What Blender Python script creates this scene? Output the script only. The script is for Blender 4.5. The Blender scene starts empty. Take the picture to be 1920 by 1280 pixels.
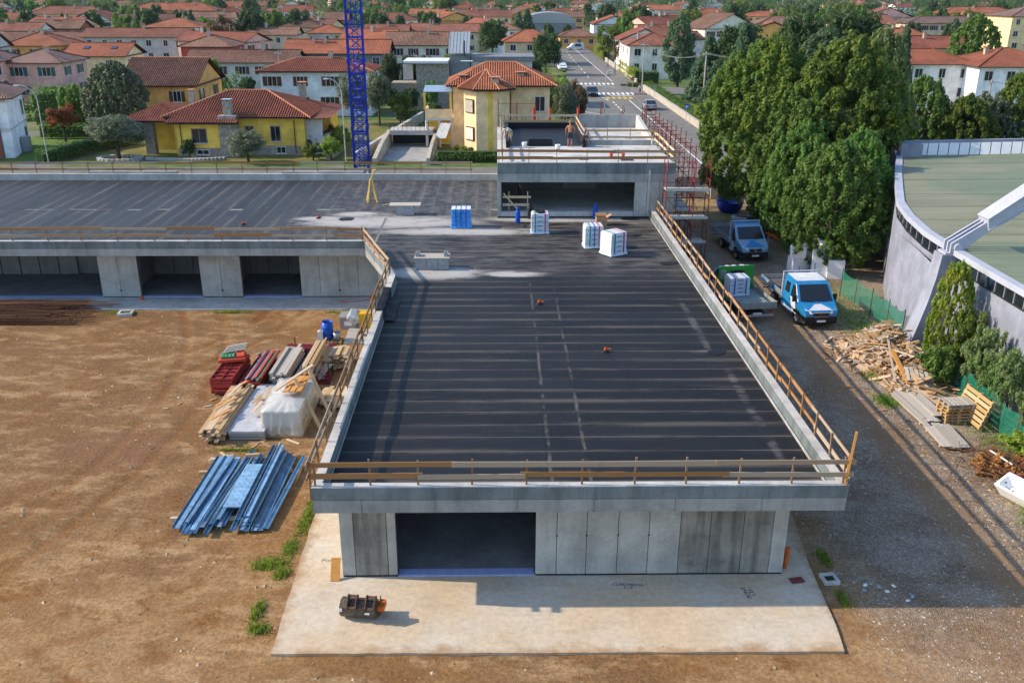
import bpy, bmesh, math, random
from mathutils import Vector, Matrix, noise
rad = math.radians
RND = random.Random(7)
scene = bpy.context.scene
col = scene.collection

# ------------------------------------------------------------ camera, sky, sun, exposure
cam_d = bpy.data.cameras.new('camera'); cam = bpy.data.objects.new('camera', cam_d); col.objects.link(cam)
cam_d.sensor_fit = 'HORIZONTAL'; cam_d.sensor_width = 36.0; cam_d.lens = 31.875
cam_d.clip_start = 0.5; cam_d.clip_end = 9000
PITCH, YAW, ROLL = rad(21.35), rad(0.98), rad(0.20)
fw = Vector((math.sin(YAW)*math.cos(PITCH), math.cos(YAW)*math.cos(PITCH), -math.sin(PITCH)))
rt = Vector((math.cos(YAW), -math.sin(YAW), 0)); up = rt.cross(fw)
r2 = rt*math.cos(ROLL)+up*math.sin(ROLL); u2 = up*math.cos(ROLL)-rt*math.sin(ROLL)
mw = Matrix((r2, u2, -fw)).transposed().to_4x4(); mw.translation = (0, 0, 17.0)
cam.matrix_world = mw
scene.camera = cam

SUN_EL = rad(32.3)
SUN_DIR = Vector((-math.cos(SUN_EL)*math.cos(rad(4.7)), math.cos(SUN_EL)*math.sin(rad(4.7)), math.sin(SUN_EL)))  # towards the sun
world = bpy.data.worlds.new('World'); scene.world = world; world.use_nodes = True
wn = world.node_tree; bg = wn.nodes['Background']
sky = wn.nodes.new('ShaderNodeTexSky'); sky.sky_type = 'NISHITA'; sky.sun_disc = False
sky.sun_elevation = SUN_EL; sky.sun_rotation = math.atan2(SUN_DIR.x, SUN_DIR.y)
sky.air_density = 1.15; sky.dust_density = 0.8; sky.ozone_density = 3.2
wn.links.new(sky.outputs[0], bg.inputs[0]); bg.inputs[1].default_value = 0.15
sun_d = bpy.data.lights.new('sun', 'SUN'); sun = bpy.data.objects.new('sun', sun_d); col.objects.link(sun)
sun_d.energy = 3.2; sun_d.angle = rad(0.53); sun_d.color = (1.0, 0.84, 0.64)
sun.rotation_euler = SUN_DIR.to_track_quat('Z', 'Y').to_euler(); sun.location = (-60, 20, 60)
vs = scene.view_settings
vs.view_transform = 'Standard'; vs.look = 'None'; vs.gamma = 1.0; vs.use_curve_mapping = False; vs.exposure = 0.90

# ------------------------------------------------------------ materials
MATS = {}
class NT:
    def __init__(s, name):
        s.m = bpy.data.materials.new(name); s.m.use_nodes = True; s.t = s.m.node_tree; s.n = s.t.nodes; s.l = s.t.links
        s.b = s.n['Principled BSDF']; s.out = s.n['Material Output']; s._pos = None
    def node(s, k, **kw):
        n = s.n.new(k)
        for a, v in kw.items(): setattr(n, a, v)
        return n
    def set(s, sock, v):
        if isinstance(v, bpy.types.NodeSocket): s.l.new(v, sock)
        elif v is not None:
            if sock.type == 'RGBA' and len(v) == 3: v = (*v, 1)
            sock.default_value = v
    def pos(s, kind='world'):
        if kind == 'world':
            if s._pos is None: s._pos = s.node('ShaderNodeNewGeometry').outputs['Position']
            return s._pos
        return s.node('ShaderNodeTexCoord').outputs[{'object': 'Object', 'uv': 'UV', 'gen': 'Generated'}[kind]]
    def scale(s, v, sc, rot=(0, 0, 0)):
        n = s.node('ShaderNodeMapping'); s.l.new(v, n.inputs[0]); n.inputs['Scale'].default_value = sc; n.inputs['Rotation'].default_value = rot
        return n.outputs[0]
    def noise(s, sc, det=3, rough=.6, vec=None, out=0):
        n = s.node('ShaderNodeTexNoise'); s.l.new(vec if vec is not None else s.pos(), n.inputs['Vector'])
        n.inputs['Scale'].default_value = sc; n.inputs['Detail'].default_value = det; n.inputs['Roughness'].default_value = rough
        return n.outputs[out]
    def vor(s, sc, vec=None, out='Distance', feat='F1'):
        n = s.node('ShaderNodeTexVoronoi', feature=feat); s.l.new(vec if vec is not None else s.pos(), n.inputs['Vector']); n.inputs['Scale'].default_value = sc
        return n.outputs[out]
    def ramp(s, v, a, b, c0=0.0, c1=1.0):
        n = s.node('ShaderNodeMapRange'); n.clamp = True; n.interpolation_type = 'SMOOTHSTEP'
        s.l.new(v, n.inputs[0])
        for i, x in zip((1, 2, 3, 4), (a, b, c0, c1)): n.inputs[i].default_value = x
        return n.outputs[0]
    def mix(s, f, a, b, mode='MIX'):
        n = s.node('ShaderNodeMix', data_type='RGBA', blend_type=mode)
        s.set(n.inputs[0], f); s.set(n.inputs[6], a); s.set(n.inputs[7], b); return n.outputs[2]
    def math(s, op, a, b=0.0):
        n = s.node('ShaderNodeMath', operation=op); s.set(n.inputs[0], a); s.set(n.inputs[1], b); return n.outputs[0]
    def sep(s, v):
        n = s.node('ShaderNodeSeparateXYZ'); s.l.new(v, n.inputs[0]); return n.outputs
    def hsv(s, c, val=1.0, hue=.5, sat=1.0):
        n = s.node('ShaderNodeHueSaturation'); s.set(n.inputs['Color'], c); s.set(n.inputs['Value'], val); s.set(n.inputs['Hue'], hue); s.set(n.inputs['Saturation'], sat); return n.outputs[0]
    def rnd(s): return s.node('ShaderNodeObjectInfo').outputs['Random']
    def bump(s, h, st=.3, dist=.05):
        n = s.node('ShaderNodeBump'); s.l.new(h, n.inputs['Height']); n.inputs['Strength'].default_value = st; n.inputs['Distance'].default_value = dist
        s.l.new(n.outputs[0], s.b.inputs['Normal'])
    def done(s, c, rough=.8, metal=0.0, spec=None):
        s.set(s.b.inputs['Base Color'], c); s.set(s.b.inputs['Roughness'], rough); s.set(s.b.inputs['Metallic'], metal)
        s.b.inputs['Specular IOR Level'].default_value = .22 if spec is None else spec
        MATS[s.m.name] = s.m; return s.m

def plain(name, c, rough=.7, metal=0.0, var=.18, sc=2.5, rv=.0, bump=0.0, spec=None, kind='world'):
    t = NT(name); p = t.pos(kind)
    n = t.noise(sc, 4, .65, p); f = t.ramp(n, .25, .75, 1-var, 1+var)
    if rv: f = t.math('MULTIPLY', f, t.ramp(t.rnd(), 0, 1, 1-rv, 1+rv))
    cc = t.hsv(c, f)
    if bump: t.bump(t.noise(sc*12, 3, .6, p), bump, .02)
    return t.done(cc, rough, metal, spec)

def concrete(name, c, stain=.5, streak=.5, bump=.15):
    t = NT(name); p = t.pos()
    f = t.ramp(t.noise(.7, 5, .65), .3, .72, .78, 1.14)
    st = t.noise(1.0, 4, .6, t.scale(p, (3.0, 3.0, .35)))
    f = t.math('MULTIPLY', f, t.ramp(st, .30, .62, 1-.32*streak, 1.06))
    f = t.math('MULTIPLY', f, t.ramp(t.noise(14, 3, .7), .35, .7, .90, 1.05))
    f = t.math('MULTIPLY', f, t.ramp(t.rnd(), 0, 1, .93, 1.06))
    cc = t.hsv(c, f)
    d = t.ramp(t.noise(.55, 5, .7, t.scale(p, (1, 1, 1.6))), .55, .75)
    cc = t.mix(t.math('MULTIPLY', d, stain), cc, (c[0]*.42, c[1]*.42, c[2]*.40))
    t.bump(t.noise(30, 4, .7), bump, .02)
    return t.done(cc, .85)

concrete('concrete_wall', (.40, .40, .37), .22, .3)
concrete('concrete_wall_stained', (.27, .26, .23), 1.0, 1.4)
concrete('concrete_band', (.33, .335, .325), .3, .4)
concrete('concrete_band_dark', (.175, .205, .21), .5, .9)
concrete('concrete_light', (.46, .45, .43), .3, .3)
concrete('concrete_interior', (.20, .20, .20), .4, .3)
concrete('white_deck', (.48, .475, .46), .25, .2)
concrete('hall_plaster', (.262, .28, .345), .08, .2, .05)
plain('hall_steel', (.38, .40, .47), .5, var=.08, sc=1.2)
plain('plain_white', (.66, .66, .66), .55, var=.06, sc=3)
plain('grey_metal', (.33, .35, .37), .45, .5, var=.12)
plain('galvanised', (.50, .52, .54), .4, .6, var=.15, sc=4)
plain('dark_metal', (.035, .037, .042), .5, .3, var=.2)
plain('black_plastic', (.018, .018, .02), .5, var=.25)
plain('rubber', (.022, .022, .023), .75, var=.2)
plain('rust_red_paint', (.19, .026, .030), .55, 0, var=.3, sc=6, rv=.2)
plain('form_red', (.30, .040, .032), .55, var=.35, sc=7, rv=.25)
plain('form_red_bright', (.50, .07, .035), .55, var=.2, sc=7)
plain('form_green', (.06, .24, .12), .6, var=.3, sc=6)
plain('rebar_rust', (.13, .062, .034), .9, .0, var=.4, sc=9, rv=.3)
plain('crane_blue', (.004, .030, .36), .42, .0, var=.25, sc=2.0)
plain('steel_blue', (.16, .29, .43), .42, .1, var=.3, sc=3.5, rv=.35)
plain('barrel_blue', (.01, .09, .48), .4, var=.15)
plain('bottle_blue', (.01, .07, .42), .4, var=.1)
plain('machine_yellow', (.60, .36, .02), .5, var=.2)
plain('orange_pvc', (.55, .12, .02), .5, var=.15)
plain('tripod_yellow', (.62, .44, .10), .6, var=.25)
plain('cardboard', (.40, .235, .115), .85, var=.15, sc=4)
plain('white_wrap', (.60, .62, .65), .30, var=.10, sc=5, bump=.25)
plain('bag_wrap', (.48, .58, .68), .32, var=.15, sc=6, bump=.25)
plain('blue_wrap', (.05, .25, .62), .35, var=.25, sc=6, bump=.2)
plain('strap_green', (.02, .16, .10), .5); plain('strap_red', (.42, .02, .09), .5); plain('strap_blue', (.02, .08, .40), .5)
plain('insulation', (.30, .36, .62), .6, var=.12)
plain('styrofoam', (.76, .77, .78), .8, var=.06)
plain('paper_label', (.75, .75, .74), .7)
plain('text_blue', (.01, .10, .20), .8); plain('text_dark', (.03, .035, .06), .8); plain('text_grey', (.22, .20, .18), .8)
plain('cement_block', (.30, .31, .32), .9, var=.2, sc=6, bump=.2)
plain('asphalt', (.175, .166, .150), .9, var=.22, sc=.5, bump=.15)
plain('pavement', (.17, .165, .155), .9, var=.18, sc=.7, bump=.1)
plain('road_paint', (.72, .72, .70), .7, var=.15, sc=3); plain('road_paint_yellow', (.60, .40, .04), .7, var=.15, sc=3)
plain('low_wall', (.42, .38, .31), .9, var=.2, sc=1.2)
plain('dark_window', (.012, .016, .022), .12, var=.1, spec=.8)
plain('shutter_brown', (.10, .045, .025), .6, var=.2); plain('shutter_green', (.03, .12, .11), .6, var=.2)
plain('frame_white', (.62, .60, .56), .6, var=.08)
plain('stone_wall', (.32, .285, .24), .9, var=.4, sc=3.2, bump=.6)
plain('chimney_plaster', (.42, .37, .30), .85, var=.2)
plain('gutter', (.05, .035, .03), .5, .2)
plain('bark', (.075, .055, .040), .95, var=.4, sc=6, bump=.5)
plain('utility_pole', (.36, .34, .31), .85, var=.15)
plain('lamp_grey', (.45, .46, .46), .45, .4)
plain('wire', (.20, .20, .20), .6)
plain('skin', (.38, .17, .095), .6, var=.12, sc=8); plain('hair_grey', (.20, .18, .165), .8)
plain('cloth_dark', (.035, .038, .055), .85, var=.2); plain('cloth_white', (.62, .62, .60), .85); plain('cloth_tan', (.32, .25, .17), .85); plain('cloth_blue', (.06, .10, .22), .85)
plain('boots', (.30, .11, .045), .8)
plain('van_blue', (.02, .22, .48), .3, .1, var=.22, sc=3, spec=.6)
plain('van_white', (.60, .62, .66), .35, var=.12, sc=4, spec=.5)
plain('van_navy', (.012, .05, .20), .3, spec=.6)
plain('truck_pale', (.20, .36, .52), .3, var=.06, spec=.5)
plain('truck_green', (.03, .26, .035), .4, var=.12)
plain('truck_bed', (.27, .30, .29), .55, .2, var=.2, sc=4)
plain('bed_wood', (.10, .095, .095), .85, var=.25, sc=4)
plain('chrome', (.62, .64, .66), .2, .8); plain('headlight', (.70, .74, .78), .12, spec=.9); plain('tail_red', (.35, .01, .01), .3)
plain('car_dark', (.02, .03, .045), .25, .2, spec=.7); plain('car_silver', (.34, .37, .42), .3, .4, spec=.7); plain('car_white', (.62, .65, .68), .3, spec=.6); plain('car_blue', (.05, .10, .20), .3, .2, spec=.6)
plain('sign_red', (.45, .02, .02), .5); plain('sign_blue', (.03, .12, .42), .5)
plain('grey_roof_metal', (.36, .39, .40), .45, .3, var=.1)
plain('far_facade', (.42, .42, .42), .8, var=.15, sc=.1); plain('far_pink', (.42, .10, .20), .7, var=.1)
plain('solar', (.03, .05, .10), .15, spec=.8)
plain('tub_white', (.80, .81, .83), .15, var=.03, spec=.7); plain('tub_red', (.16, .03, .03), .6)
plain('panel_grey', (.42, .43, .46), .6, var=.2, sc=3)
plain('white_dust_plastic', (.58, .58, .53), .35, var=.15, sc=4, bump=.3)
plain('glass_blue_roof', (.25, .34, .44), .4, var=.1)

def wood(name, a, b, rv=.35, rough=.85):
    t = NT(name); p = t.pos('object')
    n = t.noise(3.0, 4, .6, t.scale(p, (1, 14, 14))); f = t.ramp(t.rnd(), 0, 1, 0, 1)
    g = t.noise(2.2, 3, .6)
    cc = t.mix(t.ramp(t.math('ADD', t.math('MULTIPLY', f, .75), t.math('MULTIPLY', g, .5)), .25, 1.0), a, b)
    cc = t.hsv(cc, t.math('MULTIPLY', t.ramp(n, .3, .7, .82, 1.15), t.ramp(t.rnd(), 0, 1, 1-rv, 1+rv)))
    return t.done(cc, rough)
wood('wood_rail', (.40, .20, .075), (.30, .235, .17), .25)
wood('wood_pole', (.33, .17, .07), (.22, .15, .10), .2)
wood('wood_amber', (.58, .28, .07), (.52, .27, .10), .12)
wood('wood_pale', (.58, .40, .21), (.46, .37, .27), .25)
wood('wood_scrap', (.56, .35, .17), (.42, .33, .25), .38)
wood('wood_grey', (.46, .42, .36), (.36, .33, .29), .25)
wood('wood_pallet', (.52, .33, .13), (.42, .30, .17), .2)
wood('scaff_deck', (.50, .47, .42), (.42, .40, .37), .1)

def roof_tile(name, a, b, dark=.5, cols=True):
    t = NT(name); uv = t.pos('uv'); s = t.sep(uv)
    n = t.noise(.22, 4, .7); n2 = t.noise(2.6, 2, .6)
    br = t.node('ShaderNodeTexBrick'); t.l.new(uv, br.inputs['Vector'])
    br.inputs['Color1'].default_value = (*a, 1); br.inputs['Color2'].default_value = (*b, 1); br.inputs['Mortar'].default_value = (a[0]*.45, a[1]*.45, a[2]*.45, 1)
    br.inputs['Scale'].default_value = 1; br.inputs['Brick Width'].default_value = .27; br.inputs['Row Height'].default_value = .36; br.inputs['Mortar Size'].default_value = .03; br.offset = 0
    f = t.math('MULTIPLY', t.ramp(n, .3, .7, .72, 1.18), t.ramp(n2, .3, .7, 1-.25*dark, 1+.2*dark))
    f = t.math('MULTIPLY', f, t.ramp(t.rnd(), 0, 1, .85, 1.12))
    cc = t.hsv(br.outputs[0], f)
    lich = t.ramp(t.noise(.9, 4, .7), .56, .74)
    cc = t.mix(t.math('MULTIPLY', lich, .35*dark), cc, (.13, .105, .08))
    w = t.math('ABSOLUTE', t.math('SINE', t.math('MULTIPLY', s[0], math.pi/.27)))
    row = t.math('FRACT', t.math('DIVIDE', s[1], .36))
    h = t.math('ADD', t.math('MULTIPLY', w, 1.0 if cols else .2), t.math('MULTIPLY', row, -.35))
    t.bump(h, .8, .09)
    return t.done(cc, .85)
roof_tile('tile_red', (.29, .092, .052), (.21, .066, .042), .6, False)
roof_tile('tile_orange', (.40, .145, .072), (.32, .112, .058), .5, False)
roof_tile('tile_terracotta', (.32, .128, .080), (.25, .100, .068), .7)
roof_tile('tile_brown', (.235, .115, .078), (.150, .078, .058), 1.1)
roof_tile('tile_tan', (.29, .160, .105), (.22, .118, .082), .9)
roof_tile('tile_bright', (.42, .140, .072), (.34, .110, .060), .4)
roof_tile('tile_grey', (.17, .16, .155), (.13, .125, .12), .5)
roof_tile('tile_mauve', (.26, .16, .13), (.22, .135, .115), .4)
WALLC = dict(cream=(0.79, 0.60, 0.33), yellow=(0.84, 0.56, 0.10), pink=(0.77, 0.44, 0.38), white=(0.84, 0.83, 0.83), grey=(0.51, 0.50, 0.49), tan=(0.59, 0.46, 0.32), red=(0.42, 0.08, 0.06), green=(0.58, 0.67, 0.15), orange=(0.72, 0.38, 0.12), offwhite=(0.74, 0.68, 0.58), dkgrey=(0.20, 0.21, 0.23), brick=(0.33, 0.12, 0.08), paleyellow=(.82, .60, .34))
for k, c in WALLC.items(): plain('wall_'+k, c, .9, var=.20, sc=.8, rv=.08)

def leaf(name, a, b, sc=.9, tr=.42):
    t = NT(name)
    n = t.noise(sc, 2, .6); n2 = t.noise(7.0, 1, .5)
    cc = t.mix(t.ramp(n, .35, .65), a, b)
    cc = t.hsv(cc, t.math('MULTIPLY', t.ramp(n2, .25, .75, .65, 1.3), t.ramp(t.rnd(), 0, 1, .85, 1.15)), t.ramp(t.rnd(), 0, 1, .49, .51))
    t.done(cc, .55, spec=.25)
    tr_n = t.node('ShaderNodeBsdfTranslucent'); t.l.new(t.hsv(cc, 1.4, .49), tr_n.inputs[0])
    mx = t.node('ShaderNodeMixShader'); mx.inputs[0].default_value = tr
    t.l.new(t.b.outputs[0], mx.inputs[1]); t.l.new(tr_n.outputs[0], mx.inputs[2]); t.l.new(mx.outputs[0], t.out.inputs[0])
    return t.m
leaf('leaf_hornbeam', (0.150, 0.205, 0.030), (0.090, 0.155, 0.026))
leaf('leaf_green', (0.135, 0.245, 0.046), (0.095, 0.180, 0.034))
leaf('leaf_dark', (0.046, 0.092, 0.030), (0.068, 0.115, 0.035))
leaf('leaf_cedar', (0.068, 0.135, 0.070), (0.100, 0.162, 0.068))
leaf('leaf_olive', (0.185, 0.215, 0.135), (0.125, 0.160, 0.085), tr=.2)
leaf('leaf_olive_dark', (0.142, 0.176, 0.101), (0.101, 0.142, 0.068), tr=.2)
leaf('leaf_lime', (0.257, 0.300, 0.041), (0.176, 0.270, 0.035))
leaf('leaf_maple', (0.300, 0.101, 0.024), (0.230, 0.115, 0.027))
leaf('leaf_hedge', (0.115, 0.223, 0.032), (0.078, 0.162, 0.024))
leaf('leaf_brown', (0.189, 0.115, 0.057), (0.135, 0.111, 0.047))
leaf('leaf_birch', (0.142, 0.223, 0.061), (0.196, 0.250, 0.101))
leaf('grass_blade', (0.216, 0.300, 0.047), (0.162, 0.257, 0.038))
leaf('rust_brush', (0.300, 0.128, 0.038), (0.203, 0.088, 0.027), tr=.1)

RUTS = [(-34, 22, 16.0, .8), (-22, 8, 14.5, .7), (-30, 52, 18.5, .7), (-44, 36, 30.0, .6), (-2, 2, 20.5, .5)]     # curved wheel tracks: centre, radius, strength
def ground_mat():
    t = NT('site_soil'); p = t.pos(); s = t.sep(p)
    big = t.noise(.16, 4, .6); mid = t.noise(.8, 5, .7); fine = t.noise(9, 4, .75)
    soil = t.mix(t.ramp(big, .40, .60), (.242, .130, .053), (.310, .188, .092))
    soil = t.mix(t.ramp(t.math('ADD', t.math('MULTIPLY', mid, .5), t.math('MULTIPLY', t.noise(.28, 4, .6), .5)), .50, .62, 0, .85), soil, (.185, .082, .025))
    trk = t.noise(.9, 6, .75, t.scale(p, (.45, 1.1, 1), (0, 0, .5)))
    soil = t.mix(t.ramp(t.noise(.075, 5, .65), .42, .56, 0, .8), soil, (.175, .098, .048))
    soil = t.mix(t.ramp(trk, .47, .64, 0, .72), soil, (.385, .255, .135))
    pud = t.math('ADD', t.math('POWER', t.math('DIVIDE', t.math('SUBTRACT', s[0], -15.2), 3.0), 2.0), t.math('POWER', t.math('DIVIDE', t.math('SUBTRACT', s[1], 32.2), 2.0), 2.0))
    soil = t.mix(t.ramp(t.math('ADD', pud, t.math('MULTIPLY', mid, 1.2)), .9, 1.6, .75, 0), soil, (.195, .105, .058))
    for (cx, cy, rr, w) in RUTS:
        dx = t.math('SUBTRACT', s[0], cx); dy = t.math('SUBTRACT', s[1], cy); dd = t.math('SQRT', t.math('ADD', t.math('MULTIPLY', dx, dx), t.math('MULTIPLY', dy, dy)))
        q = t.math('ABSOLUTE', t.math('SUBTRACT', t.math('ABSOLUTE', t.math('SUBTRACT', t.math('ADD', dd, t.math('MULTIPLY', big, 1.2)), rr+.6)), .95))
        soil = t.mix(t.math('MULTIPLY', t.ramp(q, .05, .38, 1, 0), t.ramp(t.noise(.6, 3, .6), .38, .62, .05, w)), soil, (.195, .090, .032))
    soil = t.hsv(soil, t.ramp(fine, .25, .75, .64, 1.28))
    gr = t.mix(t.ramp(t.noise(.5, 4, .65), .35, .65), (.220, .160, .108), (.320, .258, .195))
    v = t.vor(26.0, out='Color'); vv = t.sep(v)
    gr = t.hsv(gr, t.math('MULTIPLY', t.ramp(vv[0], 0, 1, .72, 1.35), t.ramp(fine, .3, .7, .8, 1.2)), .5, t.ramp(vv[1], 0, 1, .8, 1.15))
    edge = t.math('ADD', s[0], t.math('MULTIPLY', t.math('SUBTRACT', mid, .5), 5.0))
    m = t.math('MULTIPLY', t.ramp(edge, 9.6, 12.4), t.ramp(t.math('ADD', s[1], t.math('MULTIPLY', mid, 3.0)), 20.5, 24.5, .35, 1.0))
    strip = t.ramp(t.math('ABSOLUTE', t.math('SUBTRACT', t.math('ADD', s[0], t.math('MULTIPLY', big, 1.0)), 16.3)), .1, 1.3, .7, 0)
    gr = t.mix(strip, gr, (.310, .190, .100))
    far = t.ramp(s[1], 66, 76)
    gr = t.mix(t.math('MULTIPLY', far, t.ramp(mid, .4, .6)), gr, (.40, .28, .12))
    c = t.mix(m, soil, gr)
    gpatch = t.ramp(t.noise(1.3, 4, .7), .66, .73)
    c = t.mix(t.math('MULTIPLY', gpatch, .5), c, (.10, .12, .035))
    h = t.math('ADD', t.math('MULTIPLY', fine, .5), t.math('ADD', t.math('MULTIPLY', mid, .8), t.math('MULTIPLY', t.vor(26.0), m)))
    t.bump(h, .9, .05)
    return t.done(c, .95, spec=.05)
ground_mat()
def town_ground():
    t = NT('town_ground'); n = t.noise(.035, 5, .65); n2 = t.noise(.4, 4, .7)
    c = t.mix(t.ramp(n, .48, .62), (.085, .135, .030), (.20, .175, .085))
    c = t.mix(t.ramp(t.noise(.09, 3, .5), .62, .67), c, (.17, .165, .155))
    c = t.hsv(c, t.ramp(n2, .3, .7, .75, 1.2)); return t.done(c, .95)
town_ground()
def lawn():
    t = NT('lawn'); n = t.noise(.35, 5, .7); n2 = t.noise(6, 4, .8)
    c = t.mix(t.ramp(n, .35, .65), (.115, .150, .030), (.215, .170, .062)); c = t.hsv(c, t.ramp(n2, .25, .75, .6, 1.35))
    t.bump(n2, .6, .05); t.done(c, .95)
    t = NT('lawn_green'); n2 = t.noise(5, 4, .8)
    c = t.mix(t.ramp(t.noise(.4, 4, .7), .35, .65), (.075, .150, .018), (.110, .170, .028)); c = t.hsv(c, t.ramp(n2, .25, .75, .6, 1.35))
    t.bump(n2, .6, .05); return t.done(c, .95)
lawn()
def slab_mat():
    t = NT('slab_concrete'); p = t.pos()
    c = t.mix(t.ramp(t.noise(.35, 5, .6), .35, .65), (.52, .415, .290), (.53, .470, .385))
    c = t.hsv(c, t.math('MULTIPLY', t.ramp(t.noise(5, 5, .75), .25, .75, .84, 1.12), t.ramp(t.noise(1.1, 4, .7, t.scale(p, (.8, 1.2, 1))), .3, .6, .92, 1.04)))
    d = t.ramp(t.noise(1.7, 5, .75), .60, .72); c = t.mix(t.math('MULTIPLY', d, .5), c, (.30, .27, .22))
    s = t.sep(p); ed = t.math('MINIMUM', t.math('SUBTRACT', s[1], 20.05), t.math('MINIMUM', t.math('ADD', s[0], 6.3), t.math('SUBTRACT', 9.9, s[0])))
    mud = t.ramp(t.math('ADD', ed, t.math('MULTIPLY', t.noise(1.5, 5, .7), -1.6)), -1.0, -.35, .75, 0); c = t.mix(mud, c, (.30, .17, .075))
    scf = t.ramp(t.noise(1.0, 4, .6, t.scale(p, (.25, 6.0, 1), (0, 0, .25))), .62, .70); c = t.mix(t.math('MULTIPLY', scf, .16), c, (.34, .31, .26))
    sp = t.ramp(t.vor(1.6), .03, .05, 1, 0); c = t.mix(t.math('MULTIPLY', sp, .7), c, (.10, .09, .08))
    t.bump(t.noise(22, 4, .7), .2, .02); return t.done(c, .9, spec=.1)
slab_mat()
RS = 1.016     # roof things were surveyed for a deck 0.22 m higher
DUST = [(x*1.016, y*1.016, rx, ry) for x, y, rx, ry in [(-6.5, 55.0, 6.5, 1.9), (-9, 54.8, 4, 1.2), (-3.2, 44.2, 3.0, 1.3), (.8, 44.0, 2.0, .6), (4, 55.6, 6, .9), (-2, 52.6, 6.0, 1.1), (-11, 55.8, 2.0, .7), (9.0, 55.0, 1.6, 1.6), (8.9, 47.0, .6, 1.1), (8.75, 28.0, .22, 4.5), (8.5, 36.5, .2, 4.0), (8.2, 33.4, .6, .3), (-8.6, 57.0, 2.2, .8), ]]
def membrane(name, axis, base):
    # torch-on bitumen sheet: dust and fines lie along the laps of each strip
    t = NT(name); p = t.pos(); g = t.sep(t.pos('gen')); e = g[axis]
    lap = t.math('MINIMUM', e, t.math('SUBTRACT', 1.0, e))
    al = t.scale(p, (.22, 1.4, 1) if axis == 1 else (1.4, .22, 1))
    n = t.noise(1.0, 5, .7, al); n2 = t.noise(9, 4, .7)
    c = t.mix(t.ramp(t.noise(.3, 4, .6), .35, .65), base, (base[0]*1.25, base[1]*1.12, base[2]*1.0))
    c = t.hsv(c, t.math('MULTIPLY', t.ramp(t.rnd(), 0, 1, .80, 1.22), t.ramp(n2, .3, .7, .75, 1.25)))
    d = t.math('MAXIMUM', t.math('MULTIPLY', t.ramp(t.math('ADD', lap, t.math('MULTIPLY', t.noise(2.5, 4, .7), .05)), .045, .085, 1.0, 0), t.ramp(n, .36, .60, .22, 1.0)), t.math('MULTIPLY', t.ramp(lap, .0, .32, .62, 0), t.ramp(t.noise(1.0, 5, .7, t.scale(p, (.16, 1.0, 1) if axis == 1 else (1.0, .16, 1))), .42, .66)))
    sm = t.math('MULTIPLY', t.ramp(n, .56, .80), .30)
    s = t.sep(p); tot = None
    if axis == 1:
        for xx in (1.62, 2.78):
            ln = t.math('MULTIPLY', t.ramp(t.math('ABSOLUTE', t.math('SUBTRACT', t.math('ADD', s[0], t.math('MULTIPLY', t.noise(1.2, 3, .6), .12)), xx+.06)), .01, .09, .7, 0), t.ramp(s[1], 42, 44, 1, 0)); d = t.math('MAXIMUM', d, t.math('MULTIPLY', ln, t.ramp(t.noise(1.0, 4, .6), .42, .62)))
    c = t.mix(t.math('MAXIMUM', t.math('MULTIPLY', d, .8), sm), c, (.165, .142, .118))
    for (x, y, rx, ry) in DUST:
        dx = t.math('DIVIDE', t.math('SUBTRACT', s[0], x), rx); dy = t.math('DIVIDE', t.math('SUBTRACT', s[1], y), ry)
        q = t.math('ADD', t.math('MULTIPLY', dx, dx), t.math('MULTIPLY', dy, dy)); q = t.ramp(q, 0, 1.4, 1.0 if x < 7 else .22, 0)
        tot = q if tot is None else t.math('MAXIMUM', tot, q)
    dn = t.math('MULTIPLY', tot, t.ramp(t.math('ADD', t.noise(1.1, 6, .75, t.scale(p, (.5, 1.2, 1))), t.math('MULTIPLY', tot, .22)), .44, .70))
    far = t.math('MULTIPLY', t.ramp(s[1], 42.5, 47.5), t.ramp(t.noise(1.6, 5, .75, t.scale(p, (.35, 1.3, 1))), .36, .72)) if axis == 1 else t.math('MULTIPLY', t.ramp(s[0], -16, -8), t.ramp(t.noise(1.6, 5, .75), .36, .72))
    c = t.mix(t.math('MULTIPLY', far, .75), c, (.150, .140, .128))
    c = t.mix(t.math('MULTIPLY', dn, .95), c, (.42, .40, .37))
    t.bump(t.math('ADD', n2, t.math('MULTIPLY', n, 2.0)), .35, .02)
    return t.done(c, t.ramp(n2, .3, .7, .5, .7), spec=.2)
membrane('membrane_main', 1, (.010, .0115, .0145)); membrane('membrane_wing', 0, (.024, .029, .037))
plain('membrane_black', (.009, .010, .016), .6, var=.2, spec=.25)
def hall_roof():
    t = NT('hall_roof'); p = t.pos()
    c = t.mix(t.ramp(t.noise(.10, 4, .6), .4, .6), (.165, .200, .128), (.225, .225, .150))
    st = t.noise(1.0, 4, .65, t.scale(p, (.12, 1.2, 1), (0, 0, -.2)))
    c = t.hsv(c, t.math('MULTIPLY', t.ramp(st, .3, .7, .84, 1.12), t.ramp(t.noise(8, 3, .7), .3, .7, .93, 1.06)))
    t.done(c, .6)
hall_roof()
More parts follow.
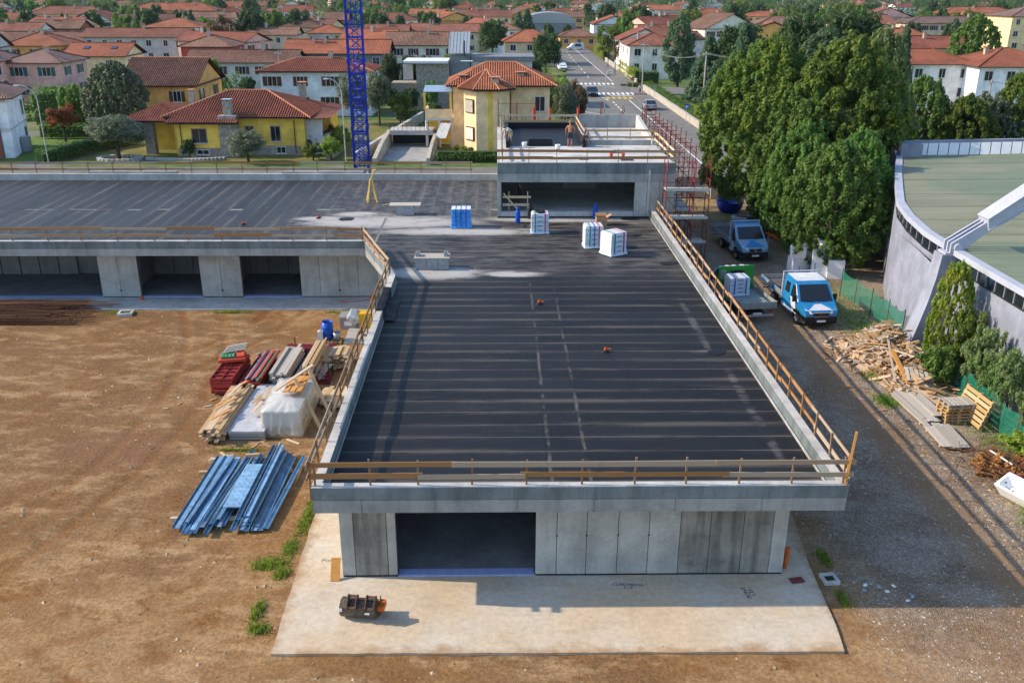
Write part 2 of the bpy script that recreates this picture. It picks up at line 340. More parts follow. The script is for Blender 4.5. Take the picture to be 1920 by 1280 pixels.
def mesh_net():
    t = NT('green_net'); p = t.pos('world')
    t.done((.015, .20, .13), .7); tr = t.node('ShaderNodeBsdfTransparent'); mx = t.node('ShaderNodeMixShader')
    f = t.ramp(t.noise(30, 2, .6), .3, .7, .35, .8); t.l.new(f, mx.inputs[0])
    t.l.new(tr.outputs[0], mx.inputs[1]); t.l.new(t.b.outputs[0], mx.inputs[2]); t.l.new(mx.outputs[0], t.out.inputs[0])
    t = NT('clear_sheet'); t.done((.50, .51, .48), .25, spec=.6); t.bump(t.noise(3.0, 4, .6), .8, .08); tr = t.node('ShaderNodeBsdfTransparent'); mx = t.node('ShaderNodeMixShader'); mx.inputs[0].default_value = .52
    t.l.new(tr.outputs[0], mx.inputs[1]); t.l.new(t.b.outputs[0], mx.inputs[2]); t.l.new(mx.outputs[0], t.out.inputs[0])
mesh_net()
for m in bpy.data.materials: MATS[m.name] = m

# ------------------------------------------------------------ object helpers
def link(o, parent=None):
    col.objects.link(o)
    if parent is not None: o.parent = parent
    return o
def tag(o, label, cat, group=None, kind=None):
    o['label'] = label; o['category'] = cat
    if group: o['group'] = group
    if kind: o['kind'] = kind
    return o
def empty(name, loc=(0, 0, 0), rz=0.0, label=None, cat=None, group=None, parent=None):
    o = bpy.data.objects.new(name, None); o.location = loc; o.rotation_euler = (0, 0, rz); o.empty_display_size = .2; link(o, parent)
    if label: tag(o, label, cat, group)
    return o
class MB:
    def __init__(s): s.v = []; s.f = []; s.uv = None; s.sm = False
    def add(s, vs, fs):
        o = len(s.v); s.v += [tuple(x) for x in vs]; s.f += [tuple(i+o for i in f) for f in fs]; return s
    def box(s, x0, x1, y0, y1, z0, z1):
        return s.add([(x0, y0, z0), (x1, y0, z0), (x1, y1, z0), (x0, y1, z0), (x0, y0, z1), (x1, y0, z1), (x1, y1, z1), (x0, y1, z1)],
                     [(3, 2, 1, 0), (4, 5, 6, 7), (0, 1, 5, 4), (1, 2, 6, 5), (2, 3, 7, 6), (3, 0, 4, 7)])
    def bar(s, a, b, w, h=None):   # square bar between two points
        a, b = Vector(a), Vector(b); d = (b-a).normalized(); h = h or w
        x = d.cross(Vector((0, 0, 1)));  x = Vector((1, 0, 0)) if x.length < 1e-4 else x.normalized(); y = d.cross(x)
        vs = []
        for p in (a, b):
            for i, j in ((-1, -1), (1, -1), (1, 1), (-1, 1)): vs.append(p+x*(i*w/2)+y*(j*h/2))
        return s.add(vs, [(0, 1, 2, 3), (7, 6, 5, 4), (0, 4, 5, 1), (1, 5, 6, 2), (2, 6, 7, 3), (3, 7, 4, 0)])
    def tube(s, a, b, r, r1=None, n=8, cap=True):
        a, b = Vector(a), Vector(b); d = (b-a).normalized(); r1 = r if r1 is None else r1
        x = d.cross(Vector((0, 0, 1))); x = Vector((1, 0, 0)) if x.length < 1e-4 else x.normalized(); y = d.cross(x); vs = []
        for p, q in ((a, r), (b, r1)):
            for i in range(n):
                t = 2*math.pi*i/n; vs.append(p+x*(q*math.cos(t))+y*(q*math.sin(t)))
        fs = [(i, (i+1) % n, n+(i+1) % n, n+i) for i in range(n)]
        if cap: fs += [tuple(range(n-1, -1, -1)), tuple(range(n, 2*n))]
        return s.add(vs, fs)
    def path(s, pts, r, n=6):
        for a, b in zip(pts[:-1], pts[1:]): s.tube(a, b, r, n=n)
        return s
    def lathe(s, prof, c=(0, 0, 0), n=16):
        vs = []
        for (r, z) in prof:
            for i in range(n):
                t = 2*math.pi*i/n; vs.append((c[0]+r*math.cos(t), c[1]+r*math.sin(t), c[2]+z))
        m = len(prof); fs = [(k*n+i, k*n+(i+1) % n, (k+1)*n+(i+1) % n, (k+1)*n+i) for k in range(m-1) for i in range(n)]
        fs += [tuple(range(n-1, -1, -1)), tuple(range((m-1)*n, m*n))]
        return s.add(vs, fs)
    def prism(s, poly, z0, z1):      # plan polygon (ccw) extruded upwards
        n = len(poly); vs = [(x, y, z0) for x, y in poly]+[(x, y, z1) for x, y in poly]
        return s.add(vs, [tuple(range(n-1, -1, -1)), tuple(range(n, 2*n))]+[(i, (i+1) % n, n+(i+1) % n, n+i) for i in range(n)])
    def side(s, prof, x0, x1, tx=None):   # side profile (y,z) extruded across x; tx(y,z)-> inset
        n = len(prof); ins = [tx(y, z) if tx else 0 for y, z in prof]
        vs = [(x0+i, y, z) for (y, z), i in zip(prof, ins)]+[(x1-i, y, z) for (y, z), i in zip(prof, ins)]
        return s.add(vs, [tuple(range(n)), tuple(range(2*n-1, n-1, -1))]+[((i+1) % n, i, n+i, n+(i+1) % n) for i in range(n)])
    def quad(s, *p): return s.add(p, [tuple(range(len(p)))])
    def mesh(s, name, mat, smooth=False, fix=True):
        me = bpy.data.meshes.new(name); me.from_pydata(s.v, [], s.f)
        for m in (mat if isinstance(mat, (list, tuple)) else [mat]): me.materials.append(MATS[m])
        if s.uv:
            l = me.uv_layers.new(name='UVMap')
            for i, lp in enumerate(me.loops): l.data[i].uv = s.uv[lp.vertex_index]
        if fix:
            bm = bmesh.new(); bm.from_mesh(me); bmesh.ops.recalc_face_normals(bm, faces=bm.faces); bm.to_mesh(me); bm.free()
        if smooth: me.shade_smooth()
        me.update(); return me
    def build(s, name, mat, parent=None, loc=(0, 0, 0), rot=(0, 0, 0), smooth=False, fix=True):
        o = bpy.data.objects.new(name, s.mesh(name, mat, smooth, fix)); o.location = loc; o.rotation_euler = rot
        return link(o, parent)
def bx(name, mat, x0, x1, y0, y1, z0, z1, parent=None): return MB().box(x0, x1, y0, y1, z0, z1).build(name, mat, parent)
def struct(o): o['kind'] = 'structure'; return o
_unit = {}
def piece(name, mat, c, size, rot=(0, 0, 0), parent=None):     # a board, block or strip: shared unit mesh, its own size
    if (name, mat) not in _unit: _unit[(name, mat)] = MB().box(-.5, .5, -.5, .5, -.5, .5).mesh(name, mat)
    o = bpy.data.objects.new(name, _unit[(name, mat)]); o.location = c; o.scale = size; o.rotation_euler = rot
    return link(o, parent)
def board(name, mat, a, b, w, h, parent=None, roll=0.0):       # a board from a to b
    a, b = Vector(a), Vector(b); d = b-a
    q = d.to_track_quat('X', 'Z'); e = (q.to_matrix() @ Matrix.Rotation(roll, 3, 'X')).to_euler()
    return piece(name, mat, (a+b)/2, (d.length, w, h), e, parent)
def copy_tree(o, parent=None):
    c = o.copy(); link(c, parent)
    for ch in list(o.children): copy_tree(ch, c)
    return c
def gz(x, y):    # height of the loose ground
    v = noise.noise(Vector((x*.22, y*.22, 3.1)))*.05+noise.noise(Vector((x*.9, y*.9, 9.7)))*.022
    for cx, cy, rr, w in RUTS:
        q = abs(abs(math.hypot(x-cx, y-cy)-rr)-.95); v -= .045*w*math.exp(-(q/.2)**2)-.025*w*math.exp(-((q-.42)/.15)**2)
    return -.085+max(-.05, min(.05, v))*(1.0 if x < 11 else .45)

# ------------------------------------------------------------ the ground
g = MB().quad((-4000, -300, -.30), (4000, -300, -.30), (4000, 6000, -.30), (-4000, 6000, -.30)).build('ground', 'town_ground'); struct(g)
def yard():
    xs = [-60+i*.5 for i in range(0, 52)]+[-34+i*.2 for i in range(140)]+[-6+i*.4 for i in range(86)]
    ys = [9+i*.22 for i in range(191)]+[51.3+i*.8 for i in range(42)]
    nx, ny = len(xs), len(ys); vs = [(x, y, gz(x, y)) for y in ys for x in xs]
    fs = [(j*nx+i, j*nx+i+1, (j+1)*nx+i+1, (j+1)*nx+i) for j in range(ny-1) for i in range(nx-1)]
    m = MB(); m.v = vs; m.f = fs; o = m.build('bare_soil', 'site_soil', smooth=True, fix=False); struct(o)
yard()
struct(bx('site_bed', 'town_ground', -120, 60, 84, 96, -.29, -.12))
struct(MB().quad((-130, 84.5, -.09), (60, 84.5, -.09), (60, 92.3, -.09), (-130, 92.3, -.09)).build('side_road', 'asphalt'))
# concrete apron round the building
def ragged(poly, step=.45, j=.018):
    o = []
    for p, q in zip(poly, poly[1:]+poly[:1]):
        n = max(1, int(math.hypot(q[0]-p[0], q[1]-p[1])/step))
        for i in range(n): o.append((p[0]+(q[0]-p[0])*i/n+RND.uniform(-j, j), p[1]+(q[1]-p[1])*i/n+RND.uniform(-j, j)))
    return o
slab = MB().prism(ragged([(-6.22, 20.1), (9.55, 20.0), (9.72, 21.6), (9.85, 23.9), (10.2, 27.1), (10.2, 58), (-6.35, 58), (-6.35, 27.1)]), -.25, 0.0).build('concrete_slab', 'slab_concrete'); struct(slab)
struct(MB().prism([(-70, 48.65), (-6.36, 48.65), (-6.36, 58), (-70, 58)], -.25, .0).build('concrete_footing', 'concrete_light'))
struct(MB().prism([(-7.9, 43.4), (-6.6, 43.4), (-6.36, 48.6), (-8.0, 48.6)], -.2, -.02).build('concrete_pad', 'concrete_light'))

# ------------------------------------------------------------ the concrete building under construction
B = empty('concrete_building', (0, 0, 0), 0, 'low L-shaped unfinished concrete building with dark membrane flat roof', 'building')
ZT, ZR, ZS = 3.77, 3.25, 2.93        # parapet top, roof deck, soffit
XL, XR, YF, YK, XC, YC = -5.30, 10.05, 22.50, 43.2, -7.42, 49.25     # outer edge of the parapet; diagonal kink from (XL,YK) to (XC,YC)
YB = 69.2
per = [(-60, YC), (XC, YC), (XL, YK), (XL, YF), (XR, YF), (XR, 56.9)]
def inset(poly, d):
    out = []
    for i, p in enumerate(poly):
        p = Vector(p); ds = []
        if i > 0: ds.append((p-Vector(poly[i-1])).normalized())
        if i < len(poly)-1: ds.append((Vector(poly[i+1])-p).normalized())
        ns = [Vector((-q.y, q.x)) for q in ds]
        if len(ns) == 2: m = (ns[0]+ns[1]); n = m/m.length_squared*2*1.0
        else: n = ns[0]
        out.append((p.x+n.x*d, p.y+n.y*d))
    return out
def ribbon(d0, d1, z0, z1, name, mat, parent, segs=None):
    a, b = inset(per, d0), inset(per, d1)
    for i in range(len(per)-1):
        if segs and i not in segs: continue
        MB().prism([a[i], a[i+1], b[i+1], b[i]], z0, z1).build(name, mat, parent)
# per walks with the building on its left
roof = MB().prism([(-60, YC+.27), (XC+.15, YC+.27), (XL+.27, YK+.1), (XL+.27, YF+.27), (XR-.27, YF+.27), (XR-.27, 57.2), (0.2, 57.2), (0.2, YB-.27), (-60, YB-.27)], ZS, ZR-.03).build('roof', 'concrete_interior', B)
ribbon(0, .27, 3.365, ZT-.01, 'parapet', 'concrete_band_dark', B)
ribbon(.045, .28, 3.345, 3.364, 'shadow_gap', 'black_plastic', B)
ribbon(.012, .30, ZS, 3.344, 'fascia', 'concrete_band', B)
ribbon(-.004, .275, ZT-.009, ZT, 'coping', 'concrete_light', B)
# joints between the pours on the front fascia
for x in (-3.9, -1.8, .55, 2.75, 5.1, 7.6): piece('pour_joint', 'concrete_interior', (x, YF-.001, 3.34), (.012, .01, .82), parent=B)
MB().box(-60, 0, YB-.27, YB, ZS, ZT-.05).build('rear_parapet', 'concrete_light', B)
bx('rear_parapet_box', 'concrete_band', -31.0, -24.4, YB-.02, YB+.55, ZS, ZT+.06, B)
bx('rear_parapet_box', 'concrete_band', -16.4, -10.2, YB-.02, YB+.55, ZS, ZT+.06, B)

# --- front wall: panels with open joints between formwork sheets
def wall_panels(xs, y, th, z0, z1, mats, parent, facing=-1):
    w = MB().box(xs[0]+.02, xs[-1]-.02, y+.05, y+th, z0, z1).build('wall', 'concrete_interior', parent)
    for i, (a, b) in enumerate(zip(xs[:-1], xs[1:])):
        piece('wall_panel', mats[i % len(mats)], ((a+b)/2, y+.03+RND.uniform(-.004, .004), (z0+z1)/2), (b-a-.022, .06, z1-z0), parent=w)
    return w
YW = 23.55
wall_panels([-4.80, -4.38, -3.38, -3.10], YW, .3, .06, ZS, ['concrete_wall', 'concrete_wall_stained', 'concrete_wall'], B)
wall_panels([1.14, 1.79, 2.70, 3.66, 4.60, 5.55, 6.47, 7.48, 8.38, 8.84], YW, .3, .06, ZS, ['concrete_wall']*5+['concrete_wall_stained']*3+['concrete_wall'], B)
for x in (1.79, 2.70, 3.66, 4.60):
    for z in (2.6, 1.45): piece('tie_hole', 'black_plastic', (x, YW-.001, z), (.05, .01, .05), parent=B)
# black base course, side walls, floor and rear wall of the front room
for a, b in ((-4.78, -3.12), (1.16, 8.82)): bx('base_strip', 'black_plastic', a, b, YW+.004, YW+.28, -.01, .06, B)
bx('threshold', 'insulation', -3.08, 1.12, YW+.005, YW+.34, -.01, .045, B)
bx('side_wall', 'concrete_wall', -4.80, -4.5, YW+.302, 43.8, .0, ZS, B)
bx('side_wall', 'concrete_wall', 8.54, 8.84, YW+.302, 56.9, .0, ZS, B)
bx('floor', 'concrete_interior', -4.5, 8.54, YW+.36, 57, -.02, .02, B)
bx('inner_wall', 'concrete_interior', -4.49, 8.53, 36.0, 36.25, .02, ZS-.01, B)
bx('inner_wall', 'concrete_interior', 2.6, 2.8, YW+.31, 35.9, .02, ZS-.01, B)
# --- left wing
YV = 50.75
xs_op = [(-46, -23.08), (-20.83, -17.26), (-14.89, -11.47)]
for (a, b) in ((-60, -46), (-23.08, -20.83), (-17.26, -14.89), (-11.47, -7.0)):
    n = max(2, round((b-a)/1.0)); k = [a+(b-a)*i/n for i in range(n+1)]
    wall_panels(k, YV, .3, .05, ZS-.001, ['concrete_wall'], B)
    bx('base_strip', 'black_plastic', a+.02, b-.02, YV+.004, YV+.28, -.01, .05, B)
    piece('drain_hole', 'black_plastic', ((a+b)/2, YV-.001, .42), (.11, .01, .11), parent=B)
for a, b in xs_op: bx('threshold', 'insulation', a+.02, b-.02, YV+.005, YV+.30, -.01, .04, B)
bx('lintel_beam', 'concrete_band', -60, -6.9, YV+.08, YV+.31, ZS-.32, ZS+.02, B)
bx('floor', 'concrete_interior', -60, -4.6, YV+.31, 68, -.02, .02, B)
k = [-60+i*1.2 for i in range(44)]
for a, b in zip(k[:-1], k[1:]):
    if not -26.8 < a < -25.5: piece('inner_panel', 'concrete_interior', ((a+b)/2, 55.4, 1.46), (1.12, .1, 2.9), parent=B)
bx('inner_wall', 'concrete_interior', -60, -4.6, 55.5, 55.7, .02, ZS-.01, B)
for x in (-21.9, -16.0, -10.0): bx('inner_wall', 'concrete_interior', x, x+.25, YV+.35, 55.3, .02, ZS-.01, B)
# diagonal wall at the inner corner with its brown door opening
MB().prism([(-6.62, 49.9), (-5.1, 44.2), (-4.81, 44.2), (-6.2, 50.7), (-7.0, 50.74)], 0, ZS-.002).build('corner_wall', 'concrete_wall', B)
MB().prism([(-6.25, 48.35), (-5.55, 45.72), (-5.50, 45.72), (-6.2, 48.35)], .05, 2.2).build('door', 'shutter_brown', B)
MB().prism([(-60, YC+.31), (XC+.1, YC+.31), (-6.6, YV-.02), (-60, YV-.02)], ZS-.004, ZS+.02).build('soffit', 'concrete_band', B)

# --- membrane strips, each roll-width a sheet of its own
def lap_strip(c, sx, sy, mat, axis):
    o = piece('membrane_strip', mat, c, (sx, sy, .012), (rad(RND.uniform(-.05, .05)), rad(RND.uniform(-.03, .03)), 0), roof); return o
y = YF+.28; i = 0
while y < 56.8:
    w = .98; wid = min(w, 56.88-y)
    off = RND.uniform(-.25, .25); splits = [XL+.29, 1.55+off*.2, 2.75+off*.3, XR-.29] if y < 43 else [XL+.29, .8+off*6, 5.5+off*5, XR-.29]
    if y > 43.0:
        t = min(1, max(0, (y-YK)/(YC-YK))); splits[0] = XL+.29+(XC-XL)*t
    if y > 49.6: splits[0] = -7.0
    for a, b in zip(splits[:-1], splits[1:]):
        lap_strip(((a+b)/2, y+wid/2, ZR-.02+.004*(i % 2)+RND.uniform(0, .002)), b-a-.012, wid+.03, 'membrane_main', 1)
    y += w-.04; i += 1
x = -60.0; i = 0
while x < -.05:
    w = min(1.0, .15-x)
    y0 = YC+.29 if x < -7.9 else 56.9
    for a, b in ((y0, 59.5+RND.uniform(-.5, .5)), (59.5, YB-.29)):
        lap_strip((x+w/2, (a+b)/2, ZR-.02+.004*(i % 2)+RND.uniform(0, .002)), w+.02, b-a-.01, 'membrane_wing', 0)
    x += .96; i += 1

# --- upper storey block (stair head) with its own roof
X0, X1, Y0, Y1 = 0.02, 11.25, 56.9, 73.4
bx('upper_fascia', 'concrete_band_dark', X0, X1, Y0, Y0+.3, 6.05, 6.74, B)
bx('upper_fascia', 'concrete_band', X0+.002, X1-.002, Y0+.006, Y0+.3, 5.52, 6.048, B)
wall_panels([8.72, 9.5, 10.3, 11.25], Y0+.002, .3, 0, 5.518, ['concrete_wall'], B)
bx('upper_wall', 'concrete_wall', X0, X0+.22, Y0+.003, Y0+.3, 3.2, 5.518, B)
bx('sill', 'concrete_light', X0+.222, 8.70, Y0+.02, Y0+.35, 3.2, 3.62, B)
bx('base_strip', 'black_plastic', X0+.01, 9.9, Y0-.02, Y0+.01, ZR-.02, ZR+.08, B)
bx('upper_wall', 'concrete_wall', X0, X0+.25, Y0+.302, Y1, 3.2, 6.5, B)
bx('upper_wall', 'concrete_wall', X1-.25, X1, Y0+.31, Y1, -.1, 6.5, B)
bx('upper_wall', 'concrete_wall', X0, 1.5, Y1-.25, Y1, -.1, 6.5, B); bx('upper_wall', 'concrete_wall', 9.0, X1-.26, Y1-.25, Y1, -.1, 6.5, B); bx('upper_wall', 'concrete_wall', 1.501, 8.999, Y1-.25, Y1, -.1, 4.0, B); bx('upper_wall', 'concrete_wall', 1.501, 8.999, Y1-.25, Y1, 5.9, 6.5, B)
bx('upper_floor', 'concrete_wall', X0+.26, X1-.26, Y0+.36, Y1-.26, 3.3, 3.56, B)
bx('upper_ceiling', 'concrete_interior', X0+.26, X1-.26, Y0+.31, Y1-.26, 6.2, 6.48, B)
bx('upper_inner_wall', 'concrete_interior', 4.6, 6.9, 63.0, 63.2, 3.9, 6.19, B)
bx('upper_inner_wall', 'concrete_interior', 4.6, 4.8, 60.8, 62.99, 4.6, 6.19, B)
deck = bx('upper_roof_deck', 'white_deck', X0+.01, X1-.01, Y0+.302, Y1-.005, 6.49, 6.60, B)
bx('upper_coping', 'white_deck', X0-.003, X1+.003, Y0-.003, Y0+.305, 6.741, 6.752, B)
bx('roof_step', 'concrete_band', 6.35, 10.9, 64.6, 64.85, 6.60, 6.95, B)
bx('rear_upstand', 'concrete_band', 6.1, X1-.02, Y1-.22, Y1-.01, 6.601, 7.62, B)
MB().side([(64.9, 6.605), (73.1, 6.605), (73.1, 7.6), (64.9, 6.9)], X1-.26, X1-.02).build('side_upstand', 'white_deck', B)
bx('membrane_field', 'membrane_black', .9, 5.95, 64.2, 72.6, 6.602, 6.615, B)
for (a, b, c, d) in ((.62, .88, 63.4, 72.9), (5.96, 6.2, 63.6, 72.9), (.89, 5.95, 72.62, 72.9)): bx('membrane_upstand', 'membrane_black', a, b, c, d, 6.601, 7.05, B)
bx('downpipe', 'concrete_light', 9.55, 9.68, Y0-.06, Y0-.0, 3.5, 6.3, B)

# ------------------------------------------------------------ guard rails
def guardrail(label, a, b, zb, levels, n_post, post='wood_pole', board_mat='wood_rail', bh=.16, ptop=.12, pdown=.45, pw=.055, steel=False, inward=(0, 0), blen=3.4, group='timber guard rails along the roof edges', sag=.03):
    a, b = Vector((*a, 0)), Vector((*b, 0)); L = (b-a).length; d = (b-a)/L
    r = empty('guard_rail', (a.x, a.y, zb), math.atan2(d.y, d.x), label, 'guard rail', group)
    R = random.Random(int(abs(a.x*13+a.y*7+L*3)))
    for i in range(n_post+1):
        u = L*i/n_post+(R.uniform(-.1, .1) if 0 < i < n_post else 0)
        tilt = (R.uniform(-.025, .025), R.uniform(-.03, .03), 0)
        z1 = levels[-1]+ptop+R.uniform(-.03, .04)
        if steel: piece('post', post, (u, 0, (z1-pdown)/2), (.035, .035, z1+pdown), tilt, r)
        else: piece('post', post, (u, 0, (z1-pdown)/2), (pw, pw*.8, z1+pdown), tilt, r)
    for k, z in enumerate(levels):
        u = -.12; j = 0
        while u < L:
            l = min(blen+R.uniform(-.7, .7), L+.12-u)
            if l < .5: break
            y = -.045-.03*(j % 2)
            zz = z+R.uniform(-sag, sag)
            board('rail', board_mat, (u, y, zz), (u+l+.15, y, zz+R.uniform(-sag, sag)), .028, bh+R.uniform(-.03, .02), r)
            u += l; j += 1
    return r
LV = (.33, .70)
guardrail('timber guard rail along the front fascia edge of the long roof', (XL+.1, YF+.13), (XR-.15, YF+.13), ZT, LV, 10, pdown=.01)
guardrail('timber guard rail on the long parapet above the gravel lane and trucks', (XR+.02, YF+.3), (XR+.02, 56.6), ZT, (.20, .68), 24, 'wood_pole', 'wood_rail', .13)
guardrail('timber guard rail on the parapet above the stacked formwork and timber', (XL-.03, YK-.2), (XL-.03, YF+.1), ZT, (.30, .68), 15)
guardrail('short diagonal timber guard rail where the wing meets the long roof', (XC+.05, YC-.05), (XL-.02, YK+.05), ZT, (.30, .68), 5, bh=.17)
guardrail('timber guard rail along the wing front above three dark openings', (-58, YC+.1), (XC-.1, YC+.1), ZT, (.32, .70), 26, pdown=.01)
guardrail('weathered guard rail along the rear edge of the wing before the gardens', (-2, YB+.1), (-60, YB+.1), ZT, (.25, .72), 30, 'wood_pole', 'wood_rail', .17)
p = board('corner_stake', 'wood_amber', (XR-.1, YF+.05, ZT-.02), (XR-.02, YF+.02, 5.45), .11, .06)
tag(p, 'tall amber timber stake standing upright at the front roof corner', 'stake')
UG = 'timber guard rails on the upper storey roof'
UZ = 6.755
guardrail('brown board rail along the front edge of the upper storey roof', (X0+.1, Y0+.05), (X1-.05, Y0+.05), UZ, (.30, .72), 6, 'dark_metal', 'wood_rail', .17, steel=True, group=UG)
guardrail('pale timber rail on the side of the upper roof facing the scaffold', (X1-.1, Y0+.4), (X1-.1, 65.2), UZ-.1, (.32, .75), 4, board_mat='wood_pale', group=UG)
guardrail('sloping-looking timber rail on the upper roof beside the cream house', (.35, 72.8), (.35, Y0+.5), UZ-.1, (.35, .80), 6, board_mat='wood_grey', group=UG)
guardrail('timber rail behind the black membrane field on the upper roof', (.6, 73.1), (6.1, 73.1), UZ-.1, (.45, .92), 4, board_mat='wood_pale', group=UG)
guardrail('short timber rail between the black membrane field and the bare concrete', (6.25, 72.6), (6.25, 65.4), UZ-.1, (.40, .88), 3, board_mat='wood_pale', group=UG)
guardrail('timber rail in front of the concrete upstand on the upper roof', (6.3, 65.3), (11.0, 65.3), UZ-.1, (.40, .88), 3, board_mat='wood_pale', group=UG)
for x, y in ((2.9, 73.25), (4.2, 73.25), (6.4, 73.25)):
    p = MB().tube((x, y, 6.6), (x, y, 8.1), .09, n=10).build('scaffold_post', 'form_red_bright'); tag(p, 'orange-red scaffold post rising behind the rear rail of the upper roof', 'post', 'orange posts behind the upper roof')

# ------------------------------------------------------------ red steel scaffolding
def scaffold(label, pts, width_vec, z0, z1, lift=1.9, decks=(), mat='rust_red_paint', group='red tube scaffolds round the upper storey'):
    r = empty('scaffold', (pts[0][0], pts[0][1], z0), 0, label, 'scaffold', group); ox, oy = pts[0]
    wv = Vector((*width_vec, 0)); P3 = [Vector((x-ox, y-oy, 0)) for x, y in pts]; H = z1-z0
    for i, p in enumerate(P3):
        m = MB()
        top = H+RND.uniform(-.2, .35)
        for q in (p, p+wv):
            m.tube(q, q+Vector((0, 0, top)), .028, n=6)
        z = .3
        while z < H+.1:
            m.tube(p+Vector((0, 0, z)), p+wv+Vector((0, 0, z)), .022, n=5)
            m.tube(p+Vector((0, 0, z-.45)), p+wv*.35+Vector((0, 0, z)), .014, n=4); m.tube(p+wv+Vector((0, 0, z-.45)), p+wv*.65+Vector((0, 0, z)), .014, n=4)
            z += lift/2
        m.build('frame', mat, r)
    for i, (p, q) in enumerate(zip(P3[:-1], P3[1:])):
        m = MB(); z = .9
        while z < H+.1:
            m.tube(p+wv+Vector((0, 0, z)), q+wv+Vector((0, 0, z)), .018, n=5); z += lift/2
        m.tube(p+wv+Vector((0, 0, max(0, H-2.4))), q+wv+Vector((0, 0, H-.3)), .016, n=4)
        if H > 4.5: m.tube(q+wv+Vector((0, 0, H-4.4)), p+wv+Vector((0, 0, H-2.4)), .016, n=4)
        m.build('ledger', mat, r)
        for z in decks:
            a, b = p+Vector((0, 0, z-z0)), q+wv+Vector((0, 0, z-z0))
            MB().box(min(a.x, b.x)+.03, max(a.x, b.x)-.03, min(a.y, b.y)+.03, max(a.y, b.y)-.03, z-z0-.05, z-z0).build('deck', 'scaff_deck', r)
            m = MB(); m.box(min(a.x, b.x), max(a.x, b.x), min(a.y, b.y)-.03, min(a.y, b.y), z-z0-.02, z-z0+.16); m.build('toe_board', 'galvanised', r)
    return r
scaffold('red scaffold bay with pale decks at the front corner of the upper storey', [(10.45, 55.4), (12.2, 55.4), (13.15, 55.4)], (0, 1.15), -.09, 7.3, decks=(2.0, 3.55, 5.30))
scaffold('long red scaffold run beside the upper storey along the street gate', [(11.55, 57.6+1.75*i) for i in range(10)], (1.05, 0), -.29, 7.9, decks=(3.55,))
scaffold('red scaffold behind the upper storey facing the street', [(6.6+1.8*i, 74.2) for i in range(4)], (0, .9), -.29, 8.0)
scaffold('red scaffold beside the upper storey near the cream house', [(.1+1.5*i, 74.3) for i in range(3)], (0, .95), -.29, 8.4)

# ------------------------------------------------------------ blue tower crane mast
def crane():
    c = empty('tower_crane', (-12.0, 81.0, -.3), rad(6), 'blue lattice mast of a tower crane behind the wing', 'crane'); s = .64; H = 30
    for sx in (-1, 1):
        for sy in (-1, 1): MB().box(sx*s-.08, sx*s+.08, sy*s-.08, sy*s+.08, 0, H).build('mast_leg', 'crane_blue', c)
    z = .3; k = 0; step = 1.0
    while z < H-.5:
        m = MB(); cs = [(-s, -s), (s, -s), (s, s), (-s, s)]
        for i in range(4):
            a, b = cs[i], cs[(i+1) % 4]
            big = .14 if k % 5 == 0 else .07
            m.bar((*a, z), (*b, z), big)
            if (k+i) % 2: a, b = b, a
            m.bar((*a, z), (*b, z+step), .07)
            if k < 11: m.bar((*b, z), (*a, z+step), .06)
        m.build('lattice_bay', 'crane_blue', c); z += step; k += 1
    for z in [5.6*i+.2 for i in range(6)]:
        for sx in (-1, 1):
            for sy in (-1, 1): piece('mast_joint', 'crane_blue', (sx*s, sy*s, z), (.27, .27, .38), parent=c)
    l = MB()
    for x in (-.2, .2): l.tube((x, .3, 0), (x, .3, H), .03, n=5)
    z = .3
    while z < H: l.tube((-.2, .3, z), (.2, .3, z), .012, n=4); z += .3
    lad = l.build('ladder', 'crane_blue', c)
    m = MB()
    for z in [.6+.7*i for i in range(41)]:
        m.lathe([(.36, 0), (.36, .04)], (0, .05, z), 10)
    m.build('ladder_hoop', 'crane_blue', c)
    MB().box(-2.2, 2.2, -2.2, 2.2, -.4, .35).build('base_block', 'concrete_band', c)
crane()

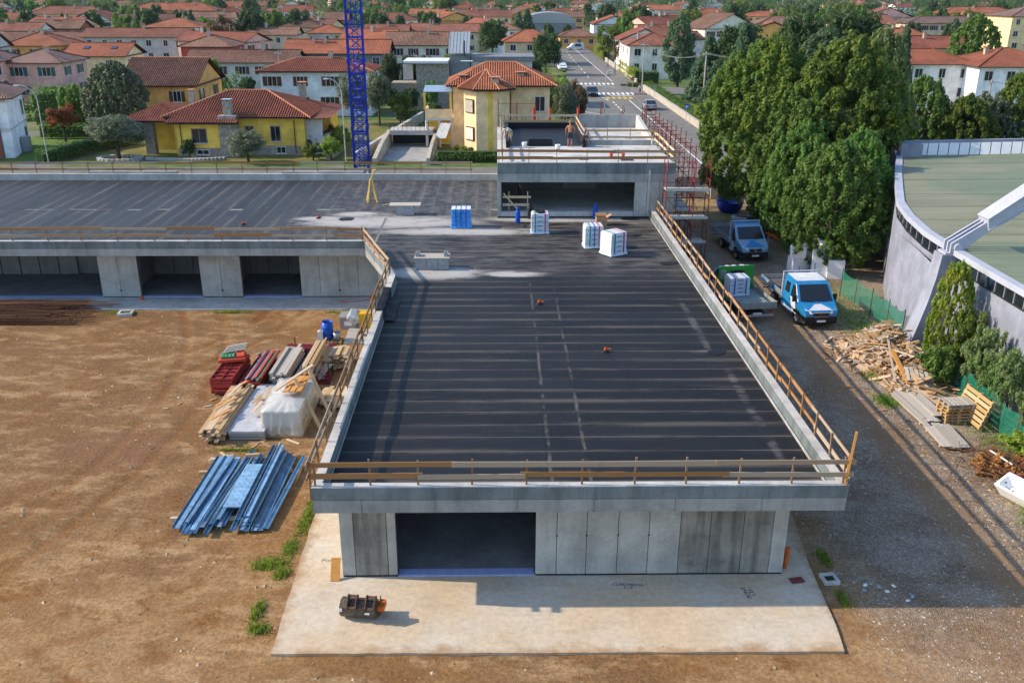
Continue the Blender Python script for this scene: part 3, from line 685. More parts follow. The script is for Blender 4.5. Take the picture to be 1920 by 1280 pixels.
# ------------------------------------------------------------ things on the roof
def wrapped_pallet(loc, rz, sx, sy, h, label, body='bag_wrap', straps=('strap_green', 'strap_red'), cap=False, flare=.10, lean=0.0):
    loc = (loc[0]*RS, loc[1]*RS, loc[2]) if loc[2] == ZR else loc
    r = empty('wrapped_pallet', loc, rz, label, 'pallet', 'shrink-wrapped pallets on the roof'); R = random.Random(label)
    for x in (-sx*.42, 0, sx*.42): bx('pallet_runner', 'wood_pallet', x-.05, x+.05, -sy/2+.02, sy/2-.02, 0, .1, r)
    bx('pallet_deck', 'wood_pallet', -sx/2+.01, sx/2-.01, -sy/2+.01, sy/2-.01, .1, .125, r)
    bm = bmesh.new(); bmesh.ops.create_grid(bm, x_segments=1, y_segments=1, size=.5); bm.clear()
    n = 7; layers = []
    rows = 9
    for k in range(rows+1):
        z = .03+h*k/rows; f = 1+flare*max(0, 1-k/2.0)**1.5-(.05 if k == rows else 0)
        ring = []
        for i in range(4*n):
            t = i/(4*n)*4; e = int(t); u = (t-e)*2-1
            x, y = [(u, -1), (1, u), (-u, 1), (-1, -u)][e]
            q = .965 if abs(u) > .99 else 1.0
            w = 1-.035*(k % 2)*(0 < k < rows)
            jx = R.uniform(-.012, .012); jy = R.uniform(-.012, .012)
            ring.append(bm.verts.new((x*q*sx/2*f*w+jx+lean*z, y*q*sy/2*f*w+jy, z+R.uniform(-.012, .012))))
        layers.append(ring)
    for a, b in zip(layers[:-1], layers[1:]):
        for i in range(4*n): bm.faces.new((a[i], a[(i+1) % (4*n)], b[(i+1) % (4*n)], b[i]))
    bm.faces.new(layers[-1])
    me = bpy.data.meshes.new('wrapped_load'); bm.to_mesh(me); bm.free(); me.materials.append(MATS[body]); o = bpy.data.objects.new('wrapped_load', me); link(o, r)
    # white corner sheets and top sheet
    if body != 'blue_wrap':
        MB().box(-sx/2-.012, -sx/2+.03, -sy/2+.02, sy/2-.02, .08, h*.98).build('side_sheet', 'white_wrap', r)
    m = MB().box(-sx/2+.03, sx/2-.03, -sy/2+.03, sy/2-.03, h+.02, h+.05); m.build('top_sheet', 'white_wrap', r)
    for i, s_ in enumerate(straps):
        x = (-.30 if i == 0 else .28)*sx if len(straps) == 2 else (-.25+.25*i)*sx
        MB().box(x-.025, x+.025, -sy/2-.035, sy/2+.03, .1, h+.06).build('strap', s_, r)
    if cap:
        for q in range(6): piece('loose_bag', 'black_plastic', (R.uniform(-.35, .35)*sx, R.uniform(-.3, .3)*sy, h+.10), (.24, .2, .09), (0, 0, R.uniform(0, 3)), r)
    if body == 'bag_wrap':
        for q in range(4): piece('printed_mark', 'text_grey', (.0, -sy/2-.018, .25+q*h/4.4), (.28*sx, .008, .05), parent=r)
    return r
wrapped_pallet((-2.17, 53.75, ZR), 0, 1.22, 1.0, 1.13, 'pallet wrapped in bright blue and white film by the dusty patch', 'blue_wrap', ('strap_blue', 'strap_blue', 'strap_blue'))
wrapped_pallet((2.52, 52.4, ZR), 0, 1.02, 1.0, 1.16, 'pallet of white bags with dark scraps piled on top', straps=('strap_green', 'strap_red'), cap=True)
wrapped_pallet((5.35, 49.25, ZR), rad(4), 1.02, 1.0, 1.22, 'white bagged pallet with a drooping cover near the cardboard box', straps=('strap_green', 'strap_blue', 'strap_red'), flare=.13)
wrapped_pallet((6.32, 47.75, ZR), rad(32), 1.08, 1.0, 1.22, 'white bagged pallet turned cornerwise beside another wrapped pallet', straps=('strap_green', 'strap_red'), flare=.16)

def gas_bottle(x, y, z, mat, label, h=.95, r=.16):
    x, y = x*RS, min(y*RS, Y0-.2)
    o = empty('gas_bottle', (x, y, z), 0, label, 'gas bottle', 'gas bottles on the roof')
    MB().lathe([(r*.95, 0), (r, .04), (r, h*.68), (r*.88, h*.78), (r*.5, h*.84), (r*.3, h*.86)], n=18).build('tank', mat, o, smooth=True)
    MB().lathe([(r*.55, h*.84), (r*.55, h), (r*.45, h), (r*.45, h*.85)], n=14).build('collar', mat, o, smooth=True)
    MB().tube((0, 0, h*.85), (0, 0, h*.97), .03).build('valve', 'galvanised', o)
gas_bottle(1.27, 54.75, ZR, 'bottle_blue', 'blue gas bottle standing beside a bagged pallet with a torch hose')
gas_bottle(6.15, 56.6, ZR, 'bottle_blue', 'blue gas bottle at the sill of the upper storey behind the cardboard box')
gas_bottle(2.06, 56.55, ZR, 'black_plastic', 'black gas bottle against the sill of the upper storey')
m = MB().path([(1.45, 54.75, ZR+.02), (1.6, 54.6, ZR+.02), (1.8, 54.7, ZR+.02), (1.75, 54.9, ZR+.02)], .025).build('torch_hose', 'black_plastic'); tag(m, 'short black torch hose lying by the blue gas bottle', 'hose')
cb = empty('cardboard_box', (6.45, 55.0, ZR), rad(3), 'open brown cardboard box with one flap sticking out', 'box')
for (a, b, c, d) in ((-.33, .33, -.26, -.25), (-.33, .33, .25, .26), (-.33, -.32, -.249, .249), (.32, .33, -.249, .249)): bx('panel', 'cardboard', a, b, c, d, 0, .52, cb)
bx('base', 'cardboard', -.32, .32, -.249, .249, 0.002, .012, cb)
MB().quad((.33, -.25, .52), (.33, .25, .52), (.60, .25, .68), (.60, -.25, .68)).build('flap', 'cardboard', cb)
MB().quad((-.33, .255, .52), (.33, .255, .52), (.33, .38, .70), (-.33, .38, .70)).build('flap', 'cardboard', cb)
MB().quad((-.33, -.255, .52), (.33, -.255, .52), (.33, -.30, .28), (-.33, -.30, .28)).build('flap', 'cardboard', cb)

def block_stack(loc, L, W, h, courses, label, top='wood_pale', overhang=.1, blocks=()):
    r = empty('block_stack', (loc[0]*RS, loc[1]*RS, loc[2]), 0, label, 'block stack'); n = max(2, round(L/.5))
    for k in range(courses):
        for i in range(n):
            for j in range(2):
                bw = L/n; piece('block', 'cement_block', (-L/2+bw*(i+.5), (-.25+.5*j)*W, h/courses*(k+.5)), (bw-.012, W/2-.012, h/courses-.008), parent=r)
    piece('cover_board', top, (0, 0, h+.025), (L+2*overhang, W+.12, .04), parent=r)
    return r
bs = block_stack((-3.35, 45.15, ZR), 1.72, .85, .60, 3, 'stack of grey blocks with a board and two hollow blocks on top', 'wood_grey', .06)
for x in (-.76, .72):
    hb = empty('hollow_block', (-3.35*RS+x, 45.15*RS, ZR+.645), rad(90), 'hollow grey concrete block standing on the board of the block stack', 'block', 'hollow blocks on the block stack')
    m = MB()
    for (a, b, c, d) in ((-.22, .22, -.10, -.07), (-.22, .22, .07, .10), (-.22, -.18, -.069, .069), (-.02, .02, -.069, .069), (.18, .22, -.069, .069)): m.box(a, b, c, d, 0, .19)
    m.build('block_shell', 'cement_block', hb)
block_stack((-5.85, 57.0, ZR), 1.15, .8, .62, 3, 'stack of grey blocks under a long pale board near the yellow trestle', 'wood_grey', .42)
def trestle():
    r = empty('trestle', (-8.45*RS, 60.6*RS, ZR), rad(15), 'yellow folding timber trestle standing alone on the wing roof', 'trestle')
    for a, b in (((-.32, -.35, 0), (-.06, 0, 1.55)), ((.32, -.35, 0), (.06, 0, 1.55)), ((-.3, .4, 0), (0, .05, 1.55)), ((.3, .4, 0), (.04, .05, 1.55))): MB().bar(a, b, .075).build('leg', 'tripod_yellow', r)
    MB().bar((0, 0, 1.5), (.28, .0, 2.05), .09).build('arm', 'tripod_yellow', r); MB().box(.18, .36, -.09, .09, 2.0, 2.18).build('head', 'tripod_yellow', r)
    MB().bar((-.3, -.33, .28), (.3, -.33, .28), .05).build('brace', 'tripod_yellow', r)
trestle()
m = MB().bar((-7.7, 60.3, ZR+.03), (-7.1, 60.9, ZR+.03), .08, .03).build('offcut', 'wood_pale'); tag(m, 'short pale offcut lying by the yellow trestle', 'offcut')
for i, (x, y, lab) in enumerate(((1.9, 39.36, 'reddish vent pipe stub in the middle of the long roof'), (4.3, 33.5, 'reddish vent pipe stub between the two seams and the lane parapet'), (-11.2, 55.9, 'vent pipe stub in the white dust patch of the wing roof'), (-15.5, 54.3, 'vent pipe stub near the wing guard rail'))):
    r = empty('vent_pipe', (x*RS, y*RS, ZR), 0, lab, 'vent pipe', 'vent pipe stubs through the roof')
    MB().lathe([(.16, -.01), (.14, .03), (.07, .06)], n=14).build('flashing', 'membrane_black', r); MB().lathe([(.055, .0), (.055, .17), (.045, .17), (.045, .1)], n=14).build('pipe', 'orange_pvc', r)
    MB().tube((.05, 0, .09), (.22, .04, .09), .045).build('elbow', 'orange_pvc', r)
def flat_sheet(x, y, sx, sy, rz, label, mat='membrane_black', z=ZR+.006):
    m = MB(); R = random.Random(label); n = 10; vs = []
    for i in range(n):
        a = 2*math.pi*i/n; q = R.uniform(.8, 1.1); vs.append((sx/2*q*math.copysign(abs(math.cos(a))**.5, math.cos(a)), sy/2*q*math.copysign(abs(math.sin(a))**.5, math.sin(a)), 0))
    m.add(vs+[(a, b, .006) for a, b, c in vs], [tuple(range(n)), tuple(range(n, 2*n))]+[(i, (i+1) % n, n+(i+1) % n, n+i) for i in range(n)])
    o = m.build('membrane_offcut', mat, loc=(x*RS, min(y*RS, Y0-.4), z), rot=(0, 0, rz)); tag(o, label, 'membrane sheet'); return o
flat_sheet(8.3, 56.0, 1.35, .62, 0, 'black membrane offcut by the sill at the right of the upper storey')
flat_sheet(8.15, 51.6, .6, .42, .3, 'small black membrane patch near the scaffold end of the parapet')
flat_sheet(9.05, 45.8, .95, .6, .2, 'black membrane patch beside the parapet above the trucks')
flat_sheet(8.75, 33.4, .85, .55, .5, 'crumpled black membrane patch beside the lane parapet midway along')
flat_sheet(-9.4, 57.6, 1.0, .8, .1, 'dark square membrane patch between the trestle and the dust')
# membrane roll draped over the parapet
def drape():
    m = MB(); pts = []
    prof = [(.75, ZR+.03), (.30, ZR+.06), (.28, ZT+.03), (-.04, ZT+.05), (-.07, ZT-.25), (-.09, ZT-.65)]
    n = 8; vs = []
    for j in range(n+1):
        y = 37.6+3.2*j/n
        for (dx, z) in prof: vs.append((XL+dx+RND.uniform(-.02, .02)+(0.0), y, z+RND.uniform(-.015, .03)))
    k = len(prof); m.add(vs, [(j*k+i, j*k+i+1, (j+1)*k+i+1, (j+1)*k+i) for j in range(n) for i in range(k-1)])
    o = m.build('membrane_drape', 'membrane_black'); tag(o, 'black membrane sheet draped over the parapet above the yellow machine', 'membrane sheet')
drape()
# tools on the upper roof
def bucket(x, y, z, label, mat='plain_white', s=1.0, cat='bucket', group='white buckets on the upper roof'):
    r = empty('bucket', (x, y, z), 0, label, cat, group)
    MB().lathe([(.13*s, 0), (.165*s, .32*s), (.15*s, .32*s), (.12*s, .02)], n=16).build('shell', mat, r, smooth=True)
    pts = [(.16*s*math.cos(t), .02, .32*s+.12*s*math.sin(t)) for t in [math.pi*i/8 for i in range(9)]]; MB().path(pts, .008).build('handle', 'dark_metal', r)
bucket(1.9, 63.6, 6.6, 'blue-banded white bucket beside the black roll box on the upper roof', s=1.15)
bucket(4.15, 62.6, 6.6, 'white bucket near the feet of the shirtless worker', s=1.15)
r = empty('membrane_box', (3.05, 64.4, 6.615), 0, 'low black open tray of membrane rolls on the upper roof', 'tray')
for (a, b, c, d) in ((-.85, .85, -.35, -.3), (-.85, .85, .3, .35), (-.85, -.8, -.299, .299), (.8, .85, -.299, .299)): bx('side', 'membrane_black', a, b, c, d, 0, .38, r)
bx('base', 'dark_metal', -.8, .8, -.3, .3, 0, .05, r)
for i, (x, y, sx, sy) in enumerate(((7.6, 59.2, 1.1, .25), (8.4, 58.6, .8, .3), (5.6, 58.8, .6, .15))):
    o = bx('offcut_board', 'text_dark', x-sx/2, x+sx/2, y-sy/2, y+sy/2, 6.602, 6.64); tag(o, 'dark offcut strip lying on the white upper roof deck', 'offcut', 'offcuts on the upper roof deck')
r = empty('hand_tool', (7.9, 59.9, 6.6), 0, 'small red hand tool left on the white upper roof deck', 'tool')
MB().tube((-.4, 0, .25), (.4, 0, .25), .03).build('bar', 'form_red_bright', r); MB().lathe([(.1, 0), (.12, .25)], (-.4, 0, 0), 10).build('head', 'form_red_bright', r); MB().lathe([(.1, 0), (.12, .25)], (.4, 0, 0), 10).build('head', 'form_red_bright', r)
# timber barrier inside the upper storey opening
r = empty('timber_barrier', (.4, 57.3, 3.56), 0, 'timber barrier of posts and boards inside the upper storey opening', 'barrier')
for x in (.35, 1.55): board('post', 'wood_pale', (x, 0, 0), (x, 0, 1.3), .08, .06, r)
for z in (.45, .95): board('rail', 'wood_pale', (-.05, -.05, z), (1.75, -.05, z), .03, .15, r)
board('brace', 'wood_pale', (0.0, -.09, 1.2), (1.0, -.09, .05), .03, .09, r)

# ------------------------------------------------------------ yard left of the building
def beam_mesh(name, mat, L, w=.16, h=.09, t=.012):
    m = MB(); m.box(0, w, 0, L, 0, t); m.box(0, t, 0, L, t, h); m.box(w-t, w, 0, L, t, h); return m.mesh(name, mat)
_bm = [beam_mesh('steel_beam', 'steel_blue', 5.0), beam_mesh('steel_beam', 'steel_blue', 4.6, .12, .10), beam_mesh('steel_beam', 'steel_blue', 5.1, .2, .06)]
def steel_beam(x, y, z, rz, k, label, flip=False, tilt=0.0):
    o = bpy.data.objects.new('steel_beam', _bm[k]); o.location = (x, y, z); o.rotation_euler = (tilt, math.pi if flip else 0, rz); link(o); tag(o, label, 'steel beam', 'blue steel beams on the bare soil'); return o
R = random.Random(5)
for x in (-10.4, -8.6):
    for yy in (27.0, 30.2):
        o = piece('bearer', 'wood_pale', (x, yy, gz(x, yy)+.05), (1.7, .12, .11), (0, 0, .03)); tag(o, 'timber bearer under the blue steel beams', 'bearer', 'bearers under the blue beams')
for i in range(9):
    x = -10.95+i*.20; steel_beam(x+R.uniform(-.03, .03), 26.1+R.uniform(-.25, .3), .04, -.03+R.uniform(-.014, .014), R.randrange(2), 'long blue steel channel in the loose fanned bundle', False)
for i in range(6):
    x = -10.85+i*.27; steel_beam(x+.2, 26.3+R.uniform(-.3, .3), .14, -.04+R.uniform(-.02, .02), R.randrange(2), 'long blue steel channel in the loose fanned bundle', True)
for i in range(3): steel_beam(-10.4+i*.5, 26.2+R.uniform(-.3, .3), .25, -.05+R.uniform(-.03, .03), R.randrange(2), 'long blue steel channel lying on top of the fanned bundle', i % 2 == 0)
for k in range(4):
    for i in range(5-k):
        steel_beam(-8.95+i*.23+k*.05, 26.15+.12*k+R.uniform(-.1, .1), .04+k*.105, -.02+R.uniform(-.008, .008), 2 if i % 2 else 0, 'blue steel channel stacked tightly in the tidy bundle', False)
steel_beam(-7.85, 26.2, .04, -.06, 0, 'single blue steel channel lying apart beside the tidy bundle')
pf = empty('perforated_panel', (-9.12, 27.0, .36), -.02, 'blue perforated steel deck panel lying among the steel beams', 'steel panel')
bx('sheet', 'steel_blue', -.3, .3, 0, 3.0, 0, .04, pf)
for i in range(10):
    for j in (-.2, 0, .2): piece('hole', 'van_navy', (j, .2+i*.28, .042), (.035, .035, .006), parent=pf)
o = piece('wood_block', 'wood_pale', (-9.3, 30.6, .45), (.5, .12, .1), (0, 0, .1)); tag(o, 'small pale timber block on the perforated blue panel', 'timber block')

def formwork_panel_stack(loc, rz, w, L, n, label, mats=('form_red',), th=.125):
    r = empty('formwork_stack', loc, rz, label, 'formwork stack', 'stacks of steel formwork panels')
    for k in range(n):
        mt = mats[k % len(mats)]; dx = RND.uniform(-.03, .03); dy = RND.uniform(-.05, .05); z = .06+k*th
        pnl = MB().box(dx, dx+w, dy, dy+L, z, z+.02).build('formwork_panel', mt, r)
        m = MB(); t = .03; z1 = z+th-.012; z0 = z+.021
        m.box(dx, dx+t, dy, dy+L, z0, z1); m.box(dx+w-t, dx+w, dy, dy+L, z0, z1); m.box(dx+t, dx+w-t, dy, dy+t, z0, z1); m.box(dx+t, dx+w-t, dy+L-t, dy+L, z0, z1)
        if k >= n-1:
            q = .42
            while q < L-.2: m.box(dx+t, dx+w-t, dy+q, dy+q+.025, z0, z1); q += .42
            m.box(dx+w/2-.012, dx+w/2+.012, dy+t, dy+L-t, z0, z1-.02)
        m.build('rib_frame', mt, pnl)
    for y in (.4, L-.5): bx('bearer', 'wood_pale', -.1, w+.1, y, y+.1, -.05, .058, r)
    return r
formwork_panel_stack((-12.8, 37.15, gz(-12.8, 37.2)+.02), -.02, 1.0, 2.9, 6, 'tall stack of wine-red steel formwork panels topped with a green tray')
formwork_panel_stack((-11.55, 37.3, gz(-11.5, 37.3)+.02), -.02, .85, 3.3, 4, 'lower stack of red formwork panels with rods lying along it')
tr = empty('formwork_tray', (-12.75, 38.75, .80), rad(12), 'red and green formwork trays tilted on the tall red stack', 'formwork panel')
for i, mt in enumerate(('form_red_bright', 'form_red_bright')): bx('tray', mt, -.1, 1.1, 0, .9, .02+.07*i, .08+.07*i, tr)
for i in range(4): bx('green_cell', 'form_green', .0+i*.16, .13+i*.16, .15, .8, .17, .26, tr)
bx('red_cell', 'form_red_bright', .70, 1.05, .15, .8, .17, .25, tr)
for i in range(5):
    o = board('batten', 'wood_grey', (-12.75+i*.02, 39.3+i*.1, 1.13+.03*i), (-11.85, 39.75+i*.1, 1.13+.03*i), .1, .03); tag(o, 'thin pale batten lying across the red formwork trays', 'batten', 'battens on the red trays')
for i, (mt, lab) in enumerate((('grey_metal', 'grey steel rod'), ('form_red', 'red steel rod'), ('grey_metal', 'grey steel rod'), ('form_red_bright', 'bright red rod'), ('form_green', 'green steel rod'), ('form_red', 'red steel rod'))):
    o = MB().box(-.05, .05, 0, 3.3, 0, .08).build('steel_rod', mt, loc=(-11.25+i*.13, 37.2+RND.uniform(-.1, .2), .58+.05*(i % 2)), rot=(0, 0, -.03)); tag(o, lab+' lying along the lower formwork stack', 'steel rod', 'rods on the formwork stack')
def timber_stack(loc, rz, w, L, rows, mat, label, bw=.16, bh=.055, loose=.05, bearer=True, cat='timber stack'):
    r = empty('timber_stack', loc, rz, label, cat, 'stacks of sawn timber in the yard'); R = random.Random(label)
    if bearer:
        for y in (.3, L-.4): piece('bearer', 'wood_pale', (w/2, y, .04), (w, .09, .08), parent=r)
    for k in range(rows):
        x = 0
        while x < w-.05:
            b = bw*R.uniform(.8, 1.15)
            if R.random() > (.12 if k < rows-1 else .35):
                l = L*R.uniform(.82, 1.03); piece('board', mat, (x+b/2, L/2+R.uniform(-loose, loose)*4, .08+bh*(k+.5)), (b*.94, l, bh*.94), (R.uniform(-.005, .005), R.uniform(-.02, .02), R.uniform(-.012, .012)), r)
            x += b
    return r
timber_stack((-11.95, 32.55, gz(-11.9, 33)+.01), -.03, .95, 4.6, 7, 'wood_pale', 'long stack of tan planks and beams beside the red formwork', bh=.075)
for i in range(7):
    y = 33.2+i*.45; o = board('loose_board', 'wood_amber' if i % 3 == 0 else 'wood_pale', (-11.8+RND.uniform(0, .3), y, .66), (-11.2+RND.uniform(-.1, .2), y+RND.uniform(.5, 1.4), .69), .13, .035); tag(o, 'loose short board lying on the long tan timber stack', 'board', 'loose boards on the timber stack')
r = empty('panel_stack', (-10.85, 32.85, gz(-10.8, 33)), -.02, 'low stack of large white-grey panels beside the sheeted crate', 'panel stack')
for k in range(4): bx('panel', 'panel_grey' if k == 3 else 'grey_metal', RND.uniform(-.03, .03), 1.45, RND.uniform(-.04, .04), 4.6, .03+k*.10, .115+k*.10, r)
for i in range(9):
    a = RND.uniform(-10.5, -9.6); y = RND.uniform(33.2, 36.0); o = board('loose_board', 'wood_scrap', (a, y, .44+.01*i), (a+RND.uniform(-.3, .5), y+RND.uniform(.6, 1.5), .45+.01*i), .13, .03); tag(o, 'weathered offcut on the low white panel stack', 'board', 'offcuts on the white panels')
# crate under clear plastic sheeting
cr = empty('sheeted_crate', (-9.55, 33.15, gz(-9.4, 33.3)), -.02, 'crate of pale panels wrapped in torn clear plastic sheeting', 'crate')
for k in range(8): bx('panel', 'styrofoam' if k > 2 else 'wood_pale', .02, 1.5, .05, 3.3, .08+k*.13, .2+k*.13, cr)
bx('pallet', 'wood_pale', -.05, 1.6, -.05, 3.4, 0, .075, cr)
def sheet(parent):
    # loose film over the crate: folds run down each side and flare at the hem
    m = MB(); R = random.Random(3); n = 96; rows = 9; vs = []; cx, cy, hx, hy = .76, 1.67, .80, 1.70
    fold = [R.uniform(-.5, 1) for i in range(n)]; fold = [(fold[i-1]+2*fold[i]+fold[(i+1) % n])/4 for i in range(n)]; hem = [R.uniform(0, .16) for i in range(n)]; hem = [(hem[i-1]+hem[i]+hem[(i+1) % n])/3 for i in range(n)]
    for k in range(rows+1):
        t_ = k/rows; z0 = 1.15-1.10*t_
        for i in range(n):
            a_ = 2*math.pi*i/n; c, s_ = math.cos(a_), math.sin(a_); q = min(1/max(abs(c), abs(s_)), 1.36); sw = fold[(i+int(3*t_*math.sin(i*.2))) % n]
            w = 1+.13*sw*t_**.8+.07*t_**2
            vs.append((cx+hx*c*q*w, cy+hy*s_*q*(1+(w-1)*.6), max(.02, z0+hem[i]*t_*1.5+(.03*math.sin(i*.9) if k == 0 else 0))))
    k0 = len(vs); vs.append((cx, cy, 1.17))
    m.add(vs, [(k*n+i, k*n+(i+1) % n, (k+1)*n+(i+1) % n, (k+1)*n+i) for k in range(rows) for i in range(n)]+[(i, (i+1) % n, k0) for i in range(n)])
    return m.build('plastic_sheet', 'clear_sheet', parent, smooth=True)
sheet(cr)
for i in range(6):
    o = board('plank', 'wood_amber', (-8.9+i*.13, 34.5, 1.28+.03*(i % 2)), (-8.75+i*.12, 36.1, 1.30), .11, .05); tag(o, 'amber plank lying on top of the sheeted crate', 'plank', 'planks on the sheeted crate')
for a, b, lab in (((-8.55, 35.2, 1.55), (-7.15, 33.3, -.02), 'long plank leaning from the crate down to the soil'), ((-8.2, 36.4, 1.5), (-7.1, 34.9, -.02), 'second plank leaning against the back of the sheeted crate'), ((-9.3, 34.6, 1.30), (-8.0, 36.3, 1.75), 'plank lying diagonally over the sheeted crate')):
    o = board('plank', 'wood_pale', a, b, .15, .05); tag(o, lab, 'plank')
timber_stack((-10.35, 37.7, gz(-10, 38)), -.03, .75, 3.6, 8, 'wood_grey', 'grey weathered plank stack between the formwork and the brown boards', bh=.09)
r = empty('tube_bundle', (-9.55, 37.6, gz(-9.5, 38)), -.04, 'bundle of grey steel tubes beside the weathered planks', 'tube bundle')
for k in range(4):
    for i in range(5-k): MB().tube((.07+.13*i+.065*k, 0, .12+.11*k), (.07+.13*i+.065*k, 3.6, .12+.11*k), .062, n=8).build('tube', 'grey_metal', r)
timber_stack((-8.85, 37.7, gz(-8.8, 38)), -.03, .42, 3.5, 12, 'wood_pale', 'narrow stack of brown boards on edge behind the crate', bw=.07, bh=.09)
timber_stack((-8.45, 40.0, gz(-8, 40)), -.02, 1.25, 1.35, 12, 'wood_pale', 'square stack of short planks below the parapet rail', bw=.2, bh=.06)
timber_stack((-7.95, 36.0, gz(-7.5, 36)), -.1, 1.2, 1.25, 5, 'wood_pale', 'low loose stack of boards below the parapet', bw=.25, bh=.055, loose=.1)
r = empty('tube_rack', (-10.4, 41.3, gz(-10, 41.5)), 0, 'steel rack of dark red scaffold tubes lying by the soil edge', 'tube rack')
for k in range(5):
    for i in range(6): MB().tube((.0, .08+.12*i, .12+.105*k), (2.4, .08+.12*i+RND.uniform(-.02, .02), .12+.105*k), .035, n=6).build('tube', 'rust_red_paint', r)
for x in (.35, 1.9):
    for y in (0, .75): MB().tube((x, y, 0), (x, y, .9), .03, n=6).build('rack_post', 'rust_red_paint', r)
    MB().tube((x, 0, .06), (x, .75, .06), .03, n=6).build('rack_foot', 'rust_red_paint', r)
r = empty('debris_basket', (-8.95, 38.35, gz(-8.5, 38.8)), 0, 'stillage basket of scrap with four posts and rusty clamps', 'basket')
bx('base', 'rust_red_paint', 0, 1.2, 0, 1.0, .02, .09, r)
for x in (0, 1.2):
    for y in (0, 1.0): MB().tube((x, y, 0), (x, y, 1.0), .03, n=6).build('post', 'dark_metal', r)
for i in range(40): piece('clamp', 'rust_red_paint', (RND.uniform(.1, 1.1), RND.uniform(.1, .9), .12+RND.uniform(0, .22)), (.16, .07, .06), (RND.uniform(0, 3), RND.uniform(0, 3), RND.uniform(0, 3)), r)
for i in range(6): board('scrap_board', 'wood_grey', (RND.uniform(.5, .9), RND.uniform(.1, .5), .2), (RND.uniform(.8, 1.2), RND.uniform(.5, 1), .65), .16, .03, r)
def canister(loc, mat, label, r=.12, h=.42):
    o = empty('canister', loc, 0, label, 'canister'); MB().box(-r, r, -r*.8, r*.8, 0, h).build('body', mat, o); MB().tube((0, 0, h), (0, 0, h+.05), .04).build('cap', mat, o); MB().box(-.02, .02, -r*.6, r*.6, h, h+.06).build('handle', mat, o)
canister((-8.55, 38.6, .28), 'bottle_blue', 'small blue canister standing in the debris basket', .15, .48)
# barrel group on its pallet
def pallet(loc, rot, label, group='timber pallets', mat='wood_pallet', name='pallet', w=1.2, d=.8):
    r = empty(name, loc, 0, label, 'pallet', group); r.rotation_euler = rot
    for i in range(6): piece('slat', mat, (-w/2+w*(i+.5)/6, 0, .13), (w/6*.72, d, .022), parent=r)
    for y in (-d/2+.05, 0, d/2-.05):
        piece('stringer', mat, (0, y, .105), (w, .1, .02), parent=r)
        for x in (-w/2+.07, 0, w/2-.07): piece('spacer', mat, (x, y, .055), (.12, .1, .075), parent=r)
        piece('foot_board', mat, (0, y, .009), (w, .1, .018), parent=r)
    return r
pallet((-8.6, 43.75, gz(-8.6, 43.7)+.01), (0, 0, .05), 'pallet carrying a blue barrel, a white can and a grey bucket', 'pallets in the yard')
bl = empty('barrel', (-8.75, 43.85, .07), 0, 'bright blue open plastic barrel standing on a pallet', 'barrel')
MB().lathe([(.27, 0), (.29, .08), (.29, .3), (.305, .32), (.29, .34), (.29, .62), (.305, .64), (.29, .66), (.28, .92), (.27, .92), (.27, .1)], n=20).build('shell', 'barrel_blue', bl, smooth=True); MB().lathe([(.26, .80), (.26, .81)], n=18).build('water', 'dark_window', bl)
canister((-9.08, 43.55, .07), 'plain_white', 'white plastic canister beside the blue barrel', .13, .5)
bucket(-8.25, 43.65, .07, 'grey mortar bucket beside the blue barrel', 'grey_metal', 1.25, 'bucket', 'buckets on the barrel pallet')
cb2 = empty('cable_cabinet', (-8.0, 46.0, gz(-8, 46)), 0, 'squat grey cable cabinet with a pale lid and white notice', 'cabinet')
bx('body', 'grey_metal', -.42, .42, -.42, .42, 0, .62, cb2); bx('lid', 'galvanised', -.46, .46, -.46, .46, .62, .70, cb2); bx('notice', 'paper_label', -.18, .22, -.427, -.421, .2, .45, cb2)
ym = empty('mortar_mixer', (-6.95, 44.9, -.02), rad(10), 'yellow mortar mixer standing on the pad below the draped parapet', 'mixer')
bx('housing', 'machine_yellow', -.3, .3, -.3, .3, .3, 1.15, ym)
dr = MB().lathe([(.12, -.05), (.36, .05), (.40, .35), (.30, .6), (.2, .62)], n=16).build('drum', 'galvanised', ym, loc=(-.3, .1, .75), rot=(0, rad(-60), 0))
for x in (-.28, .28): MB().tube((x, -.36, .16), (x+.06, -.36, .16), .16, n=14).build('wheel', 'rubber', ym)
for x, y in ((-.25, .25), (.25, .25), (-.25, -.25), (.25, -.25)): MB().tube((x, y, 0), (x, y, .3), .03).build('leg', 'dark_metal', ym)
r = empty('manhole_cover', (-20.7, 47.95, gz(-20.7, 48)), .1, 'small concrete inspection pit with a dark opening in the soil', 'manhole')
for (a, b, c, d) in ((-.4, .4, -.35, -.22), (-.4, .4, .22, .35), (-.4, -.27, -.219, .219), (.27, .4, -.219, .219)): bx('rim', 'concrete_light', a, b, c, d, -.1, .16, r)
bx('opening', 'black_plastic', -.27, .27, -.22, .22, -.1, .02, r)
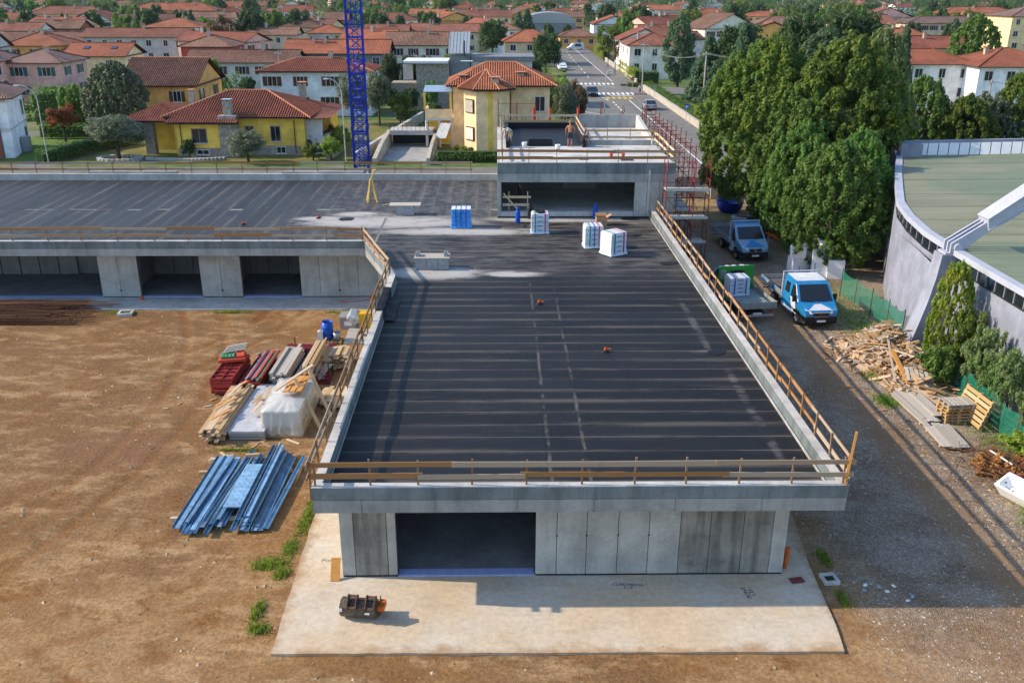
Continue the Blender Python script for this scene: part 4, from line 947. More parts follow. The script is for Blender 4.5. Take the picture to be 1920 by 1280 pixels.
# rusty reinforcement mesh and rods heaped before the wing
rb = empty('rebar_heap', (-33, 46.3, gz(-30, 47)), 0, 'heap of rusty reinforcement rods and mesh lying before the wing', 'rebar heap')
R = random.Random(11)
for i in range(170):
    L = R.uniform(5.5, 11.5); x0 = R.uniform(-2.0, 1.2)+(10.0-L)*.6; y0 = R.uniform(0, 2.9); z = .03+R.random()*1.0*(1-abs(y0-1.5)/2.2)
    board('rod', 'rebar_rust', (x0, y0, z), (x0+L, y0+R.uniform(-.25, .25), z+R.uniform(-.06, .06)), .032, .032, rb)
for i in range(50):
    x = R.uniform(0, 10.0); board('cross_rod', 'rebar_rust', (x, .1, .1+R.random()*.4), (x+R.uniform(-.1, .1), 2.8, .1+R.random()*.4), .025, .025, rb)
for i in range(2):
    o = MB().lathe([(.10, 0), (.12, .0), (.12, .09), (.10, .16)], n=12).build('marker_cap', 'orange_pvc', loc=((-20.7, 50.35, 0.0), (-7.35, 50.3, 0.0))[i]); tag(o, ('small orange cap on the footing by a wing pier', 'orange pipe end at the inner corner of the wing')[i], 'pipe end')
o = MB().path([(-9.2, 49.9, .02), (-8.6, 49.75, .02), (-8.0, 49.95, .02), (-7.5, 50.2, .02)], .02).build('cable_run', 'orange_pvc'); tag(o, 'thin rusty cable lying on the footing near the inner corner', 'cable')
for i in range(14):
    o = piece('rust_scrap', 'rebar_rust', (-7.8+RND.uniform(-.35, .35), 47.9+RND.uniform(-.3, .3), .0+.01*i), (.5, .03, .03), (0, 0, RND.uniform(0, 3))); tag(o, 'scrap of rusty rod on the pad by the footing', 'rod', 'rusty rod scraps on the pad')

# ------------------------------------------------------------ apron: excavator buckets, board, lettering, pipe
eb = empty('excavator_bucket', (-4.05, 21.7, 0), rad(-7), 'pair of worn steel excavator buckets lying on the sunny slab', 'excavator bucket'); eb.scale = (.84, .9, .84)
def ebucket(x0, x1, parent):
    prof = [(.30, .02), (.05, .0), (-.22, .10), (-.36, .32), (-.33, .56), (-.12, .70), (.12, .66)]   # curved shell, open to the rear
    m = MB(); n = len(prof); t = .03
    inner = [(y*.90+.03, z*.92+.03) for y, z in prof]
    for (xa, xb) in ((x0, x1),):
        vs = [(xa, y, z) for y, z in prof]+[(xb, y, z) for y, z in prof]+[(xa, y, z) for y, z in inner]+[(xb, y, z) for y, z in inner]
        fs = [(i, i+1, n+i+1, n+i) for i in range(n-1)]+[(2*n+i+1, 2*n+i, 3*n+i, 3*n+i+1) for i in range(n-1)]+[(0, n, 3*n, 2*n), (n-1, 2*n-1, 4*n-1, 3*n-1)]
        m.add(vs, fs)
    m.build('bucket_shell', 'bucket_steel', parent)
    for x in (x0, x1):
        m = MB(); vs = [(x-.012, y, z) for y, z in prof]+[(x+.012, y, z) for y, z in prof]; m.add(vs, [tuple(range(n)), tuple(range(2*n-1, n-1, -1))]+[((i+1) % n, i, n+i, n+(i+1) % n) for i in range(n)]); m.build('side_plate', 'bucket_steel', parent)
    cx = (x0+x1)/2
    for x in (cx-.15, cx+.15): MB().side([(-.36, .48), (.0, .72), (-.02, .90), (-.18, .94), (-.44, .66)], x-.015, x+.015).build('lug', 'bucket_rust', parent)
    for (y, z) in ((-.38, .62), (-.06, .86)): MB().tube((cx-.19, y, z), (cx+.19, y, z), .035).build('pin', 'bucket_rust', parent)
plain('bucket_steel', (.11, .095, .075), .5, .35, var=.5, sc=5); plain('bucket_rust', (.15, .075, .045), .6, .2, var=.3, sc=8); MATS.update({m.name: m for m in bpy.data.materials})
ebucket(-.55, .30, eb); ebucket(.34, .68, eb)
MB().box(.70, .92, -.1, .3, .30, .50).build('hitch_plate', 'orange_pvc', eb); MB().side([(.3, .02), (.1, .0), (-.1, .12), (.1, .5), (.34, .62)], .70, .73).build('cutting_plate', 'bucket_rust', eb)
piece('sticker', 'paper_label', (-.50, -.39, .50), (.1, .02, .12), parent=eb); piece('sticker', 'paper_label', (.42, -.39, .42), (.16, .02, .07), parent=eb)
o = MB().add([(-5.15, 23.35, 0), (-4.87, 23.35, 0), (-4.87, 23.78, .55), (-5.15, 23.78, .55), (-5.15, 23.32, .02), (-4.87, 23.32, .02), (-4.87, 23.75, .57), (-5.15, 23.75, .57)], [(0, 1, 2, 3), (4, 5, 6, 7), (0, 1, 5, 4), (1, 2, 6, 5), (2, 3, 7, 6), (3, 0, 4, 7)]).build('leaning_board', 'wood_amber'); tag(o, 'short amber board leaning against the corner of the front wall', 'board')
o = MB().tube((9.02, 23.9, 0), (9.06, 23.9, .72), .085, n=14).build('drain_pipe', 'orange_pvc'); tag(o, 'orange plastic drain pipe standing at the right wall corner', 'pipe')
o = piece('terracotta_tile', 'tub_red', (9.2, 23.2, .02), (.42, .26, .03), (0, 0, .2)); tag(o, 'flat reddish tile on the slab by the orange pipe', 'tile')
r = empty('pit_frame', (10.25, 23.3, gz(10.25, 23.3)), .1, 'square concrete pit frame in the soil at the slab edge', 'manhole')
for (a, b, c, d) in ((-.24, .24, -.24, -.16), (-.24, .24, .16, .24), (-.24, -.16, -.159, .159), (.16, .24, -.159, .159)): bx('rim', 'concrete_light', a, b, c, d, -.05, .12, r)
bx('opening', 'leaf_dark', -.16, .16, -.16, .16, -.05, .05, r)
def lettering(txt, loc, rz, size, mat, sx=1.0):
    cu = bpy.data.curves.new('lettering', 'FONT'); cu.body = txt; cu.size = size; cu.align_x = 'CENTER'; cu.extrude = .001; cu.space_line = .85; cu.shear = .15
    o = bpy.data.objects.new('lettering', cu); link(o); dg = bpy.context.evaluated_depsgraph_get(); me = bpy.data.meshes.new_from_object(o.evaluated_get(dg)); bpy.data.objects.remove(o)
    me.materials.clear(); me.materials.append(MATS[mat]); o = bpy.data.objects.new('lettering', me); o.location = loc; o.rotation_euler = (0, 0, rz); o.scale = (sx, 1, 1); return link(o)
for txt, loc, rz, sz, mt, lab in (('CUBOMEDIA\n1.15', (3.95, 23.0, .0045), -.05, .17, 'text_blue', 'blue marker lettering CUBOMEDIA 1.15'), ('PONT.\n1,35 -', (7.55, 22.65, .0045), 1.75, .20, 'text_dark', 'dark marker lettering PONT. 1,35'), ('Porta', (-5.35, 24.35, .0045), .08, .25, 'text_grey', 'faint grey marker lettering Porta')):
    o = lettering(txt, loc, rz, sz, mt); o.parent = slab; o['label'] = lab

R = random.Random(44)
for i in range(34):
    x, y = R.choice(((-9.5, 32.3), (-7.4, 36.5), (-12.6, 36.4), (-11, 41.8), (-7.2, 42.5), (-10.5, 31.6))); x += R.gauss(0, .9); y += R.gauss(0, .35)
    if x > -6.6: continue
    o = piece('ground_offcut', R.choice(('wood_scrap', 'wood_grey', 'wood_pale')), (x, y, gz(x, y)+.02), (R.uniform(.2, .7), R.uniform(.05, .12), .03), (0, R.uniform(-.1, .1), R.uniform(0, 6.3))); tag(o, 'small timber offcut lying on the soil round the stacks', 'offcut', 'offcuts on the soil round the stacks')

# ------------------------------------------------------------ vehicles
def wheel(parent, x, y, r=.36, w=.22):
    wl = empty('wheel', (x, y, r), 0, parent=parent); s = 1 if x > 0 else -1
    m = MB().lathe([(r*.62, -w/2), (r*.93, -w/2), (r, -w*.32), (r, w*.32), (r*.93, w/2), (r*.62, w/2)], n=22)
    m.build('tyre', 'rubber', wl, rot=(0, rad(90), 0), smooth=False)
    MB().lathe([(r*.6, -.03), (r*.62, .03), (r*.35, .05), (r*.12, .07)], n=16).build('rim', 'chrome', wl, loc=(s*w*.38, 0, 0), rot=(0, rad(90)*s, 0))
    return wl
def plate(parent, name, mat, ya, za, yb, zb, xa, xb, off=.012, x2=None):   # panel laid on a sloping front face between two heights
    d = Vector((yb-ya, zb-za)).normalized(); n = Vector((-d.y, d.x))*off
    xa2, xb2 = x2 or (xa, xb); m = MB()
    q = [(xa, ya, za), (xb, ya, za), (xb2, yb, zb), (xa2, yb, zb)]
    m.add(q+[(x, y+n.x, z+n.y) for x, y, z in q], [(3, 2, 1, 0), (4, 5, 6, 7), (0, 1, 5, 4), (1, 2, 6, 5), (2, 3, 7, 6), (3, 0, 4, 7)])
    return m.build(name, mat, parent)
def sidepane(parent, name, mat, pts, x, th=.012):     # panel on a cab side; pts in (y,z), x(y,z)
    m = MB(); n = len(pts); a = [(x(y, z), y, z) for y, z in pts]; s = 1 if a[0][0] > 0 else -1
    m.add(a+[(X+s*th, y, z) for X, y, z in a], [tuple(range(n)), tuple(range(2*n-1, n-1, -1))]+[(i, (i+1) % n, n+(i+1) % n, n+i) for i in range(n)])
    return m.build(name, mat, parent)
def flatbed(loc, rz, label, body, roof_mat, crew, bedL, W=2.05, hood=(.75, 1.28), headboard=None, side='galvanised', nose='van_white', patch=None, grille_red=True):
    r = empty('flatbed_truck', loc, rz, label, 'truck', 'flatbed trucks parked on the gravel lane')
    cl = 3.10 if crew else 2.15
    prof = [(.10, .40), (.0, .55), (.0, .86), (.10, 1.02), hood, (hood[0]+.78, 2.08), (hood[0]+1.05, 2.22), (cl-.05, 2.24), (cl, 2.15), (cl, .45), (cl-.1, .40)]
    tx = lambda y, z: (max(0, z-1.15)*.13+max(0, .45-y)**2*.9)
    MB().side(prof, -W/2, W/2, tx).build('cab', body, r)
    X = lambda s: (lambda y, z: s*(W/2-tx(y, z)))
    rp = MB().side([(hood[0]+.98, 2.20), (hood[0]+1.15, 2.245), (cl-.06, 2.262), (cl-.06, 2.20)], -W/2+.2, W/2-.2).build('roof_panel', roof_mat, r)
    for i in range(7): bx('roof_rib', roof_mat, -W/2+.33+i*.2, -W/2+.37+i*.2, hood[0]+1.3, cl-.12, 2.262, 2.275, rp)
    a, b = hood, (hood[0]+.78, 2.08)
    ws = plate(r, 'windscreen', 'dark_window', a[0]+.05, a[1]+.055, b[0]-.03, b[1]-.03, -W/2+.14, W/2-.14, .014, (-W/2+.24, W/2-.24))
    plate(r, 'bonnet_panel', patch or nose, .13, 1.03, hood[0]-.15, hood[1]-.05, -.68, .68, .012, (-.16, .16))
    plate(r, 'bonnet_stripe', 'van_navy', .12, 1.026, hood[0]-.08, hood[1]-.027, -.66, -.58, .010, (-.1, -.02)); plate(r, 'bonnet_stripe', 'van_navy', .12, 1.026, hood[0]-.08, hood[1]-.027, .58, .66, .010, (.02, .1))
    MB().side([(.02, .30), (-.06, .42), (-.07, .66), (-.02, .72), (.5, .72), (.5, .30)], -W/2+.02, W/2-.02, lambda y, z: max(0, .30-y)*.42).build('bumper', 'black_plastic', r)
    bx('grille', 'dark_metal', -.42, .42, -.018, .03, .74, .93, r); bx('grille_bar', 'chrome', -.50, .50, -.024, -.0, .935, .965, r); bx('grille_bar', 'chrome', -.40, .40, -.024, -.0, .705, .73, r)
    bx('badge', 'tail_red' if grille_red else 'chrome', -.06, .06, -.028, -.019, .80, .88, r)
    for s in (-1, 1):
        MB().add([(s*.50, .0, .86), (s*.84, .10, .92), (s*.86, .22, 1.10), (s*.58, .07, 1.0), (s*.50, -.025, .87), (s*.85, .08, .93), (s*.875, .21, 1.115), (s*.58, .045, 1.02)], [(0, 1, 2, 3), (4, 5, 6, 7), (0, 1, 5, 4), (1, 2, 6, 5), (2, 3, 7, 6), (3, 0, 4, 7)]).build('headlight', 'headlight', r)
        sidepane(r, 'side_window', 'dark_window', [(hood[0]+.35, 1.34), (cl*.62 if crew else cl-.25, 1.34), (cl*.62-.03 if crew else cl-.28, 1.98), (hood[0]+.82, 1.98)], X(s))
        sidepane(r, 'pillar', nose, [(hood[0]+.05, 1.30), (hood[0]+.22, 1.30), (hood[0]+.86, 2.08), (hood[0]+.78, 2.08)], X(s), .008)
        if crew: sidepane(r, 'side_window', 'dark_window', [(cl*.72, 1.38), (cl-.32, 1.38), (cl-.34, 1.92), (cl*.72, 1.94)], X(s))
        sidepane(r, 'door_panel', nose, [(hood[0]+.15, .58), (hood[0]+.75, .58), (hood[0]+1.25, 1.28), (hood[0]+.55, 1.28)], X(s), .006); sidepane(r, 'sill_panel', nose, [(1.45, .46), (cl-.05, .46), (cl-.05, .60), (1.45, .60)], X(s), .006); sidepane(r, 'door_gap', 'van_navy', [(hood[0]+1.22, .6), (hood[0]+1.24, .6), (hood[0]+1.24, 2.0), (hood[0]+1.22, 2.0)], X(s), .014)
        bx('fog_lamp', 'headlight', s*.72-.09, s*.72+.09, -.03, .04, .50, .58, r); bx('wiper', 'black_plastic', s*.35-.3, s*.35+.25, hood[0]+.02, hood[0]+.05, hood[1]+.05, hood[1]+.075, r)
        bx('door_handle', 'black_plastic', s*(W/2)-.01, s*(W/2)+.02, cl*.58, cl*.58+.18, 1.12, 1.17, r)
        mr = MB().box(s*(W/2+.02), s*(W/2+.20), hood[0]+.30, hood[0]+.42, 1.25, 1.62).build('mirror', 'black_plastic', r)
        wheel(r, s*(W/2-.13), .93)
        sidepane(r, 'wheel_arch', 'black_plastic', [(.93+.50*math.cos(t), .40+.48*math.sin(t)) for t in [math.pi*i/10 for i in range(11)]], X(s), .005)
        wheel(r, s*(W/2-.20), cl+bedL*.45)
    bx('number_plate', 'paper_label', -.24, .24, -.085, -.07, .44, .55, r)
    bx('chassis', 'dark_metal', -.45, .45, .6, cl+bedL-.05, .42, .62, r)
    y0, y1 = cl+.08, cl+.08+bedL
    bx('bed_floor', 'bed_wood' if headboard is None else 'truck_bed', -W/2, W/2, y0, y1, .86, .93, r)
    for k in (0, 1):
        for (a, b, c, d) in ((-W/2-.03, -W/2, y0, y1), (W/2, W/2+.03, y0, y1), (-W/2, W/2, y1, y1+.03)):
            bx('side_board', side, a, b, c, d, .84+k*.185, 1.02+k*.185, r)
    for x in (-W/2-.035, W/2+.035):
        for y in (y0+.02, (y0+y1)/2, y1-.03): piece('stanchion', side, (x, y, 1.02), (.04, .06, .42), parent=r)
    hb = headboard or 'galvanised'
    if headboard:
        bx('headboard', hb, -W/2-.03, W/2+.03, y0-.06, y0-.01, .86, 2.3, r); bx('headboard_window', 'dark_window', -.5, .35, y0-.008, y0+.004, 1.75, 2.05, r); bx('headboard_window', 'truck_bed', .62, .95, y0-.008, y0+.004, 1.55, 2.1, r)
    else:
        for x in (-W/2+.02, W/2-.02): bx('ladder_post', 'van_white', x-.03, x+.03, y0-.06, y0, .86, 2.36, r)
        bx('ladder_bar', 'van_white', -W/2, W/2, y0-.06, y0, 2.30, 2.36, r); bx('headboard', hb, -W/2+.05, W/2-.05, y0-.05, y0-.02, .93, 1.4, r)
    bx('rear_plate', 'paper_label', -.25, .25, y1-.02, y1+.0, .5, .6, r); bx('rear_bar', 'galvanised', -W/2+.1, W/2-.1, y1-.1, y1-.02, .38, .48, r)
    for s in (-1, 1): bx('tail_lamp', 'tail_red', s*.75-.12, s*.75+.12, y1-.02, y1+.01, .62, .72, r)
    return r
gl = gz(17, 47)
v1 = flatbed((17.30, 45.35, -.085), rad(4.5), 'blue and white crew-cab flatbed truck with empty bed by the wood heap', 'van_blue', 'van_white', True, 3.1)
for s in (1, 2): pass
m = bx('panel_print', 'van_blue', -1.065, -1.06, 4.0, 4.55, .88, 1.16, v1); m = bx('panel_print', 'van_blue', -1.065, -1.06, 5.6, 6.15, .88, 1.16, v1)
v2 = flatbed((17.15, 58.0, -.085), rad(7), 'blue and grey single-cab flatbed truck parked in the tree shade', 'truck_pale', 'van_blue', False, 3.9, hood=(.85, 1.34), nose='van_white', patch='van_blue', grille_red=False)
v3 = flatbed((13.35, 51.75, -.085), math.pi+.15, 'flatbed truck with green headboard and blue cab beside the parapet', 'van_blue', 'glass_blue_roof', False, 3.25, headboard='truck_green', side='truck_bed')
for k in range(3): bx('roof_stripe', 'van_white', -.5+k*.45, -.25+k*.45, 1.9, 2.1, 2.266, 2.279, v3)
wp = wrapped_pallet((13.55, 48.7, .85), rad(8), 1.15, 1.0, 1.0, 'pallet wrapped in pale blue film riding on the green truck', 'bag_wrap', ('strap_blue', 'strap_blue')); wp['group'] = 'load on the green truck'
def lane_things():
    # styrofoam blocks
    R = random.Random(8)
    for i, (x, y, z, sx, sy, sz, rz, ry) in enumerate(((19.5, 56.2, 0, 1.1, .9, .95, .4, 0), (19.3, 56.0, .96, .8, .7, .7, .1, .12), (20.5, 55.2, 0, 1.0, .9, 1.75, -.3, 0), (21.3, 54.6, 0, 1.0, .7, 1.2, -.2, 0), (20.9, 55.9, 0, .9, .9, 2.1, .3, 0), (20.0, 56.9, 0, .9, .6, 1.5, .2, 0))):
        r = empty('polystyrene_block', (x, y, gz(x, y)+.03+z), rz, ('stepped white polystyrene block in the stack under the dark tree', 'white polystyrene void-former with open cells in the stack under the tree')[i % 2], 'foam block', 'white foam blocks under the dark tree')
        if i % 2: 
            for (a, b, c, d) in ((-sx/2, sx/2, -sy/2, -sy/2+.1), (-sx/2, sx/2, sy/2-.1, sy/2), (-sx/2, -sx/2+.1, -sy/2+.101, sy/2-.101), (sx/2-.1, sx/2, -sy/2+.101, sy/2-.101), (-.05, .05, -sy/2+.101, sy/2-.101)): bx('cell_wall', 'styrofoam', a, b, c, d, 0, sz, r)
            bx('base', 'styrofoam', -sx/2+.1, sx/2-.1, -sy/2+.1, sy/2-.1, 0, sz*.55, r)
        else:
            bx('block', 'styrofoam', -sx/2, sx/2, -sy/2, sy/2, 0, sz*.75, r); bx('block_step', 'styrofoam', -sx/2, 0, -sy/2, sy/2, sz*.752, sz, r)
            bx('strap', 'strap_blue', -.3, -.26, -sy/2-.006, sy/2+.006, .02, sz*.5, r)
    for i in range(3):
        o = board('pipe_length', 'orange_pvc', (18.9+.12*i, 62.0, .9), (20.8+.1*i, 58.9, .5), .11, .11); tag(o, 'orange plastic pipe length resting beside the shaded truck', 'pipe', 'orange pipes by the shaded truck')
    for x, y in ((19.1, 61.8), (20.7, 59.1)): o = MB().tube((x, y, -.1), (x, y, .85 if x < 20 else .5), .05).build('pipe_trestle', 'wood_grey'); tag(o, 'short timber prop under the orange pipes', 'prop', 'props under the orange pipes')
    # blue planter with shrub, concrete drum
    r = empty('planter', (18.95, 72.6, -.1), 0, 'big round blue tub with a shrub by the gate', 'planter'); MB().lathe([(.65, 0), (.95, .35), (1.12, .95), (1.05, .95), (.9, .4), (.6, .12)], n=22).build('tub', 'crane_blue', r, smooth=True)
    foliage_blob('shrub', 'leaf_dark', r, (0, 0, 1.5), (.9, .9, .8), 700, .16, 21)
    r = empty('water_tank', (19.0, 68.6, -.1), 0, 'low blue-grey round tank with red lid rim beside the lane', 'tank'); MB().lathe([(.8, 0), (.85, .5), (.8, .62), (.55, .66), (.5, .55)], n=22).build('shell', 'glass_blue_roof', r, smooth=True); MB().lathe([(.3, .60), (.3, .70)], n=14).build('cap', 'form_red_bright', r)
    bx('crate', 'dark_metal', .1, .8, -1.2, -.6, 0, .75, r)
    # gate and fence at the end of the lane
    r = empty('site_gate', (14.2, 77.8, -.29), 0, 'pale grey mesh site gate closing the end of the lane', 'gate')
    for x in (0, 3.9): MB().tube((x, 0, 0), (x, 0, 2.2), .05).build('post', 'dark_metal', r)
    MB().box(.08, 3.82, -.012, .012, .15, 2.0).build('infill', 'galvanised', r)
    for z in (.15, 2.0): MB().tube((.05, -.03, z), (3.85, -.03, z), .025).build('frame_bar', 'galvanised', r)
    r = empty('gate_pillar', (18.75, 77.6, -.29), 0, 'pale concrete gate pillar with a letter slot beside the blue tub', 'pillar'); bx('shaft', 'concrete_light', -.3, .3, -.25, .25, 0, 2.1, r); MB().prism([(-.3, -.25), (.3, -.25), (.22, .25), (-.22, .25)], 2.102, 2.25).build('cap', 'concrete_light', r); bx('letter_slot', 'dark_metal', -.12, .12, -.262, -.252, 1.2, 1.4, r)
    r = empty('lane_fence', (19.1, 78, -.29), 0, 'dark panel fence running on from the gate pillar', 'fence')
    for i in range(6): bx('panel', 'grey_metal', .1+i*1.5, 1.54+i*1.5, -.03, .03, .1, 1.9, r)
    # green net fence
    r = empty('net_fence', (20.35, 50.9, gz(20.3, 50)), 0, 'green shade-net fence on thin posts beside the hall buttress', 'fence')
    pts = [(0, 0), (.15, -1.9), (.3, -3.8), (.45, -5.7), (.55, -7.4)]
    for x, y in pts: MB().tube((x, y, 0), (x, y, 1.75), .03, n=6).build('post', 'rebar_rust', r)
    for (a, b) in zip(pts[:-1], pts[1:]):
        m = MB(); n = 6; vs = []
        for i in range(n+1):
            t = i/n; x = a[0]+(b[0]-a[0])*t; y = a[1]+(b[1]-a[1])*t; sg = .18*math.sin(math.pi*t)
            vs += [(x, y, .25), (x+.05*math.sin(i*2), y, .9), (x, y, 1.65-sg)]
        m.add(vs, [(i*3+j, i*3+j+1, i*3+j+4, i*3+j+3) for i in range(n) for j in range(2)]); m.build('net', 'green_net', r)
    # second net by the pallets
    r = empty('net_fence', (20.6, 38.5, gz(20.6, 36)), 0, 'sagging green net fence behind the leaning pallet and shrubs', 'fence')
    pts = [(0, 0), (.1, -2.2), (.1, -4.4), (.0, -6.6), (-.2, -9.0)]
    for x, y in pts: MB().tube((x, y, 0), (x, y, 1.6), .03, n=6).build('post', 'rebar_rust', r)
    for (a, b) in zip(pts[:-1], pts[1:]):
        m = MB(); vs = []
        for i in range(7):
            t = i/6; x = a[0]+(b[0]-a[0])*t; y = a[1]+(b[1]-a[1])*t; vs += [(x, y, .1), (x+.06*math.sin(i*2), y, .8), (x, y, 1.5-.2*math.sin(math.pi*t))]
        m.add(vs, [(i*3+j, i*3+j+1, i*3+j+4, i*3+j+3) for i in range(6) for j in range(2)]); m.build('net', 'green_net', r)
    # heap of scrap wood
    heap = empty('scrap_wood_heap', (18.9, 40.2, gz(19, 40)), 0, 'long heap of broken boards and scrap wood below the buttress', 'wood heap'); R = random.Random(17)
    def hz(x, y): return max(0, 1.75*math.exp(-((x-.3)/1.3)**2-((y-1.2)/1.7)**2)+1.15*math.exp(-((x-.5)/1.0)**2-((y+1.9)/1.9)**2))
    for i in range(285):
        y = R.gauss(0, 1.9)+.2; x = R.gauss(.15+(.25 if y < 0 else -.15)*1, .85)
        if abs(y) > 4 or abs(x) > 2.4: continue
        z = hz(x, y)*R.uniform(.45, 1.0)+.05; L = R.choice((.45, .6, .8, 1.0, 1.4)); 
        piece('scrap_board', R.choice(('wood_scrap', 'wood_scrap', 'wood_pale', 'wood_grey')), (x, y, z), (L, R.uniform(.09, .20), R.uniform(.02, .06)), (R.uniform(-.5, .5), R.uniform(-.45, .45), R.uniform(0, 6.3)), heap)
    core = MB(); n = 24
    vs = [(x*.22-2.6, y*.4-4.4, max(-.05, hz(x*.22-2.6, y*.4-4.4)*.72-.06)) for y in range(n) for x in range(n)]
    core.add(vs, [(j*n+i, j*n+i+1, (j+1)*n+i+1, (j+1)*n+i) for j in range(n-1) for i in range(n-1)]); core.build('rubble_core', 'wood_scrap', heap, smooth=True)
    m = MB()
    for i in range(700):
        y = R.gauss(0, 2.1)+.1; x = R.gauss(.1, 1.0); z = hz(x, y)*R.uniform(.75, 1.05)+.03; L = R.uniform(.15, .5); a = R.uniform(0, 6.3); e = R.uniform(-.5, .5)
        d = Vector((math.cos(a)*math.cos(e), math.sin(a)*math.cos(e), math.sin(e)))*L/2; c = Vector((x, y, z)); m.bar(c-d, c+d, R.uniform(.03, .09), R.uniform(.015, .04))
    o = m.build('splinters', 'wood_scrap', heap); o['kind'] = 'stuff'
    for a, b, w, mt, lab in (((18.55, 39.3, 1.15), (18.6, 37.2, .35), .2, 'wood_amber', 'thick amber beam leaning down the front of the scrap heap'), ((18.9, 40.9, 1.5), (18.1, 37.5, .3), .08, 'wood_grey', 'thin grey pole lying down the scrap heap'), ((19.4, 41.2, 1.45), (19.75, 37.7, .6), .18, 'wood_amber', 'amber plank lying over the ridge of the scrap heap'), ((18.2, 41.5, 1.0), (20.2, 41.0, 1.5), .12, 'wood_pale', 'pale board lying across the top of the scrap heap')):
        o = board('beam', mt, a, b, w, .07); tag(o, lab, 'beam')
    pallet((19.15, 37.55, .62), (rad(28), rad(-6), rad(-12)), 'grey pallet lying tilted on the scrap heap', 'pallets by the scrap heap', 'wood_grey')
    # long boards in the gravel
    timber_stack((17.75, 33.7, gz(17.7, 35)), .04, .75, 3.3, 4, 'wood_grey', 'long grey-white boards stacked flat on the gravel', bw=.2, bh=.035)
    timber_stack((18.45, 34.2, gz(18.4, 36)+.1), .03, .45, 3.4, 3, 'wood_grey', 'long wide board pair lying between gravel boards and pallets', bw=.24, bh=.04)
    timber_stack((17.65, 31.7, gz(17.6, 32.5)), -.04, 1.0, 2.0, 4, 'wood_grey', 'short stack of broad weathered sheets at the end of the boards', bw=.33, bh=.035)
    for k in range(6): pallet((19.35+R.uniform(-.04, .04), 34.35+R.uniform(-.04, .04), gz(19.3, 34.3)+.03+k*.148), (0, 0, .08+R.uniform(-.05, .05)), 'pallet in the neat pile of pallets beside the leaning pallet', 'pallets by the scrap heap', 'wood_pallet' if k < 5 else 'wood_grey')
    p_ = pallet((20.1, 34.2, .62), (0, rad(-72), rad(4)), 'large amber pallet standing on edge behind the pallet pile', 'pallets by the scrap heap', 'wood_pallet', w=1.3, d=1.9)
    # bath tub, rail
    tb = empty('bath_tub', (18.75, 27.75, gz(18.7, 27.7)+.16), rad(-66), 'white bath tub lying tilted on the gravel edge near the brushwood', 'bath tub'); tb.rotation_euler = (rad(24), 0, rad(-66))
    def rr(hx, hy, r_, z, n=5):
        o = []
        for sx, sy, a0 in ((1, 1, 0), (-1, 1, 90), (-1, -1, 180), (1, -1, 270)):
            for i in range(n+1):
                t = rad(a0+90*i/n); o.append((sx*(hx-r_)+r_*math.cos(t), sy*(hy-r_)+r_*math.sin(t), z))
        return o
    m = MB(); rings = [rr(.80, .33, .12, .0), rr(.87, .40, .05, .46), rr(.87, .40, .05, .50), rr(.78, .31, .14, .50), rr(.72, .26, .16, .30), rr(.62, .22, .18, .10)]; k = len(rings[0]); vs = sum(rings, [])
    m.add(vs, [(j*k+i, j*k+(i+1) % k, (j+1)*k+(i+1) % k, (j+1)*k+i) for j in range(5) for i in range(k)]+[tuple(range(5*k, 6*k)), tuple(range(k-1, -1, -1))]); m.build('basin', 'tub_white', tb)
    bx('rim_board', 'tub_red', -.9, .9, .41, .44, .05, .5, tb); MB().lathe([(.035, .101), (.035, .105)], (-.45, 0, 0), 10).build('drain', 'dark_metal', tb); bx('tap_hole', 'dark_metal', -.70, -.68, -.03, .03, .34, .40, tb)
    for i in range(2):
        o = board('gutter_length', 'galvanised', (18.2+.35*i, 26.6-.25*i, .04), (19.4+.35*i, 25.6-.25*i, .04), .10, .05); tag(o, 'pale metal gutter length lying in the grass beside the bath tub', 'gutter', 'gutter lengths by the bath tub')
lane_defs = lane_things

# ------------------------------------------------------------ foliage
def leaf_mesh(name, mat, centers, n, size, rnd, up_bias=.65, aspect=.62):
    # leaf-sized folded faces round many clump centres (x,y,z,radius)
    vs, fs = [], []; w = [c[3]**2 for c in centers]; tot = sum(w); acc = []; s = 0
    for q in w: s += q/tot; acc.append(s)
    import bisect
    for _ in range(n):
        c = centers[min(bisect.bisect(acc, rnd.random()), len(centers)-1)]
        d = Vector((rnd.gauss(0, 1), rnd.gauss(0, 1), rnd.gauss(0, 1))).normalized()
        r = c[3]*(rnd.random()**.45); p = Vector(c[:3])+d*r
        nrm = (d+Vector((rnd.uniform(-.7, .7), rnd.uniform(-.7, .7), rnd.uniform(-.5, .7)+up_bias))).normalized()
        t = nrm.cross(Vector((rnd.uniform(-1, 1), rnd.uniform(-1, 1), rnd.uniform(-1, 1)))).normalized(); b = nrm.cross(t)
        s_ = size*rnd.uniform(.6, 1.35); k = len(vs)
        vs += [p-t*s_*.5, p+b*s_*aspect*.5, p+t*s_*.5+nrm*s_*.10, p-b*s_*aspect*.5]; fs.append((k, k+1, k+2, k+3))
    me = bpy.data.meshes.new(name); me.from_pydata([tuple(v) for v in vs], [], fs); me.materials.append(MATS[mat]); me.update(); return me
def foliage_blob(name, mat, parent, c, rxyz, n, size, seed, clumps=14):
    R = random.Random(seed); cs = []
    for i in range(clumps):
        d = Vector((R.gauss(0, 1), R.gauss(0, 1), R.gauss(0, 1))).normalized()*R.uniform(.3, .8)
        cs.append((c[0]+d.x*rxyz[0], c[1]+d.y*rxyz[1], c[2]+d.z*rxyz[2], min(rxyz)*R.uniform(.28, .5)))
    return link(bpy.data.objects.new(name, leaf_mesh(name, mat, cs, n, size, R)), parent)
